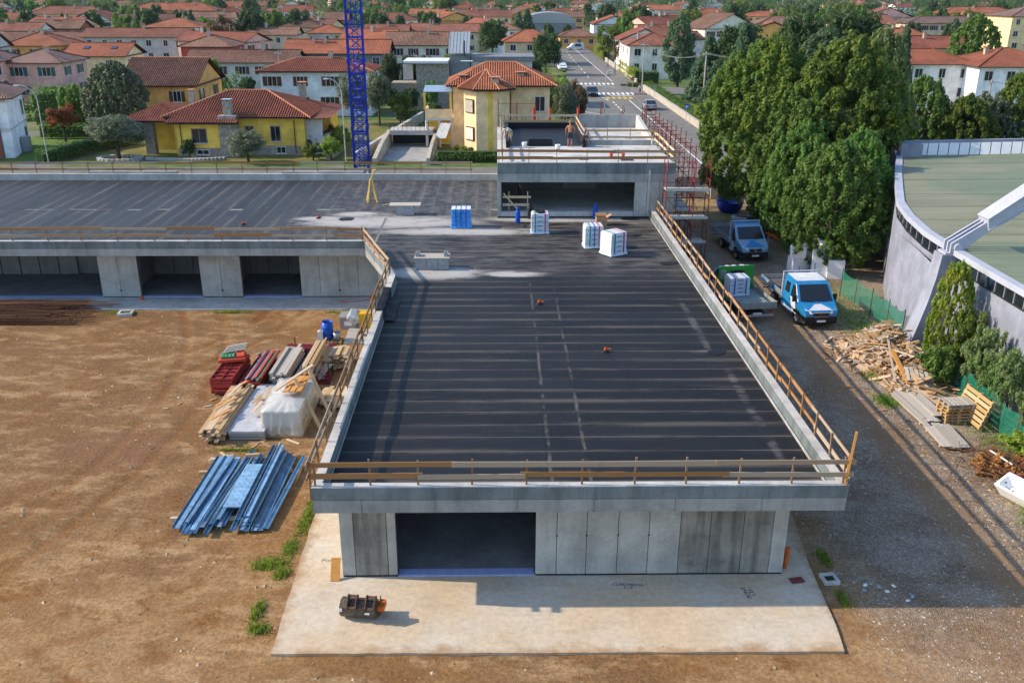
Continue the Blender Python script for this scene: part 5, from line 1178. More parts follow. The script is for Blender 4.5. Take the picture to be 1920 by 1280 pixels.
def crown_round(R, n, squash=1.0, low=-.75, shell=.62):
    cs = []
    while len(cs) < n:
        d = Vector((R.gauss(0, 1), R.gauss(0, 1), R.gauss(0, 1))).normalized()
        if d.z < low: continue
        q = (R.uniform(shell, 1.0) if R.random() < .8 else R.uniform(.2, .6)); lump = 1+.16*noise.noise(d*1.9+Vector((R.random()*.01, 5, 2)))*2
        p = d*q*lump; taper = 1-.18*max(0, -p.z)
        cs.append((p.x*taper*.86, p.y*taper*.86, p.z*squash*.86, R.uniform(.13, .27)))
    return cs
def crown_tufts(R, n):
    # egg-shaped crown with a pointed top: many small upright sprays, ragged outline, hollows where the noise is low
    cs = []; off = Vector((R.uniform(0, 50), R.uniform(0, 50), R.uniform(0, 50)))
    while len(cs) < n:
        z = R.uniform(-1, 1.02); a = R.uniform(0, 6.2832)
        rr = math.sqrt(max(0, 1-((z+.30)/1.32)**1.7)) if z > -.30 else 1-.42*((-.30-z)/.70)**2
        d = Vector((math.cos(a), math.sin(a), z)); k = noise.noise(d*1.7+off); k2 = noise.noise(d*4.3+off)
        if k2 < -.22 and R.random() < .85: continue
        q = (1+.20*k+.10*k2)*(R.uniform(.80, 1.03) if R.random() < .86 else R.uniform(.35, .8))
        if R.random() < .06: q *= 1.09
        r = R.uniform(.035, .085)
        for h in range(R.choice((1, 1, 2))): cs.append((d.x*rr*q*.97, d.y*rr*q*.97, z*.95+.06*k2+h*r*1.1, r*(1-.25*h)))
    return cs
def crown_cone(R, n, tiers=9):
    cs = []
    for i in range(n):
        h = R.random()**.8; rr = (1-h)*.95+.06; a = R.uniform(0, 6.283); t = math.floor(h*tiers)/tiers
        q = R.uniform(.45, 1.0); cs.append((math.cos(a)*rr*q, math.sin(a)*rr*q, (t*2-1)*.98-.10*q+R.uniform(-.06, .06), R.uniform(.10, .2)*(1.1-.5*h)))
    return cs
def crown_column(R, n):
    cs = []
    for i in range(n):
        z = R.uniform(-1, 1); rr = math.sqrt(max(.02, 1-(abs(z)**2.2)))*.85; a = R.uniform(0, 6.283); q = R.uniform(.5, 1); cs.append((math.cos(a)*rr*q, math.sin(a)*rr*q, z*.92, R.uniform(.14, .26)))
    return cs
def limbs_mesh(name, R, n=9, trunk=.09):
    m = MB(); top = -.15; z0 = -1.75
    m.tube((0, 0, z0), (0.02, .01, -.9), trunk*1.15, trunk*.85, 9); m.tube((.02, .01, -.9), (.0, .03, top), trunk*.85, trunk*.45, 8); m.tube((0, .03, top), (.03, 0, .6), trunk*.45, trunk*.1, 6)
    for i in range(n):
        a = 6.283*i/n+R.uniform(-.3, .3); z = R.uniform(-.95, .1); e = Vector((math.cos(a)*R.uniform(.5, .75), math.sin(a)*R.uniform(.5, .75), z+R.uniform(.35, .7)))
        mid = Vector((e.x*.45, e.y*.45, z+(e.z-z)*.35)); m.tube((0, 0, z), mid, trunk*.36, trunk*.24, 5); m.tube(mid, e, trunk*.24, trunk*.06, 5)
    return m.mesh(name, 'bark')
_arch = {}
def archetype(key):
    if key in _arch: return _arch[key]
    kind, mat, n, size, seed = key; R = random.Random(seed)
    if kind == 'round': cs = crown_round(R, 150)
    elif kind == 'dense': cs = crown_tufts(R, 1100)
    elif kind == 'small': cs = crown_round(R, 60)
    elif kind == 'cone': cs = crown_cone(R, 220)
    elif kind == 'column': cs = crown_column(R, 90)
    elif kind == 'loose': cs = [(x*1.05, y*1.05, z, r*.75) for x, y, z, r in crown_round(R, 70, 1.0, -1, .4)]
    me = leaf_mesh('crown', mat, cs, n, size, R); lm = limbs_mesh('trunk', R); _arch[key] = (me, lm); return _arch[key]
def tree(x, y, h, r, key, label, rz=None, base=-.1, stem=.16, group=None, name='tree', cat='tree', rx=None):
    # crown radius r, total height h; 'stem' is the clear trunk as a share of the height
    me, lm = archetype(key); R = random.Random(int(abs(x*71+y*37)))
    t = empty(name, (x, y, base), R.uniform(0, 6.28) if rz is None else rz, label, cat, group); ch = h*(1-stem)/2
    c = bpy.data.objects.new('crown', me); c.location = (0, 0, h-ch); c.scale = (rx or r, r, ch); link(c, t)
    k = bpy.data.objects.new('trunk', lm); k.scale = (r*.75, r*.75, (h-ch)/1.75); k.location = (0, 0, h-ch); link(k, t); return t
HB = ('dense', 'leaf_hornbeam', 62000, .048, 1); HB2 = ('dense', 'leaf_hornbeam', 40000, .056, 2); GR = ('dense', 'leaf_green', 46000, .055, 3); DK = ('round', 'leaf_dark', 13000, .10, 4)
CE = ('cone', 'leaf_cedar', 15000, .10, 5); CE2 = ('column', 'leaf_cedar', 13000, .10, 6); OL = ('round', 'leaf_olive', 13000, .075, 7); LI = ('small', 'leaf_lime', 4500, .13, 8); MP = ('small', 'leaf_maple', 4500, .12, 9)
GS = ('small', 'leaf_green', 4200, .15, 10); DS = ('small', 'leaf_dark', 4200, .16, 12); BR = ('small', 'leaf_brown', 4200, .14, 13); BI = ('loose', 'leaf_birch', 5200, .10, 14); HS = ('small', 'leaf_hornbeam', 4500, .13, 15); HSC = ('column', 'leaf_hedge', 7000, .11, 16)
G_ = 'big trees between the lane and the hall'
tree(20.4, 70.5, 13.4, 5.0, HB, 'tall olive-green broadleaf tree nearest the blue tub and gate', 1.0, stem=.12, group=G_)
tree(22.0, 65.5, 10.6, 3.8, GR, 'mid-green tree filling the gap between the olive-green trees over the shaded truck', .3, stem=-.02, group=G_)
tree(25.0, 67.0, 13.6, 5.2, HB, 'broadest olive-yellow broadleaf tree of the lane group', 2.2, stem=.0, group=G_)
tree(29.2, 71.5, 14.0, 3.0, ('dense', 'leaf_birch', 26000, .06, 61), 'slender pale green tree at the hall end of the lane group', 2.9, stem=.06, group=G_)
tree(28.6, 67.5, 10.0, 2.7, HB2, 'olive-green tree crowding the corner of the hall roof', .7, stem=.1, group=G_)
tree(21.6, 57.0, 7.9, 3.4, GR, 'low dark green tree overhanging the white foam blocks', 1.4, stem=.03, group=G_)
tree(23.6, 58.8, 8.4, 2.6, GR, 'dark green tree pressed against the far corner of the hall wall', 4.1, stem=.02, group=G_)
tree(20.8, 61.5, 8.6, 2.5, GR, 'dark green tree overhanging the shaded blue truck', 5.1, stem=.06, group=G_)
# shrubs before the hall wall
SH = 'shrubs along the white hall wall'
tree(21.0, 39.2, 5.5, 1.05, ('dense', 'leaf_lime', 12000, .09, 31), 'tall bright green shrub climbing beside the buttress', stem=.02, group=SH, name='shrub', cat='shrub')
tree(21.3, 37.9, 4.0, .8, HS, 'green shrub just right of the tall buttress shrub', stem=.05, group=SH, name='shrub', cat='shrub')
tree(20.0, 37.6, 2.4, 1.0, GS, 'low green shrub spilling over the scrap wood', stem=.05, group=SH, name='shrub', cat='shrub')
tree(21.1, 36.2, 4.2, 1.0, BI, 'loose small-leaved sapling against the white hall wall', stem=.1, group=SH, name='shrub', cat='shrub')
tree(21.2, 35.0, 3.4, .95, BI, 'leaning small-leaved sapling above the net fence', stem=.1, group=SH, name='shrub', cat='shrub')
tree(20.9, 33.4, 4.3, .8, BI, 'thin sapling with sparse leaves near the leaning pallet', stem=.15, group=SH, name='shrub', cat='shrub')
tree(21.1, 31.6, 3.4, .9, BI, 'sparse sapling above the brushwood', stem=.15, group=SH, name='shrub', cat='shrub')
tree(20.7, 30.8, 1.3, 1.1, LI, 'low lime-green bush behind the brushwood', stem=.02, group=SH, name='shrub', cat='shrub')
# rusty brushwood
bw = empty('brushwood_heap', (19.2, 29.9, gz(19.2, 30)), 0, 'heap of rusty brown cut branches between boards and bath tub', 'brushwood'); R = random.Random(4)
foliage_blob('dead_leaves', 'rust_brush', bw, (0, 0, .25), (1.7, 1.6, .45), 5200, .15, 9, 40)
m = MB()
for i in range(220):
    a = R.uniform(0, 6.3); L = R.uniform(.4, 1.6); c = Vector((R.gauss(0, .7), R.gauss(0, .7), R.uniform(.05, .55))); d = Vector((math.cos(a), math.sin(a), R.uniform(-.15, .3)))*L/2; m.tube(c-d, c+d, .014, .006, 4)
o = m.build('twigs', 'rebar_rust', bw); o['kind'] = 'stuff'
o = board('white_stick', 'plain_white', (18.9, 30.6, .5), (19.1, 29.4, .55), .05, .04); tag(o, 'thin white stick lying on the brown brushwood', 'stick')
lane_defs()

# ------------------------------------------------------------ hall with hung roof and steel boom
def hall():
    h = empty('sports_hall', (22.3, 42.5, -.1), 0, 'white curved-wall hall with sagging green roof and steel boom', 'hall')
    ox, oy, oz = 22.3, 42.5, -.1
    # plan of the outer wall (going away from the camera) and eave height along it
    path = [(22.6, 20, 5.15), (22.45, 28, 5.15), (22.3, 34, 5.15), (22.3, 38, 5.13), (22.3, 42, 5.15), (22.3, 45.5, 5.25), (22.4, 48, 5.5), (22.75, 50.2, 5.75), (23.8, 53, 5.95), (25.6, 57.5, 6.05), (28.4, 64, 6.1)]
    P_ = [(x-ox, y-oy, z-oz) for x, y, z in path]
    def strip(name, mat, z0, z1, off, th, segs=range(len(P_)-1), parent=h):
        m = MB()
        for i in segs:
            a, b = Vector(P_[i]), Vector(P_[i+1]); d = Vector((b.x-a.x, b.y-a.y, 0)).normalized(); n = Vector((-d.y, d.x, 0))
            a0, b0 = a+n*off, b+n*off; a1, b1 = a0-n*th, b0-n*th
            za0 = z0(a.z) ; zb0 = z0(b.z); za1 = z1(a.z); zb1 = z1(b.z)
            m.add([(a0.x, a0.y, za0), (b0.x, b0.y, zb0), (b1.x, b1.y, zb0), (a1.x, a1.y, za0), (a0.x, a0.y, za1), (b0.x, b0.y, zb1), (b1.x, b1.y, zb1), (a1.x, a1.y, za1)], [(3, 2, 1, 0), (4, 5, 6, 7), (0, 1, 5, 4), (1, 2, 6, 5), (2, 3, 7, 6), (3, 0, 4, 7)])
        return m.build(name, mat, parent)
    wallh = strip('wall', 'hall_plaster', lambda z: -.3, lambda z: z-.85, 0, .35)
    gl = strip('glazing_band', 'dark_window', lambda z: z-.85, lambda z: z-.22, -.06, .08)
    strip('sill', 'dark_metal', lambda z: z-.88, lambda z: z-.82, .04, .2); strip('roof_rim', 'hall_steel', lambda z: z-.22, lambda z: z+.06, .18, .42)
    for i in range(len(P_)-1):
        a, b = Vector(P_[i]), Vector(P_[i+1]); L = (b-a).length; n = max(2, round(L/.8))
        for k in range(n):
            p = a.lerp(b, (k+.5)/n); d = (b-a); q = Vector((-d.y, d.x, 0)).normalized()*-.04
            piece('mullion', 'grey_metal', (p.x+q.x, p.y+q.y, p.z-.53), (.09, .07, .62), (0, 0, math.atan2(d.y, d.x)-math.pi/2), h)
    # hung roof: ruled surface from the near rim to the far side, sagging between
    m = MB(); nu, nv = len(path)*3, 22; vs = []
    def samp(t):
        f = t*(len(P_)-1); i = min(int(f), len(P_)-2); return Vector(P_[i]).lerp(Vector(P_[i+1]), f-i)
    for i in range(nu+1):
        a = samp(i/nu); e = Vector((44+a.y*.0-ox+22, a.y*1.0, a.z+2.0))
        for j in range(nv+1):
            t = j/nv; p = a.lerp(e, t); sag = -2.6*t*(1-t)*(1-.3*i/nu); vs.append((p.x+.1, p.y, p.z+sag))
    m.add(vs, [(i*(nv+1)+j, (i+1)*(nv+1)+j, (i+1)*(nv+1)+j+1, i*(nv+1)+j+1) for i in range(nu) for j in range(nv)])
    m.build('roof_skin', 'hall_roof', h, smooth=True)
    for i in range(1, nu, 3):
        q = MB(); row = vs[i*(nv+1):(i+1)*(nv+1)]
        for a_, b_ in zip(row[:-1], row[1:]): q.bar((a_[0], a_[1], a_[2]+.005), (b_[0], b_[1], b_[2]+.005), .035, .02)
        q.build('roof_seam', 'hall_roof', h)
    # far rim: white upstand with raking panels
    y = 64-oy
    def fz(x): return 6.05-oz+.018*(x-6.1)-.0*x
    m = MB(); m.add([(6.0, y, fz(6)-6), (40, y, fz(40)-6), (40, y+.3, fz(40)-6), (6, y+.3, fz(6)-6), (6, y, fz(6)+.95), (40, y, fz(40)+.95), (40, y+.3, fz(40)+.95), (6, y+.3, fz(6)+.95)], [(3, 2, 1, 0), (4, 5, 6, 7), (0, 1, 5, 4), (1, 2, 6, 5), (2, 3, 7, 6), (3, 0, 4, 7)]); m.build('far_wall', 'hall_plaster', h)
    x = 7.3
    while x < 38:
        mm = MB(); z0, z1 = fz(x)-.35, fz(x)+.78; y0, y1 = y-.75, y-.03
        mm.add([(x-.30, y0, z0), (x+.38, y0, z0), (x+.72, y1, z1), (x+.04, y1, z1), (x-.30, y0, z0-.06), (x+.38, y0, z0-.06), (x+.72, y1, z1-.06), (x+.04, y1, z1-.06)], [(3, 2, 1, 0), (4, 5, 6, 7), (0, 1, 5, 4), (1, 2, 6, 5), (2, 3, 7, 6), (3, 0, 4, 7)]); mm.build('rim_panel', 'plain_white', h); x += .74
    bx('end_block', 'hall_plaster', 5.7, 7.2, y-1.1, y+.5, fz(6)-5.9, fz(6)+.9, h)
    # buttress: curved fin whose flared flank runs into the wall
    prof = [(-1.75, -.3), (-1.35, 1.2), (-1.02, 2.6), (-.80, 3.9), (-.70, 5.05), (.85, 5.05), (.95, 4.3), (1.3, 3.95), (1.6, 3.9), (1.6, -.3)]
    m = MB(); n = len(prof); y0, y1 = -.35, .55
    m.add([(x, y0, z) for x, z in prof]+[(x, y1, z) for x, z in prof], [tuple(range(n-1, -1, -1)), tuple(range(n, 2*n))]+[(i, (i+1) % n, n+(i+1) % n, n+i) for i in range(n)]); m.build('buttress', 'hall_plaster', h)
    m = MB(); fl = []
    for k in range(7):
        t = k/6; e = (1-t)**1.7
        for (x, z) in prof[:5]: fl.append((x*e-.01*(1-e), y1+t*6.0, z if z < 0 else min(z, 4.35+.0*t)))
    m.add(fl, [(k*5+i, k*5+i+1, (k+1)*5+i+1, (k+1)*5+i) for k in range(6) for i in range(4)]); m.build('buttress_flare', 'hall_plaster', h, smooth=True)
    bx('bearing_plate', 'hall_steel', -.55, .62, -.30, .50, 5.052, 5.14, h)
    # boom: twin plates at the hinge, then a deep box
    def boomseg(name, pts, y0, y1, mat='hall_steel'):
        m = MB(); n = len(pts); m.add([(x, y0, z) for x, z in pts]+[(x, y1, z) for x, z in pts], [tuple(range(n-1, -1, -1)), tuple(range(n, 2*n))]+[(i, (i+1) % n, n+(i+1) % n, n+i) for i in range(n)]); return m.build(name, mat, h)
    for yy in (-.32, .02, .36): boomseg('hinge_plate', [(-.35, 5.15), (.25, 5.15), (.45, 5.45), (1.55, 6.35), (1.3, 6.75), (-.35, 5.62)], yy, yy+.10)
    MB().tube((-.02, -.45, 5.42), (-.02, .58, 5.42), .20, n=16).build('hinge_pin', 'hall_steel', h)
    boomseg('boom', [(1.25, 6.35), (2.0, 6.78), (3.6, 7.90), (12, 13.5), (12, 14.2), (3.1, 8.28), (1.15, 6.80)], -.45, .50)
    boomseg('boom_flange', [(1.13, 6.80), (3.1, 8.29), (12, 14.21), (12, 14.27), (3.08, 8.35), (1.10, 6.86)], -.52, .57)
    boomseg('boom_flange', [(1.25, 6.34), (2.0, 6.77), (3.6, 7.89), (3.65, 7.84), (2.02, 6.71), (1.27, 6.28)], -.5, .55)
    # spray-painted scrawl on the fin
    pts = [(-1.0, .35), (-.9, .75), (-.6, .95), (-.5, .75), (-.75, .6), (-.6, .45), (-.4, .5), (-.35, .25), (-.7, .2)]
    m = MB(); m.path([(x, y0-.004, z) for x, z in pts], .012, 4); m.build('painted_scrawl', 'text_dark', h)
hall()

# ------------------------------------------------------------ people
def skin_chain(name, mat, verts, edges, radii, parent, lvl=1):
    me = bpy.data.meshes.new(name); me.from_pydata(verts, edges, []); me.materials.append(MATS[mat]); o = bpy.data.objects.new(name, me); link(o, parent)
    md = o.modifiers.new('skin', 'SKIN'); md.use_smooth_shade = True
    if not me.skin_vertices: bm = bmesh.new(); bm.from_mesh(me); bm.verts.layers.skin.verify(); bm.to_mesh(me); bm.free()
    sv = me.skin_vertices[0].data
    for i, r in enumerate(radii):
        rr = r if isinstance(r, tuple) else (r, r); sv[i].radius = rr; sv[i].use_root = (i == 0)
    s = o.modifiers.new('sub', 'SUBSURF'); s.levels = lvl; s.render_levels = lvl; return o
def person(loc, rz, label, J, skin='skin', top=None, legs='cloth_dark', short=False, hair='hair_grey', group=None, boots='boots', hat=None):
    # J: joints in metres: pelvis, chest, neck, head, and (shoulder, elbow, hand)/(hip, knee, ankle, toe) for l and r
    p = empty('person', loc, rz, label, 'person', group); v = []; e = []; r = []
    def add(pt, rad_, par=None):
        v.append(pt); r.append(rad_); i = len(v)-1
        if par is not None: e.append((par, i))
        return i
    pe = add(J['pelvis'], (.145, .115)); mid = add(tuple((a+b)/2 for a, b in zip(J['pelvis'], J['chest'])), (.135, .105), pe); ch = add(J['chest'], (.165, .115), mid); nk = add(J['neck'], .058, ch); hd0 = add(J['head0'], .072, nk); hd = add(J['head'], (.085, .10), hd0)
    for s in 'lr':
        sh = add(J['sh'+s], .062, ch); el = add(J['el'+s], .045, sh); wr = add(J['wr'+s], .033, el); ha = add(J['ha'+s], (.045, .022), wr)
        d = (Vector(J['ha'+s])-Vector(J['wr'+s])).normalized(); q = d.cross(Vector((0, 1, .3))).normalized()
        for k, (o_, l) in enumerate(((-.030, .085), (-.010, .095), (.010, .09), (.030, .07))):
            b = Vector(J['ha'+s])+q*o_; add(tuple(b+d*l), .009, ha)
        add(tuple(Vector(J['wr'+s])+q*-.055+d*.075), .011, wr)
    for s in 'lr':
        hp = add(J['hip'+s], .088, pe); kn = add(J['kn'+s], .058, hp); ca = add(tuple(a*.6+b*.4 for a, b in zip(J['kn'+s], J['an'+s])), .055, kn); an = add(J['an'+s], .038, ca); add(J['to'+s], .035, an)
    skin_chain('body', skin, v, e, r, p, 1)
    lv = [J['pelvis']]; le = []; lr = [(.165, .135)]
    for s in 'lr':
        a, b, c = J['hip'+s], J['kn'+s], J['an'+s]; i = len(lv); lv += [a, tuple(x*.5+y*.5 for x, y in zip(a, b))]; lr += [.115, .10]; le += [(0, i), (i, i+1)]
        lv.append(tuple(x*.12+y*.88 for x, y in zip(a, b)) if short else b); lr.append(.088 if short else .075); le.append((i+1, i+2))
        if not short: lv.append(tuple(x*.1+y*.9 for x, y in zip(b, c))); lr.append(.062); le.append((i+2, i+3))
    lv.append(tuple(x*.65+y*.35 for x, y in zip(J['pelvis'], J['chest']))); lr.append((.155, .125)); le.append((0, len(lv)-1))
    skin_chain('shorts' if short else 'trousers', legs, lv, le, lr, p, 1)
    if top:
        tv = [J['chest'], tuple(x*.6+y*.4 for x, y in zip(J['pelvis'], J['chest'])), J['pelvis']]; tr_ = [(.195, .145), (.165, .135), (.17, .14)]; te = [(0, 1), (1, 2)]
        for s in 'lr': i = len(tv); tv += [J['sh'+s], tuple(x*.3+y*.7 for x, y in zip(J['sh'+s], J['el'+s]))]; tr_ += [.085, .068]; te += [(0, i), (i, i+1)]
        tv.append(tuple(x*.4+y*.6 for x, y in zip(J['chest'], J['neck']))); tr_.append(.08); te.append((0, len(tv)-1))
        skin_chain('shirt', top, tv, te, tr_, p, 1)
    for s in 'lr':
        a = Vector(J['an'+s]); t = Vector(J['to'+s]); skin_chain('boot', boots, [tuple(a+Vector((0, 0, .06))), tuple(a+Vector((0, 0, -.03))), tuple(t)], [(0, 1), (1, 2)], [.052, .055, .045], p, 1)
    h = Vector(J['head']); f = Vector(J.get('face', (0, -1, 0))).normalized(); u = Vector((0, 0, 1)); sd = f.cross(u)
    m = MB(); n = 12
    prof = [(.098, -.02), (.104, .03), (.095, .08), (.06, .118), (.015, .13)]
    m.lathe(prof, n=n); m.build('cap' if hat else 'hair', hat or hair, p, loc=tuple(h-f*.012+u*.005), smooth=True)
    m = MB(); c = h+f*.095; m.add([tuple(c+u*.02), tuple(c-u*.03+sd*.018), tuple(c-u*.03-sd*.018), tuple(c-u*.025+f*.028)], [(0, 1, 3), (0, 3, 2), (1, 2, 3), (0, 2, 1)]); m.build('nose', skin, p)
    for s in (-1, 1): m = MB(); q = h+sd*s*.098; m.box(q.x-.012, q.x+.012, q.y-.02, q.y+.02, q.z-.035, q.z+.03); m.build('ear', skin, p); m = MB(); q = h+f*.10+sd*s*.036+u*.012; m.box(q.x-.012, q.x+.012, q.y-.006, q.y+.006, q.z-.006, q.z+.006); m.build('eye', 'text_dark', p)
    q = h+f*.098-u*.055; m = MB().box(q.x-.025, q.x+.025, q.y-.005, q.y+.005, q.z-.005, q.z+.005); m.build('mouth', 'tub_red', p)
    return p
STAND = dict(pelvis=(0, 0, .95), chest=(0, .01, 1.33), neck=(0, 0, 1.50), head0=(0, -.01, 1.56), head=(0, -.02, 1.66), shl=(.19, 0, 1.42), ell=(.30, .06, 1.15), wrl=(.30, -.08, .92), hal=(.29, -.12, .85), shr=(-.19, 0, 1.42), elr=(-.33, .04, 1.18), wrr=(-.27, -.10, .98), har=(-.25, -.15, .92), hipl=(.09, 0, .88), knl=(.11, -.02, .48), anl=(.12, .02, .09), tol=(.14, -.14, .04), hipr=(-.09, 0, .88), knr=(-.12, -.03, .48), anr=(-.13, .02, .09), tor=(-.16, -.14, .04))
BEND = dict(STAND, chest=(0, -.30, 1.16), neck=(0, -.42, 1.24), head0=(0, -.47, 1.25), head=(0, -.56, 1.24), shl=(.19, -.34, 1.18), ell=(.22, -.42, .90), wrl=(.16, -.52, .68), hal=(.14, -.56, .60), shr=(-.19, -.34, 1.18), elr=(-.24, -.44, .92), wrr=(-.16, -.55, .72), har=(-.14, -.59, .65), pelvis=(0, .05, .92), hipl=(.09, .05, .86), hipr=(-.09, .05, .86), face=(0, -.7, -.7))
CROUCH = dict(STAND, pelvis=(0, .10, .38), chest=(0, -.15, .68), neck=(0, -.27, .80), head0=(0, -.32, .83), head=(0, -.40, .88), shl=(.19, -.18, .74), ell=(.26, -.36, .52), wrl=(.18, -.50, .33), hal=(.15, -.56, .27), shr=(-.19, -.18, .74), elr=(-.26, -.36, .52), wrr=(-.18, -.50, .33), har=(-.15, -.56, .27), hipl=(.10, .08, .36), knl=(.16, -.30, .47), anl=(.14, -.05, .09), tol=(.15, -.22, .04), hipr=(-.10, .08, .36), knr=(-.16, -.28, .47), anr=(-.14, -.03, .09), tor=(-.15, -.20, .04))
person((5.08, 63.9, 6.60), rad(170), 'shirtless worker in dark shorts standing on the upper roof', STAND, short=True)
person((.95, 64.6, 6.62), rad(-60), 'worker in a white shirt bending over the upstand of the upper roof', BEND, top='cloth_white', legs='cloth_tan')
person((6.0, 64.2, 6.60), rad(60), 'crouching worker in dark clothes beside the short rail on the upper roof', CROUCH, top='cloth_dark', legs='cloth_dark')
person((24.3, 158.5, -.05), rad(20), 'pedestrian in light top and blue shorts on the far pavement', STAND, top='cloth_white', legs='cloth_blue', short=True)
person((1.5, 60.2, 3.56), rad(90), 'worker in dark clothes standing inside the upper storey opening', STAND, top='cloth_blue', legs='cloth_dark')

# ------------------------------------------------------------ houses
def roof_faces(m, poly, corr):
    # one roof plane; UVs in metres (u along the eave, v up the slope); rounded tile columns when corr
    P_ = [Vector(p) for p in poly]; n = (P_[1]-P_[0]).cross(P_[2]-P_[0]).normalized()
    if n.z < 0: n = -n
    u = Vector((0, 0, 1)).cross(n); u = Vector((1, 0, 0)) if u.length < 1e-4 else u.normalized(); v = n.cross(u); o = P_[0]
    q = [((p-o).dot(u), (p-o).dot(v)) for p in P_]
    if m.uv is None: m.uv = []
    if not corr:
        k = len(m.v); m.v += [tuple(p) for p in P_]; m.uv += [(a+50, b+50) for a, b in q]; m.f.append(tuple(range(k, k+len(P_)))); return
    u0, u1 = min(a for a, b in q), max(a for a, b in q); N = int((u1-u0)/.0675); prev = None
    for i in range(N+1):
        uu = u0+(u1-u0)*(i+.0001)/(N+.0002); vs = []
        for (a, b) in zip(q, q[1:]+q[:1]):
            if (a[0]-uu)*(b[0]-uu) <= 0 and abs(a[0]-b[0]) > 1e-6: vs.append(a[1]+(b[1]-a[1])*(uu-a[0])/(b[0]-a[0]))
        if len(vs) < 2: prev = None; continue
        h = .11*abs(math.sin(math.pi*uu/.27))
        k = len(m.v)
        for w in (min(vs), max(vs)): m.v.append(tuple(o+u*uu+v*w+n*h)); m.uv.append((uu+50, w+50))
        if prev is not None: m.f.append((prev, k, k+1, prev+1))
        prev = k
def hip_faces(x0, x1, y0, y1, z, pitch, kind):
    t = math.tan(rad(pitch)); w, d = x1-x0, y1-y0; cx, cy = (x0+x1)/2, (y0+y1)/2
    A, B_, C, D = (x0, y0, z), (x1, y0, z), (x1, y1, z), (x0, y1, z)
    if kind == 'hip':
        if w >= d: h = t*d/2; E, F = (x0+d/2, cy, z+h), (x1-d/2, cy, z+h); return ([[A, B_, F, E], [C, D, E, F], [B_, C, F], [D, A, E]] if w > d+.01 else [[A, B_, E], [B_, C, E], [C, D, E], [D, A, E]]), [], [(E, F), (A, E), (D, E), (B_, F), (C, F)]
        h = t*w/2; E, F = (cx, y0+w/2, z+h), (cx, y1-w/2, z+h); return [[A, B_, E], [B_, C, F, E], [C, D, F], [D, A, E, F]], [], [(E, F), (A, E), (B_, E), (C, F), (D, F)]
    if kind == 'gx':
        h = t*d/2; E, F = (x0, cy, z+h), (x1, cy, z+h); return [[A, B_, F, E], [C, D, E, F]], [('x', x0), ('x', x1)], [(E, F)]
    if kind == 'gy':
        h = t*w/2; E, F = (cx, y0, z+h), (cx, y1, z+h); return [[A, E, F, D], [B_, C, F, E]], [('y', y0), ('y', y1)], [(E, F)]
    if kind == 'shed':
        h = t*d; return [[A, B_, (x1, y1, z+h), (x0, y1, z+h)]], [], []
    return [[A, B_, C, D]], [], []
def volume(H, x0, x1, y0, y1, he, kind, pitch, wall, tile, over=.55, corr=False, z0=-.3, ridge=True):
    wm = MB().box(x0, x1, y0, y1, z0, he-.11); t = math.tan(rad(pitch))
    fs, gab, rid = hip_faces(x0-over, x1+over, y0-over, y1+over, he, pitch, kind)
    for ax, c in gab:
        if ax == 'x':
            cc = x0 if c < x0 else x1; s = .002 if cc == x0 else -.002; hh = t*(y1-y0)/2; a = cc+(0 if cc == x0 else -.25); wm.add([(a, y0+.01, he-.12), (a, y1-.01, he-.12), (a, (y0+y1)/2, he+hh+t*over-.25), (a+.25, y0+.01, he-.12), (a+.25, y1-.01, he-.12), (a+.25, (y0+y1)/2, he+hh+t*over-.25)], [(0, 1, 2), (3, 5, 4), (0, 2, 5, 3), (1, 4, 5, 2)])
        else:
            cc = y0 if c < y0 else y1; hh = t*(x1-x0)/2; a = cc+(0 if cc == y0 else -.25); wm.add([(x0+.01, a, he-.12), (x1-.01, a, he-.12), ((x0+x1)/2, a, he+hh+t*over-.25), (x0+.01, a+.25, he-.12), (x1-.01, a+.25, he-.12), ((x0+x1)/2, a+.25, he+hh+t*over-.25)], [(0, 1, 2), (3, 5, 4), (0, 2, 5, 3), (1, 4, 5, 2)])
    w = wm.build('wall', wall, H)
    m = MB()
    for f in fs: roof_faces(m, f, corr)
    r = m.build('roof', tile, H, fix=False)
    if kind != 'shed':
        e = MB().box(x0-over+.02, x1+over-.02, y0-over+.02, y1+over-.02, he-.10, he-.015); e.build('eaves', 'gutter', r)
    if kind in ('gx', 'gy'):     # underside following the slope
        u = MB(); 
        for f in fs: u.add([(x, y, z-.10) for x, y, z in f], [tuple(range(len(f)))])
        u.build('roof_underside', 'shutter_brown', r)
    if ridge and rid:
        m = MB()
        for a, b in rid: m.tube((a[0], a[1], a[2]+.02), (b[0], b[1], b[2]+.02), .11, n=6)
        m.build('ridge_cap', tile if not corr else 'tile_ridge', r)
    return w, r
plain('tile_ridge', (.52, .22, .12), .85, var=.2, sc=3); MATS['tile_ridge'] = bpy.data.materials['tile_ridge']
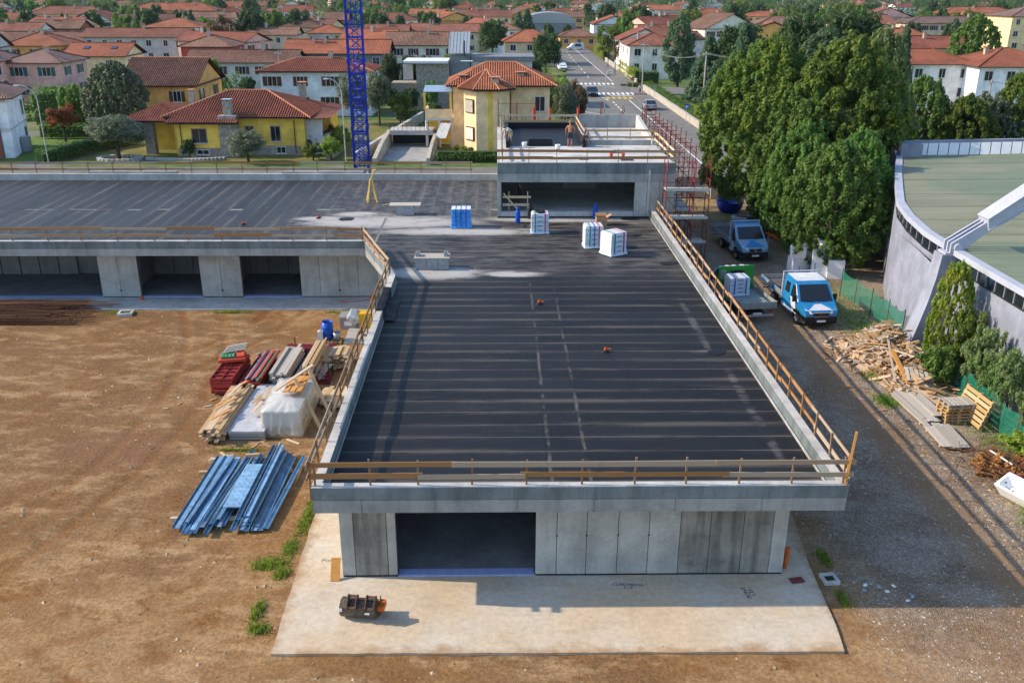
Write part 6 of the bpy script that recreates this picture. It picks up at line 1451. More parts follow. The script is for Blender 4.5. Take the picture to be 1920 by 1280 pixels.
def window(H, face, u, z, w, h, c, frame='frame_white', shut=None, pane='dark_window', d=.05):
    # face 'f' front (-y), 'r' right (+x), 'l' left (-x); c is the wall plane
    def B_(name, mat, a0, a1, z0, z1, e0, e1, par):
        if face == 'f': return bx(name, mat, a0, a1, c-e1, c-e0, z0, z1, par)
        if face == 'r': return bx(name, mat, c+e0, c+e1, a0, a1, z0, z1, par)
        return bx(name, mat, c-e1, c-e0, a0, a1, z0, z1, par)
    wn_ = B_('window', frame, u-w/2-.09, u+w/2+.09, z-.09, z+h+.09, -.02, .03, H)
    B_('pane', pane, u-w/2, u+w/2, z, z+h, .031, .038, wn_)
    B_('mullion', frame, u-.03, u+.03, z, z+h, .039, .048, wn_)
    B_('sill', 'frame_white', u-w/2-.16, u+w/2+.16, z-.15, z-.092, -.01, .12, wn_)
    if shut:
        for s in (-1, 1): B_('shutter', shut, u+s*(w/2+.10+w/4)-w/4, u+s*(w/2+.10+w/4)+w/4, z-.02, z+h+.02, .032, .07, wn_)
    return wn_
def chimney(H, x, y, z0, z1, s=.55, cap=True, mat='chimney_plaster'):
    c = bx('chimney', mat, x-s/2, x+s/2, y-s/2, y+s/2, z0, z1, H)
    if cap: bx('chimney_cap', 'tile_ridge', x-s*.7, x+s*.7, y-s*.7, y+s*.7, z1+.16, z1+.24, c); 
    for i, j in ((-1, -1), (1, -1), (1, 1), (-1, 1)): bx('cap_leg', mat, x+i*s*.38-.05, x+i*s*.38+.05, y+j*s*.38-.05, y+j*s*.38+.05, z1, z1+.16, c)
    return c
def downpipe(H, x, y, z1, z0=0): MB().tube((x, y, z0), (x, y, z1), .05, n=6).build('downpipe', 'gutter', H)
def antenna(H, x, y, z, h=2.2):
    m = MB().tube((x, y, z), (x, y, z+h), .025, n=5).tube((x-.5, y, z+h-.15), (x+.5, y, z+h-.15), .015, n=4)
    for k in range(5): m.tube((x-.4+k*.2, y-.25, z+h-.15), (x-.4+k*.2, y+.25, z+h-.15), .01, n=4)
    m.build('aerial', 'galvanised', H)
def house(cx, front, w, d, he, kind, pitch, wall, tile, label, shut=None, rz=0.0, win=True, chim=1, over=.6, corr=False, floors=None, group=None, pane='dark_window', aer=False, name='house', wside='r', annex=0):
    H = empty(name, (cx, front, 0), rz, label, 'house', group); x0, x1 = -w/2, w/2; y0, y1 = over, over+d; R = random.Random(label+str(cx))
    volume(H, x0, x1, y0, y1, he, kind, pitch, 'wall_'+wall, tile, over, corr)
    fl = floors or (2 if he > 4.6 else 1)
    if annex:     # lower side wing
        aw, ad, ah = R.uniform(3.5, 6), d*R.uniform(.5, .8), he-R.choice((1.0, 2.4, 2.6)); sx = x1-.2 if annex > 0 else x0+.2-aw
        volume(H, sx, sx+aw, y0+R.uniform(-1.2, 1.0), y0+ad, ah, R.choice(('gy', 'hip', 'gx')), pitch, 'wall_'+wall, tile, .45, False); window(H, 'f', sx+aw/2, ah-1.9, 1.1, 1.2, y0, shut=shut)
    if win:
        n = max(1, int(w/3.2))
        for f in range(fl):
            z = he-1.95-2.8*f
            if z < .4: continue
            for i in range(n):
                u = x0+w*(i+.5)/n+R.uniform(-.3, .3); window(H, 'f', u, z, R.choice((.9, 1.1, 1.2)), 1.25, y0, shut=shut, pane=pane)
            for i in range(2): window(H, wside, y0+d*(i+.5)/2, z, 1.0, 1.25, x1 if wside == 'r' else x0, shut=shut)
    t = math.tan(rad(pitch))
    for i in range(chim):
        x = x0+w*R.uniform(.2, .8); q = y0+d*R.uniform(.35, .5); zr = he+t*min(q-y0+over, x-x0+over, x1+over-x)*(.95) if kind == 'hip' else (he+t*(q-y0+over) if kind == 'gx' else he+t*min(x-x0, x1-x))
        chimney(H, x, q, zr-.3, zr+R.uniform(.7, 1.2))
    if aer: antenna(H, x0+w*.6, y0+d*.5, he+t*d*.4)
    return H
# the brick-and-white house at the edge of the site
H = empty('house', (-51.6, 98.6, -.2), rad(16), 'brick and white two-storey house beside the red maple', 'house')
volume(H, -12, 0, 0, 8.8, 6.2, 'hip', 20, 'wall_white', 'tile_mauve', .9)
bx('brick_panel', 'wall_brick', -11.9, -1.1, -.06, -.005, -.2, 2.75, H); bx('brick_panel', 'wall_brick', -5.2, -1.0, -.06, -.005, 3.15, 5.7, H); bx('white_band', 'frame_white', -12, -.0, -.10, -.065, 2.76, 3.12, H); bx('white_band', 'frame_white', -12, -.0, -.10, -.065, 5.72, 6.0, H)
bx('white_band', 'frame_white', .005, .05, 0, 8.7, 2.8, 3.0, H)
for z in (.7, 3.7): window(H, 'f', -2.6, z, .8, 1.5, -.06); window(H, 'f', -6.6, z, 1.2, 1.5, -.06); window(H, 'r', 7.5, z, 1.0, 1.5, 0.0)
downpipe(H, -1.0, -.18, 6.1); bx('air_unit', 'grey_metal', .1, .9, 3.4, 4.6, 0, 1.6, H)
# yellow villa with red hip roof
V = empty('villa', (-31.5, 99.5, -.1), rad(-1.0), 'low yellow villa with red tiled hip roof and stone pillars', 'house')
tv = 'tile_red'
volume(V, -3.6, 10.6, 1.1, 11.0, 3.95, 'hip', 21, 'wall_yellow', tv, .9, True)
t21 = math.tan(rad(21)); rf = MB(); roof_faces(rf, [(-3.9, -.95, 3.95-t21*1.16), (3.9, -.95, 3.95-t21*1.16), (3.9, .35, 3.955+t21*.14), (-3.3, .35, 3.955+t21*.14)], True); rf.build('front_roof', tv, V, fix=False)
bx('front_eaves', 'gutter', -3.8, 3.8, -.9, .2, 3.36, 3.46, V); bx('wall', 'wall_yellow', -3.0, 3.4, 0, 1.09, -.3, 3.45, V)
# porch wing on stone pillars
rf = MB()
for f in hip_faces(-9.4, -2.2, .3, 9.6, 3.5, 21, 'hip')[0]: roof_faces(rf, f, True)
pr = rf.build('porch_roof', tv, V, fix=False); bx('porch_eaves', 'gutter', -9.3, -2.9, .4, 9.5, 3.36, 3.48, V)
bx('wall', 'wall_yellow', -7.4, -3.7, 4.5, 8.0, -.2, 3.35, V); bx('stone_pillar', 'stone_wall', -6.9, -5.9, 1.1, 2.0, -.2, 3.35, V); bx('stone_pillar', 'stone_wall', 1.7, 3.6, -.32, .8, -.2, 4.2, V); bx('stone_base', 'stone_wall', -2.9, 1.69, -.10, -.005, -.2, .75, V); bx('stone_base', 'stone_wall', 4.6, 10.0, 1.0, 1.09, -.2, .85, V)
window(V, 'f', -.55, 1.35, 1.5, 1.4, 0.0, frame='stone_wall'); window(V, 'f', -.3, .12, 1.2, .4, -.10, frame='frame_white'); window(V, 'f', 4.6, 1.4, .8, 1.5, 1.1, frame='stone_wall'); window(V, 'f', 7.4, 1.4, .95, 1.5, 1.1, frame='stone_wall'); window(V, 'f', 7.9, .10, .9, .6, 1.0, frame='frame_white')
ch = chimney(V, 2.6, .7, 3.6, 5.6, .85, False, 'stone_wall'); bx('chimney_lid', 'glass_blue_roof', 2.1, 3.1, .2, 1.25, 5.78, 5.84, ch)
chimney(V, 8.9, 9.2, 5.0, 6.6, .7, True, 'stone_wall'); chimney(V, -3.4, 7.4, 4.4, 5.9, .6, True)
downpipe(V, -2.5, -.1, 3.6); downpipe(V, 9.5, 1.0, 3.6)
bx('loggia_wall', 'wall_grey', 10.62, 12.4, 1.5, 2.0, -.3, 3.6, V); bx('loggia_pier', 'wall_grey', 12.0, 12.4, 2.02, 6.5, -.3, 1.6, V); bx('loggia_wall', 'wall_yellow', 10.65, 12.4, 6.52, 11.0, -.3, 3.7, V); bx('loggia_dark', 'dark_window', 12.41, 12.44, 2.4, 6.0, -.3, 1.2, V)
rf = MB(); roof_faces(rf, [(11.4, .2, 3.86), (13.3, .9, 3.86), (13.3, 11.9, 3.86), (11.4, 11.9, 4.25)], False); rf.build('loggia_roof', tv, V, fix=False)
st = MB().prism([(13.3, -2.0), (13.8, -2.0), (14.2, 4.0), (13.7, 4.0)], -.2, .6).build('ramp_wall', 'low_wall', V)
pt = empty('flower_pot', (-20.35, 99.4, -.1), 0, 'terracotta pot with a small plant at the corner of the yellow villa', 'plant pot'); MB().lathe([(.25, 0), (.38, .6), (.33, .6), (.2, .1)], n=14).build('pot', 'orange_pvc', pt); foliage_blob('plant', 'leaf_green', pt, (0, 0, .9), (.4, .4, .5), 160, .2, 77, 5)
# cream house with the polygonal tower and tiled roofs
O = empty('cream_house', (-1.2, 103.2, -.1), 0, 'cream two-storey house with polygonal bay and orange tiled roof', 'house'); to = 'tile_orange'
bay = [(-2.5, 1.2), (-1.1, -.6), (1.2, -.6), (2.6, .6), (2.6, 4.5), (-2.5, 4.5)]
MB().prism(bay, -.3, 6.55).build('wall', 'wall_paleyellow', O)
top = (0, 2.6, 8.45); eb_ = [(-3.2, .9), (-1.4, -1.3), (1.5, -1.3), (3.3, .3), (3.3, 3.0), (0, 3.4), (-3.2, 3.0)]; rf = MB()
for a, b in zip(eb_, eb_[1:]+eb_[:1]): roof_faces(rf, [(*a, 6.6), (*b, 6.6), top], True)
tr_ = rf.build('bay_roof', to, O, fix=False); MB().prism(eb_, 6.45, 6.585).build('bay_eaves', 'gutter', tr_)
m = MB(); [m.tube((*a, 6.64), (top[0], top[1], top[2]+.03), .10, n=6) for a in eb_[:5]]; m.build('bay_ridge', 'tile_ridge', tr_)
volume(O, -3.8, 7.2, 2.9, 10.5, 6.7, 'hip', 26, 'wall_paleyellow', to, .8, True)
for a, b, c, d, zz in ((-2.45, -1.2, 1.0, -.55, 1.0),):
    for z in (1.0, 4.0):
        wn_ = MB().add([(-2.28, .85, z), (-1.35, -.36, z), (-1.35, -.36, z+1.5), (-2.28, .85, z+1.5), (-2.34, .80, z), (-1.41, -.41, z), (-1.41, -.41, z+1.5), (-2.34, .80, z+1.5)], [(3, 2, 1, 0), (4, 5, 6, 7), (0, 1, 5, 4), (1, 2, 6, 5), (2, 3, 7, 6), (3, 0, 4, 7)]).build('window', 'shutter_brown', O)
        MB().add([(-2.36, .70, z+.1), (-1.50, -.42, z+.1), (-1.50, -.42, z+1.4), (-2.36, .70, z+1.4)], [(0, 1, 2, 3)]).build('pane', 'chimney_plaster' if z > 3 else 'wall_offwhite', wn_)
window(O, 'f', 6.1, 3.9, 1.05, 1.55, 2.9); downpipe(O, 2.75, 2.8, 6.5); bx('wall_stripe', 'wall_yellow', .2, .75, -.625, -.605, 0, 6.4, O)
for x, y, z in ((1.0, .4, 7.1), (3.9, 4.4, 7.3), (-2.7, 4.0, 7.0)): chimney(O, x, y, z-.4, z+.55, .85, True)
bx('solar_panel', 'solar', -3.0, -1.6, 6.1, 7.6, 9.0, 9.06, O)
# balcony with pillars
bx('balcony_floor', 'frame_white', -7.0, -3.85, 2.6, 6.6, 2.85, 3.05, O)
for a in ((-7.0, -3.85, 2.6, 2.75), (-7.0, -6.85, 2.76, 6.6)): bx('balcony_wall', 'wall_paleyellow', *a, 3.06, 4.1, O)
for x in (-6.85, -5.4, -4.0): MB().tube((x, 2.85, -.2), (x, 2.85, 2.84), .17, n=10).build('pillar', 'frame_white', O)
bx('back_wall', 'wall_yellow', -6.9, -3.9, 6.3, 6.6, -.2, 2.84, O); 
aw = MB().add([(-7.1, 2.4, 6.0), (-3.9, 2.4, 6.0), (-3.9, 5.6, 6.4), (-7.1, 5.6, 6.4), (-7.1, 2.4, 6.06), (-3.9, 2.4, 6.06), (-3.9, 5.6, 6.46), (-7.1, 5.6, 6.46)], [(3, 2, 1, 0), (4, 5, 6, 7), (0, 1, 5, 4), (1, 2, 6, 5), (2, 3, 7, 6), (3, 0, 4, 7)]).build('pergola_roof', 'glass_blue_roof', O)
for x in (-7.0, -4.05): bx('pergola_post', 'wall_yellow', x-.12, x+.12, 2.6, 2.84, 4.11, 5.99, O)
foliage_blob('balcony_plant', 'leaf_green', O, (-6.2, 3.3, 4.5), (.7, .4, .7), 300, .2, 5, 6)
MB().quad((-5.2, 2.4, 2.6), (-4.0, 2.4, 2.6), (-4.6, .9, 1.1), (-5.9, .9, 1.1)).build('awning', 'cloth_white', O)
rl = MB().prism([(5.0, -.4), (10.4, -.4), (10.4, 2.85), (5.0, 2.85)], 2.1, 2.16).build('canopy', 'tub_red', O)
for x in (5.3, 10.1): MB().tube((x, -.2, -.2), (x, -.2, 2.09), .06).build('canopy_post', 'shutter_brown', O)
# underground garage with ramp
gr_ = empty('garage_ramp', (-9.3, 96.0, -.1), 0, 'sunken garage entrance with concrete ramp walls beside the cream house', 'garage')
bx('ramp_floor', 'concrete_band', -3.0, 2.0, -2.5, 12, -.2, -.12, gr_)
for x0, x1 in ((-3.5, -3.05), (2.05, 2.4)): MB().side([(-2.5, -.2), (12, -.2), (12, 1.5), (4, 1.3), (-2.5, .7)], x0, x1).build('ramp_wall', 'low_wall', gr_)
bx('lintel', 'concrete_light', -3.0, 2.0, 9.5, 12.5, 1.25, 1.75, gr_); bx('dark_opening', 'black_plastic', -2.9, 1.9, 12.0, 12.2, -.1, 1.24, gr_)
m = MB(); [m.tube((-3.0+.5*i, 9.55, 1.75), (-3.0+.5*i, 9.55, 2.6), .02, n=4) for i in range(11)]; m.tube((-3.0, 9.55, 2.6), (2.0, 9.55, 2.6), .03, n=5); m.build('railing', 'dark_metal', gr_)
# modern grey house with stone towers
D = empty('modern_house', (-9.2, 141.0, 0), 0, 'modern grey house with stone blocks and standing-seam roof', 'house')
bx('wall', 'wall_dkgrey', 2.2, 5.2, 0, 6, -.3, 7.6, D); MB().add([(2.0, -.3, 7.7), (5.2, -.3, 7.7), (5.2, 7, 10.4), (2.0, 7, 10.4), (2.0, -.3, 7.8), (5.2, -.3, 7.8), (5.2, 7, 10.5), (2.0, 7, 10.5)], [(3, 2, 1, 0), (4, 5, 6, 7), (0, 1, 5, 4), (1, 2, 6, 5), (2, 3, 7, 6), (3, 0, 4, 7)]).build('seam_roof', 'grey_roof_metal', D)
for i in range(7): MB().bar((2.1+i*.5, -.3, 7.83), (2.1+i*.5, 7, 10.53), .06).build('roof_seam', 'grey_roof_metal', D)
bx('wall', 'wall_grey', 5.4, 14.5, .5, 8, -.3, 6.6, D); bx('parapet_cap', 'wall_dkgrey', 5.3, 14.8, .2, 8.3, 6.61, 7.3, D); bx('stone_block', 'stone_wall', -2.8, 2.1, -.6, 5, -.3, 6.4, D); bx('roof_slab', 'plain_white', -4.6, 2.0, -1.4, 5.5, 6.42, 6.75, D); bx('stone_block', 'stone_wall', -6.8, -2.9, 1.5, 5, -.3, 3.4, D)
MB().tube((4.4, -.5, 7.4), (4.4, -.5, 9.6), .12).build('flue', 'dark_metal', D); window(D, 'f', -4.2, 4.0, 1.3, 2.0, 1.5, pane='frame_white')
HL = 'tiled houses of the town'
house(-70.8, 144.5, 8.5, 9, 6.0, 'hip', 20, 'pink', 'tile_mauve', 'pink house with brown hip roof and teal shutter', 'shutter_green', chim=1)
house(-79.5, 139, 10, 11, 6.4, 'hip', 22, 'pink', 'tile_mauve', 'larger pink house wing with brown hip roof and arched loggia', None, chim=1)
H3 = house(-67.2, 159, 9.6, 9, 6.0, 'gx', 20, 'paleyellow', 'tile_bright', 'pale yellow house with bright orange gable roof and skylights', chim=0)
for x in (-2.6, 2.0): MB().add([(x, 2.6, 7.06), (x+.9, 2.6, 7.06), (x+.9, 3.6, 7.42), (x, 3.6, 7.42), (x, 2.6, 6.9), (x+.9, 2.6, 6.9), (x+.9, 3.6, 7.26), (x, 3.6, 7.26)], [(3, 2, 1, 0), (4, 5, 6, 7), (0, 1, 5, 4), (1, 2, 6, 5), (2, 3, 7, 6), (3, 0, 4, 7)]).build('skylight', 'dark_window', H3)
house(-43.6, 120.5, 9.2, 12.5, 5.0, 'gx', 24, 'orange', 'tile_brown', 'ochre house with steep mottled brown gable roof', 'shutter_brown', chim=0, corr=True)
house(-83.0, 219.4, 23.5, 9, 6.0, 'gx', 19, 'grey', 'tile_terracotta', 'long grey farmhouse with terracotta gable roof before the dark trees', chim=2)
house(-56.5, 184.9, 9.6, 10, 6.0, 'hip', 20, 'red', 'tile_tan', 'red-walled house with a tan hip roof', chim=1)
house(-44.5, 164.5, 18.5, 9, 4.6, 'gx', 20, 'grey', 'tile_brown', 'long grey house with weathered brown gable roof beside utility poles', 'shutter_brown', chim=1)
house(-25.6, 132.4, 15.5, 9, 5.8, 'hip', 17, 'white', 'tile_red', 'white house with dark red hip roof and brown shutters', 'shutter_brown', chim=1, corr=True)
house(-29.3, 172.6, 18.5, 9.5, 5.6, 'gx', 22, 'dkgrey', 'tile_bright', 'long dark-walled house with orange gable roof behind the crane', chim=2)
house(-14.5, 188.3, 14.5, 10, 6.2, 'gx', 22, 'offwhite', 'tile_tan', 'off-white house with tan gable roof and wooden shutters', 'shutter_brown', chim=1, aer=True)
house(-55.9, 273.4, 12, 10, 6, 'hip', 22, 'tan', 'tile_brown', 'tan house with twin brown hip roof left of the crane', chim=1)
house(-46.9, 262.5, 10, 9, 5, 'hip', 22, 'grey', 'tile_bright', 'grey house with bright orange hip roof left of the crane', chim=1)
house(-59.5, 252, 13, 9, 5, 'gx', 20, 'tan', 'tile_tan', 'tan house with red patched roof below the brown hip roofs', chim=1)
house(-51.2, 306, 7, 9, 7, 'gx', 24, 'brick', 'tile_tan', 'brick gable house rising behind the orange roofs', chim=0)
house(-29.2, 252, 11, 10, 5.5, 'gx', 20, 'grey', 'tile_terracotta', 'grey house with terracotta gable roof right of the crane', chim=1)
house(-14.3, 259, 19, 10, 5.5, 'gx', 20, 'tan', 'tile_terracotta', 'long tan row house with terracotta roof right of the crane', chim=2)
house(1.8, 262, 9, 9, 6, 'hip', 20, 'white', 'tile_tan', 'white house with arched openings and tan hip roof', chim=1)
house(-38.2, 350, 17, 11, 5.5, 'hip', 22, 'offwhite', 'tile_terracotta', 'off-white house with broad terracotta hip roof behind the row houses', chim=1)
house(-16.9, 344, 15, 11, 6, 'hip', 22, 'white', 'tile_bright', 'white house with bright hip roof behind the row houses', chim=1)
house(-4.4, 376, 20, 12, 6, 'gx', 20, 'cream', 'tile_terracotta', 'cream block with long terracotta roof far behind the modern house', chim=1)
house(7.6, 219, 11.8, 10, 5.2, 'hip', 24, 'tan', 'tile_orange', 'tan house with orange hip roof behind the dark round tree', chim=1)
house(24.2, 281.7, 11, 9, 3.3, 'hip', 22, 'orange', 'tile_tan', 'low orange bungalow with tan hip roof at the end of the street', chim=1)
house(37.2, 303, 13, 11, 6, 'gy', 20, 'white', 'tile_bright', 'white house with bright orange roof behind the street tree', chim=1)
house(31.8, 189, 10.5, 12, 6.2, 'hip', 20, 'offwhite', 'tile_terracotta', 'cream house with white awning beside the street hedge', chim=1, wside='l')
house(34.5, 221, 11, 11, 5.6, 'gy', 22, 'white', 'tile_red', 'white house with dark red roof and chrome chimney by the street', chim=1, wside='l')
house(43, 240, 12, 11, 5.6, 'gx', 22, 'offwhite', 'tile_terracotta', 'off-white house with terracotta roof behind the cedar trees', chim=2)
house(68.2, 376, 14, 11, 6, 'hip', 22, 'green', 'tile_grey', 'lime green house with grey hip roof', chim=0)
house(92, 410, 17, 11, 6, 'hip', 22, 'grey', 'tile_bright', 'grey house with bright orange hip roof beyond the lime house', chim=1)
house(66.0, 141.5, 13.5, 10, 6.3, 'hip', 19, 'white', 'tile_bright', 'white house with bright mottled hip roof behind the shrub row', chim=0)
house(77.5, 137, 13, 12, 6.3, 'hip', 19, 'white', 'tile_bright', 'white house wing with tall chimney and small high window', chim=1)
house(136.7, 286, 26, 13, 7.2, 'hip', 14, 'tan', 'tile_mauve', 'brown-roofed apartment block with balconies beyond the round tree', 'shutter_brown', chim=1)
house(206, 405, 33, 14, 7, 'hip', 18, 'orange', 'tile_bright', 'broad orange hip-roofed house far right of the apartments', chim=1)
house(137, 238, 16, 14, 10.5, 'hip', 16, 'cream', 'tile_mauve', 'tall cream apartment house with flat-pitched roof at the tree line', chim=0, floors=3)
house(95.5, 203, 15, 10, 5, 'gx', 22, 'tan', 'tile_red', 'house with dark red roof between hall trees and apartments', chim=1)
house(-124.8, 249, 12, 9, 6, 'gx', 20, 'offwhite', 'tile_terracotta', 'off-white house with terracotta roof far beyond the pink house', chim=1)
house(-108.2, 228.7, 21, 9, 4.6, 'gx', 20, 'tan', 'tile_brown', 'long low tan farm building with brown roof beyond the pink house', chim=1)
house(-120.3, 262, 13, 9, 6, 'gx', 22, 'brick', 'tile_tan', 'brick farmhouse with tan gable roof beyond the long farm building', chim=1)
house(-159, 357, 28, 12, 7, 'hip', 22, 'cream', 'tile_terracotta', 'broad cream block with terracotta hip roof in the far left', chim=1)
house(-126, 374, 34, 14, 8, 'hip', 20, 'orange', 'tile_bright', 'large orange block with bright roof beyond the trees', chim=2)
# far barn with arched roof
br = empty('barn', (18.7, 340, 0), 0, 'dark barn with arched grey roof among orange roofs', 'barn'); m = MB(); n = 12; pr_ = [(9.5*math.cos(math.pi*i/n), 5+3.6*math.sin(math.pi*i/n)) for i in range(n+1)]
m.add([(x, 0, z) for x, z in pr_]+[(x, 14, z) for x, z in pr_], [(i, i+1, n+2+i, n+1+i) for i in range(n)]+[tuple(range(n+1)), tuple(range(2*n+1, n, -1))]); m.build('roof', 'grey_metal', br); bx('wall', 'wall_dkgrey', -9.3, 9.3, .2, 13.8, -.3, 4.99, br)
# the further town: houses on the same pattern, each its own
R = random.Random(23); tiles = ['tile_terracotta', 'tile_bright', 'tile_tan', 'tile_orange', 'tile_brown', 'tile_red']; walls = ['offwhite', 'cream', 'white', 'tan', 'pink', 'orange', 'grey']
tn = {'tile_terracotta': 'terracotta', 'tile_bright': 'bright orange', 'tile_tan': 'tan', 'tile_orange': 'orange', 'tile_brown': 'brown', 'tile_red': 'dark red'}
placed = [(o.location.x, o.location.y, 14) for o in bpy.data.objects if o.get('category') == 'house']
def far_house(x, y):
    if any(abs(x-a) < 15 and abs(y-b) < 15 for a, b, c in placed): return
    placed.append((x, y, 14)); t = R.choice(tiles); w_ = R.choice(walls); k = R.choice(('hip', 'hip', 'gx', 'gy')); w = R.uniform(11, 19); he = R.choice((5.2, 5.8, 6.2, 7.0))
    house(x, y, w, R.uniform(9, 12), he, k, R.uniform(17, 23), w_, t, f"distant {dict(offwhite='off-white').get(w_, w_)} house with {tn[t]} {'hip' if k == 'hip' else 'gable'} roof among the rooftops", win=y < 470, chim=R.choice((1, 1, 2)), over=.5, shut=R.choice((None, 'shutter_brown', 'shutter_green', 'shutter_brown')), annex=R.choice((0, 1, -1)) if y < 520 else 0, aer=y < 330, group='distant houses of the town', rz=R.uniform(-.5, .5))
for row in range(15):
    y = 285+row*34+(row**1.5)*3; n = 8
    for i in range(-9, 12):
        x = (i+.5*(row % 2))*27*(1+row*.06)+R.uniform(-6, 6)
        if abs(x)/y > .62 or (12 < x < 27 and y < 330): continue
        if x > .30*y and y > 420 and R.random() < .6: continue
        if R.random() < (.22 if y < 450 else .52): continue
        far_house(x, y+R.uniform(-8, 8))
for x, y in ((-100, 172), (-118, 195), (-92, 190), (-84, 248), (-70, 230), (-30, 214), (50, 275), (62, 250), (58, 200), (105, 250), (120, 190), (-62, 206)): far_house(x, y)
# far industrial sheds
for x, y, w, h, m_, lab in ((-210, 900, 150, 12, 'far_facade', 'long pale industrial shed far behind the town'), (-165, 830, 60, 12, 'far_pink', 'magenta-fronted shopping shed far behind the crane'), (-95, 860, 70, 10, 'far_facade', 'low white shed far right of the magenta shed'), (95, 900, 90, 14, 'far_facade', 'grey industrial block far beyond the barn'), (-430, 880, 200, 11, 'far_facade', 'wide grey industrial shed on the far left horizon')):
    f = empty('industrial_shed', (x, y, 0), 0, lab, 'shed'); bx('wall', m_, -w/2, w/2, 0, 50, -.3, h, f); bx('roof', 'plain_white', -w/2-.5, w/2+.5, -.5, 50.5, h, h+.6, f)
    for i in range(6): bx('shed_door', 'dark_metal', -w*.4+i*w*.16-2, -w*.4+i*w*.16+2, -.1, -.01, 0, 4, f)

# ------------------------------------------------------------ street, pavements, markings
road = MB().prism([(10.8, 92), (22.6, 92), (22.7, 150), (23.1, 176), (23.6, 300), (17.0, 300), (16.2, 220), (13.2, 178), (11.0, 150)], -.28, -.05).build('road', 'asphalt'); struct(road)
sr = MB().prism([(22.7, 160.5), (60, 158), (60, 168), (23.0, 172.5)], -.28, -.051).build('road', 'asphalt'); struct(sr)
struct(MB().prism([(22.75, 88), (25.9, 88), (26.1, 158), (22.9, 158)], -.28, .06).build('pavement', 'pavement'))
struct(MB().prism([(23.2, 176), (26.2, 176), (26.6, 300), (23.7, 300)], -.28, .06).build('pavement', 'pavement'))
struct(MB().prism([(27, 290), (-20, 290), (-20, 297), (27, 297)], -.28, -.052).build('road', 'asphalt'))
def mark(x0, y0, x1, y1, w, mat='road_paint'):
    m = MB(); a, b = Vector((x0, y0)), Vector((x1, y1)); d = (b-a).normalized(); n = Vector((-d.y, d.x))*w/2
    m.add([(*(a+n), -.045), (*(a-n), -.045), (*(b-n), -.045), (*(b+n), -.045)], [(0, 1, 2, 3)]); return m.build('road_marking', mat, road)
for i in range(13): mark(13.4+i*.82, 158.6, 13.5+i*.82, 162.0, .45)
for i in range(10): mark(14.2+i*.85, 175.6, 14.35+i*.85, 179.0, .45)
for i in range(5): mark(18.3+i*.95, 152.6, 18.35+i*.95, 155.2, .55, 'road_paint_yellow')
mark(17.6, 157.0, 23.6, 157.0, .4); mark(23.6, 157.0, 23.0, 152.4, .2); mark(17.4, 157, 18.0, 150.0, .2); mark(14.0, 173.2, 19.8, 173.6, .35); mark(19.8, 173.6, 21.6, 170.4, .2)
for i in range(15): mark(18.55-.005*i, 148.5-i*3.1, 18.54, 146.7-i*3.1, .22)
mark(21.3, 94, 21.45, 151, .16); mark(13.6, 95, 13.9, 128, .16); mark(13.0, 136, 11.9, 148, .16); mark(13.0, 136, 14.8, 133.5, .16); mark(14.8, 133.5, 15.0, 130.5, .16)
for i in range(9): mark(18.6+.12*i, 190+i*9, 18.65+.12*i, 194+i*9, .18)
mark(22.4, 182, 23.0, 285, .16)
# garden walls and hedges
def hedge(pts, w, h, mat, label, seed, dens=150, size=.26, group='clipped hedges of the gardens', z0=-.15):
    R = random.Random(seed); o = empty('hedge', (pts[0][0], pts[0][1], z0), 0, label, 'hedge', group); ox, oy = pts[0]; cs = []; tot = 0
    for a, b in zip(pts[:-1], pts[1:]):
        a, b = Vector(a), Vector(b); L = (b-a).length; tot += L; n = max(2, int(L/.55)); d = (b-a)/L; nn = Vector((-d.y, d.x))
        for i in range(n):
            p = a+d*(L*(i+.5)/n)
            for q in (-.3, .3):
                for k in range(max(1, int(h/.7))):
                    cs.append((p.x-ox+nn.x*q*w+R.uniform(-.1, .1), p.y-oy+nn.y*q*w+R.uniform(-.1, .1), h*(k+.55)/max(1, int(h/.7))+R.uniform(-.08, .08), max(w*.34, .38)))
    me = leaf_mesh('foliage', mat, cs, int(tot*(w+2*h)*dens/4), size, R); link(bpy.data.objects.new('foliage', me), o)
    cm = MB()
    for a, b in zip(pts[:-1], pts[1:]): cm.bar((a[0]-ox, a[1]-oy, h*.42), (b[0]-ox, b[1]-oy, h*.42), w*.55, h*.78)
    cm.build('twig_core', 'leaf_dark', o); return o
def low_wall(a, b, h, label, t=.3, mat='low_wall'):
    o = empty('garden_wall', (a[0], a[1], -.2), math.atan2(b[1]-a[1], b[0]-a[0]), label, 'wall', 'low garden walls'); L = math.hypot(b[0]-a[0], b[1]-a[1]); n = max(1, int(L/3.0))
    for i in range(n): piece('wall_section', mat, (L*(i+.5)/n, 0, h/2), (L/n-.02, t, h), parent=o)
    for i in range(n): piece('coping', 'concrete_light', (L*(i+.5)/n, 0, h+.03), (L/n-.01, t+.1, .06), parent=o)
low_wall((26.05, 118), (26.05, 166), 1.1, 'low beige wall under the long hedge beside the pavement')
hedge([(26.8, 118), (26.8, 166)], 1.1, 1.9, 'leaf_hedge', 'long green hedge behind the beige wall along the pavement', 1)
hedge([(24.2, 172.5), (28.5, 171.5)], 1.8, .9, 'leaf_hornbeam', 'low yellow-green hedge at the street corner', 2)
hedge([(26.9, 180), (27.1, 205)], 1.3, 2.6, 'leaf_lime', 'tall lime green hedge along the upper street', 3)
hedge([(27.5, 180), (31, 180)], 1.4, 2.4, 'leaf_hedge', 'short green hedge before the cream street house', 4)
low_wall((26.6, 178), (27, 235), .9, 'pale wall with white posts along the upper street')
hedge([(27.1, 236), (27.5, 262)], 1.6, 2.6, 'leaf_lime', 'tall clipped hedge near the white minivan', 5)
hedge([(17.5, 286), (27, 286)], 1.2, 1.3, 'leaf_lime', 'lime hedge before the orange bungalow', 6)
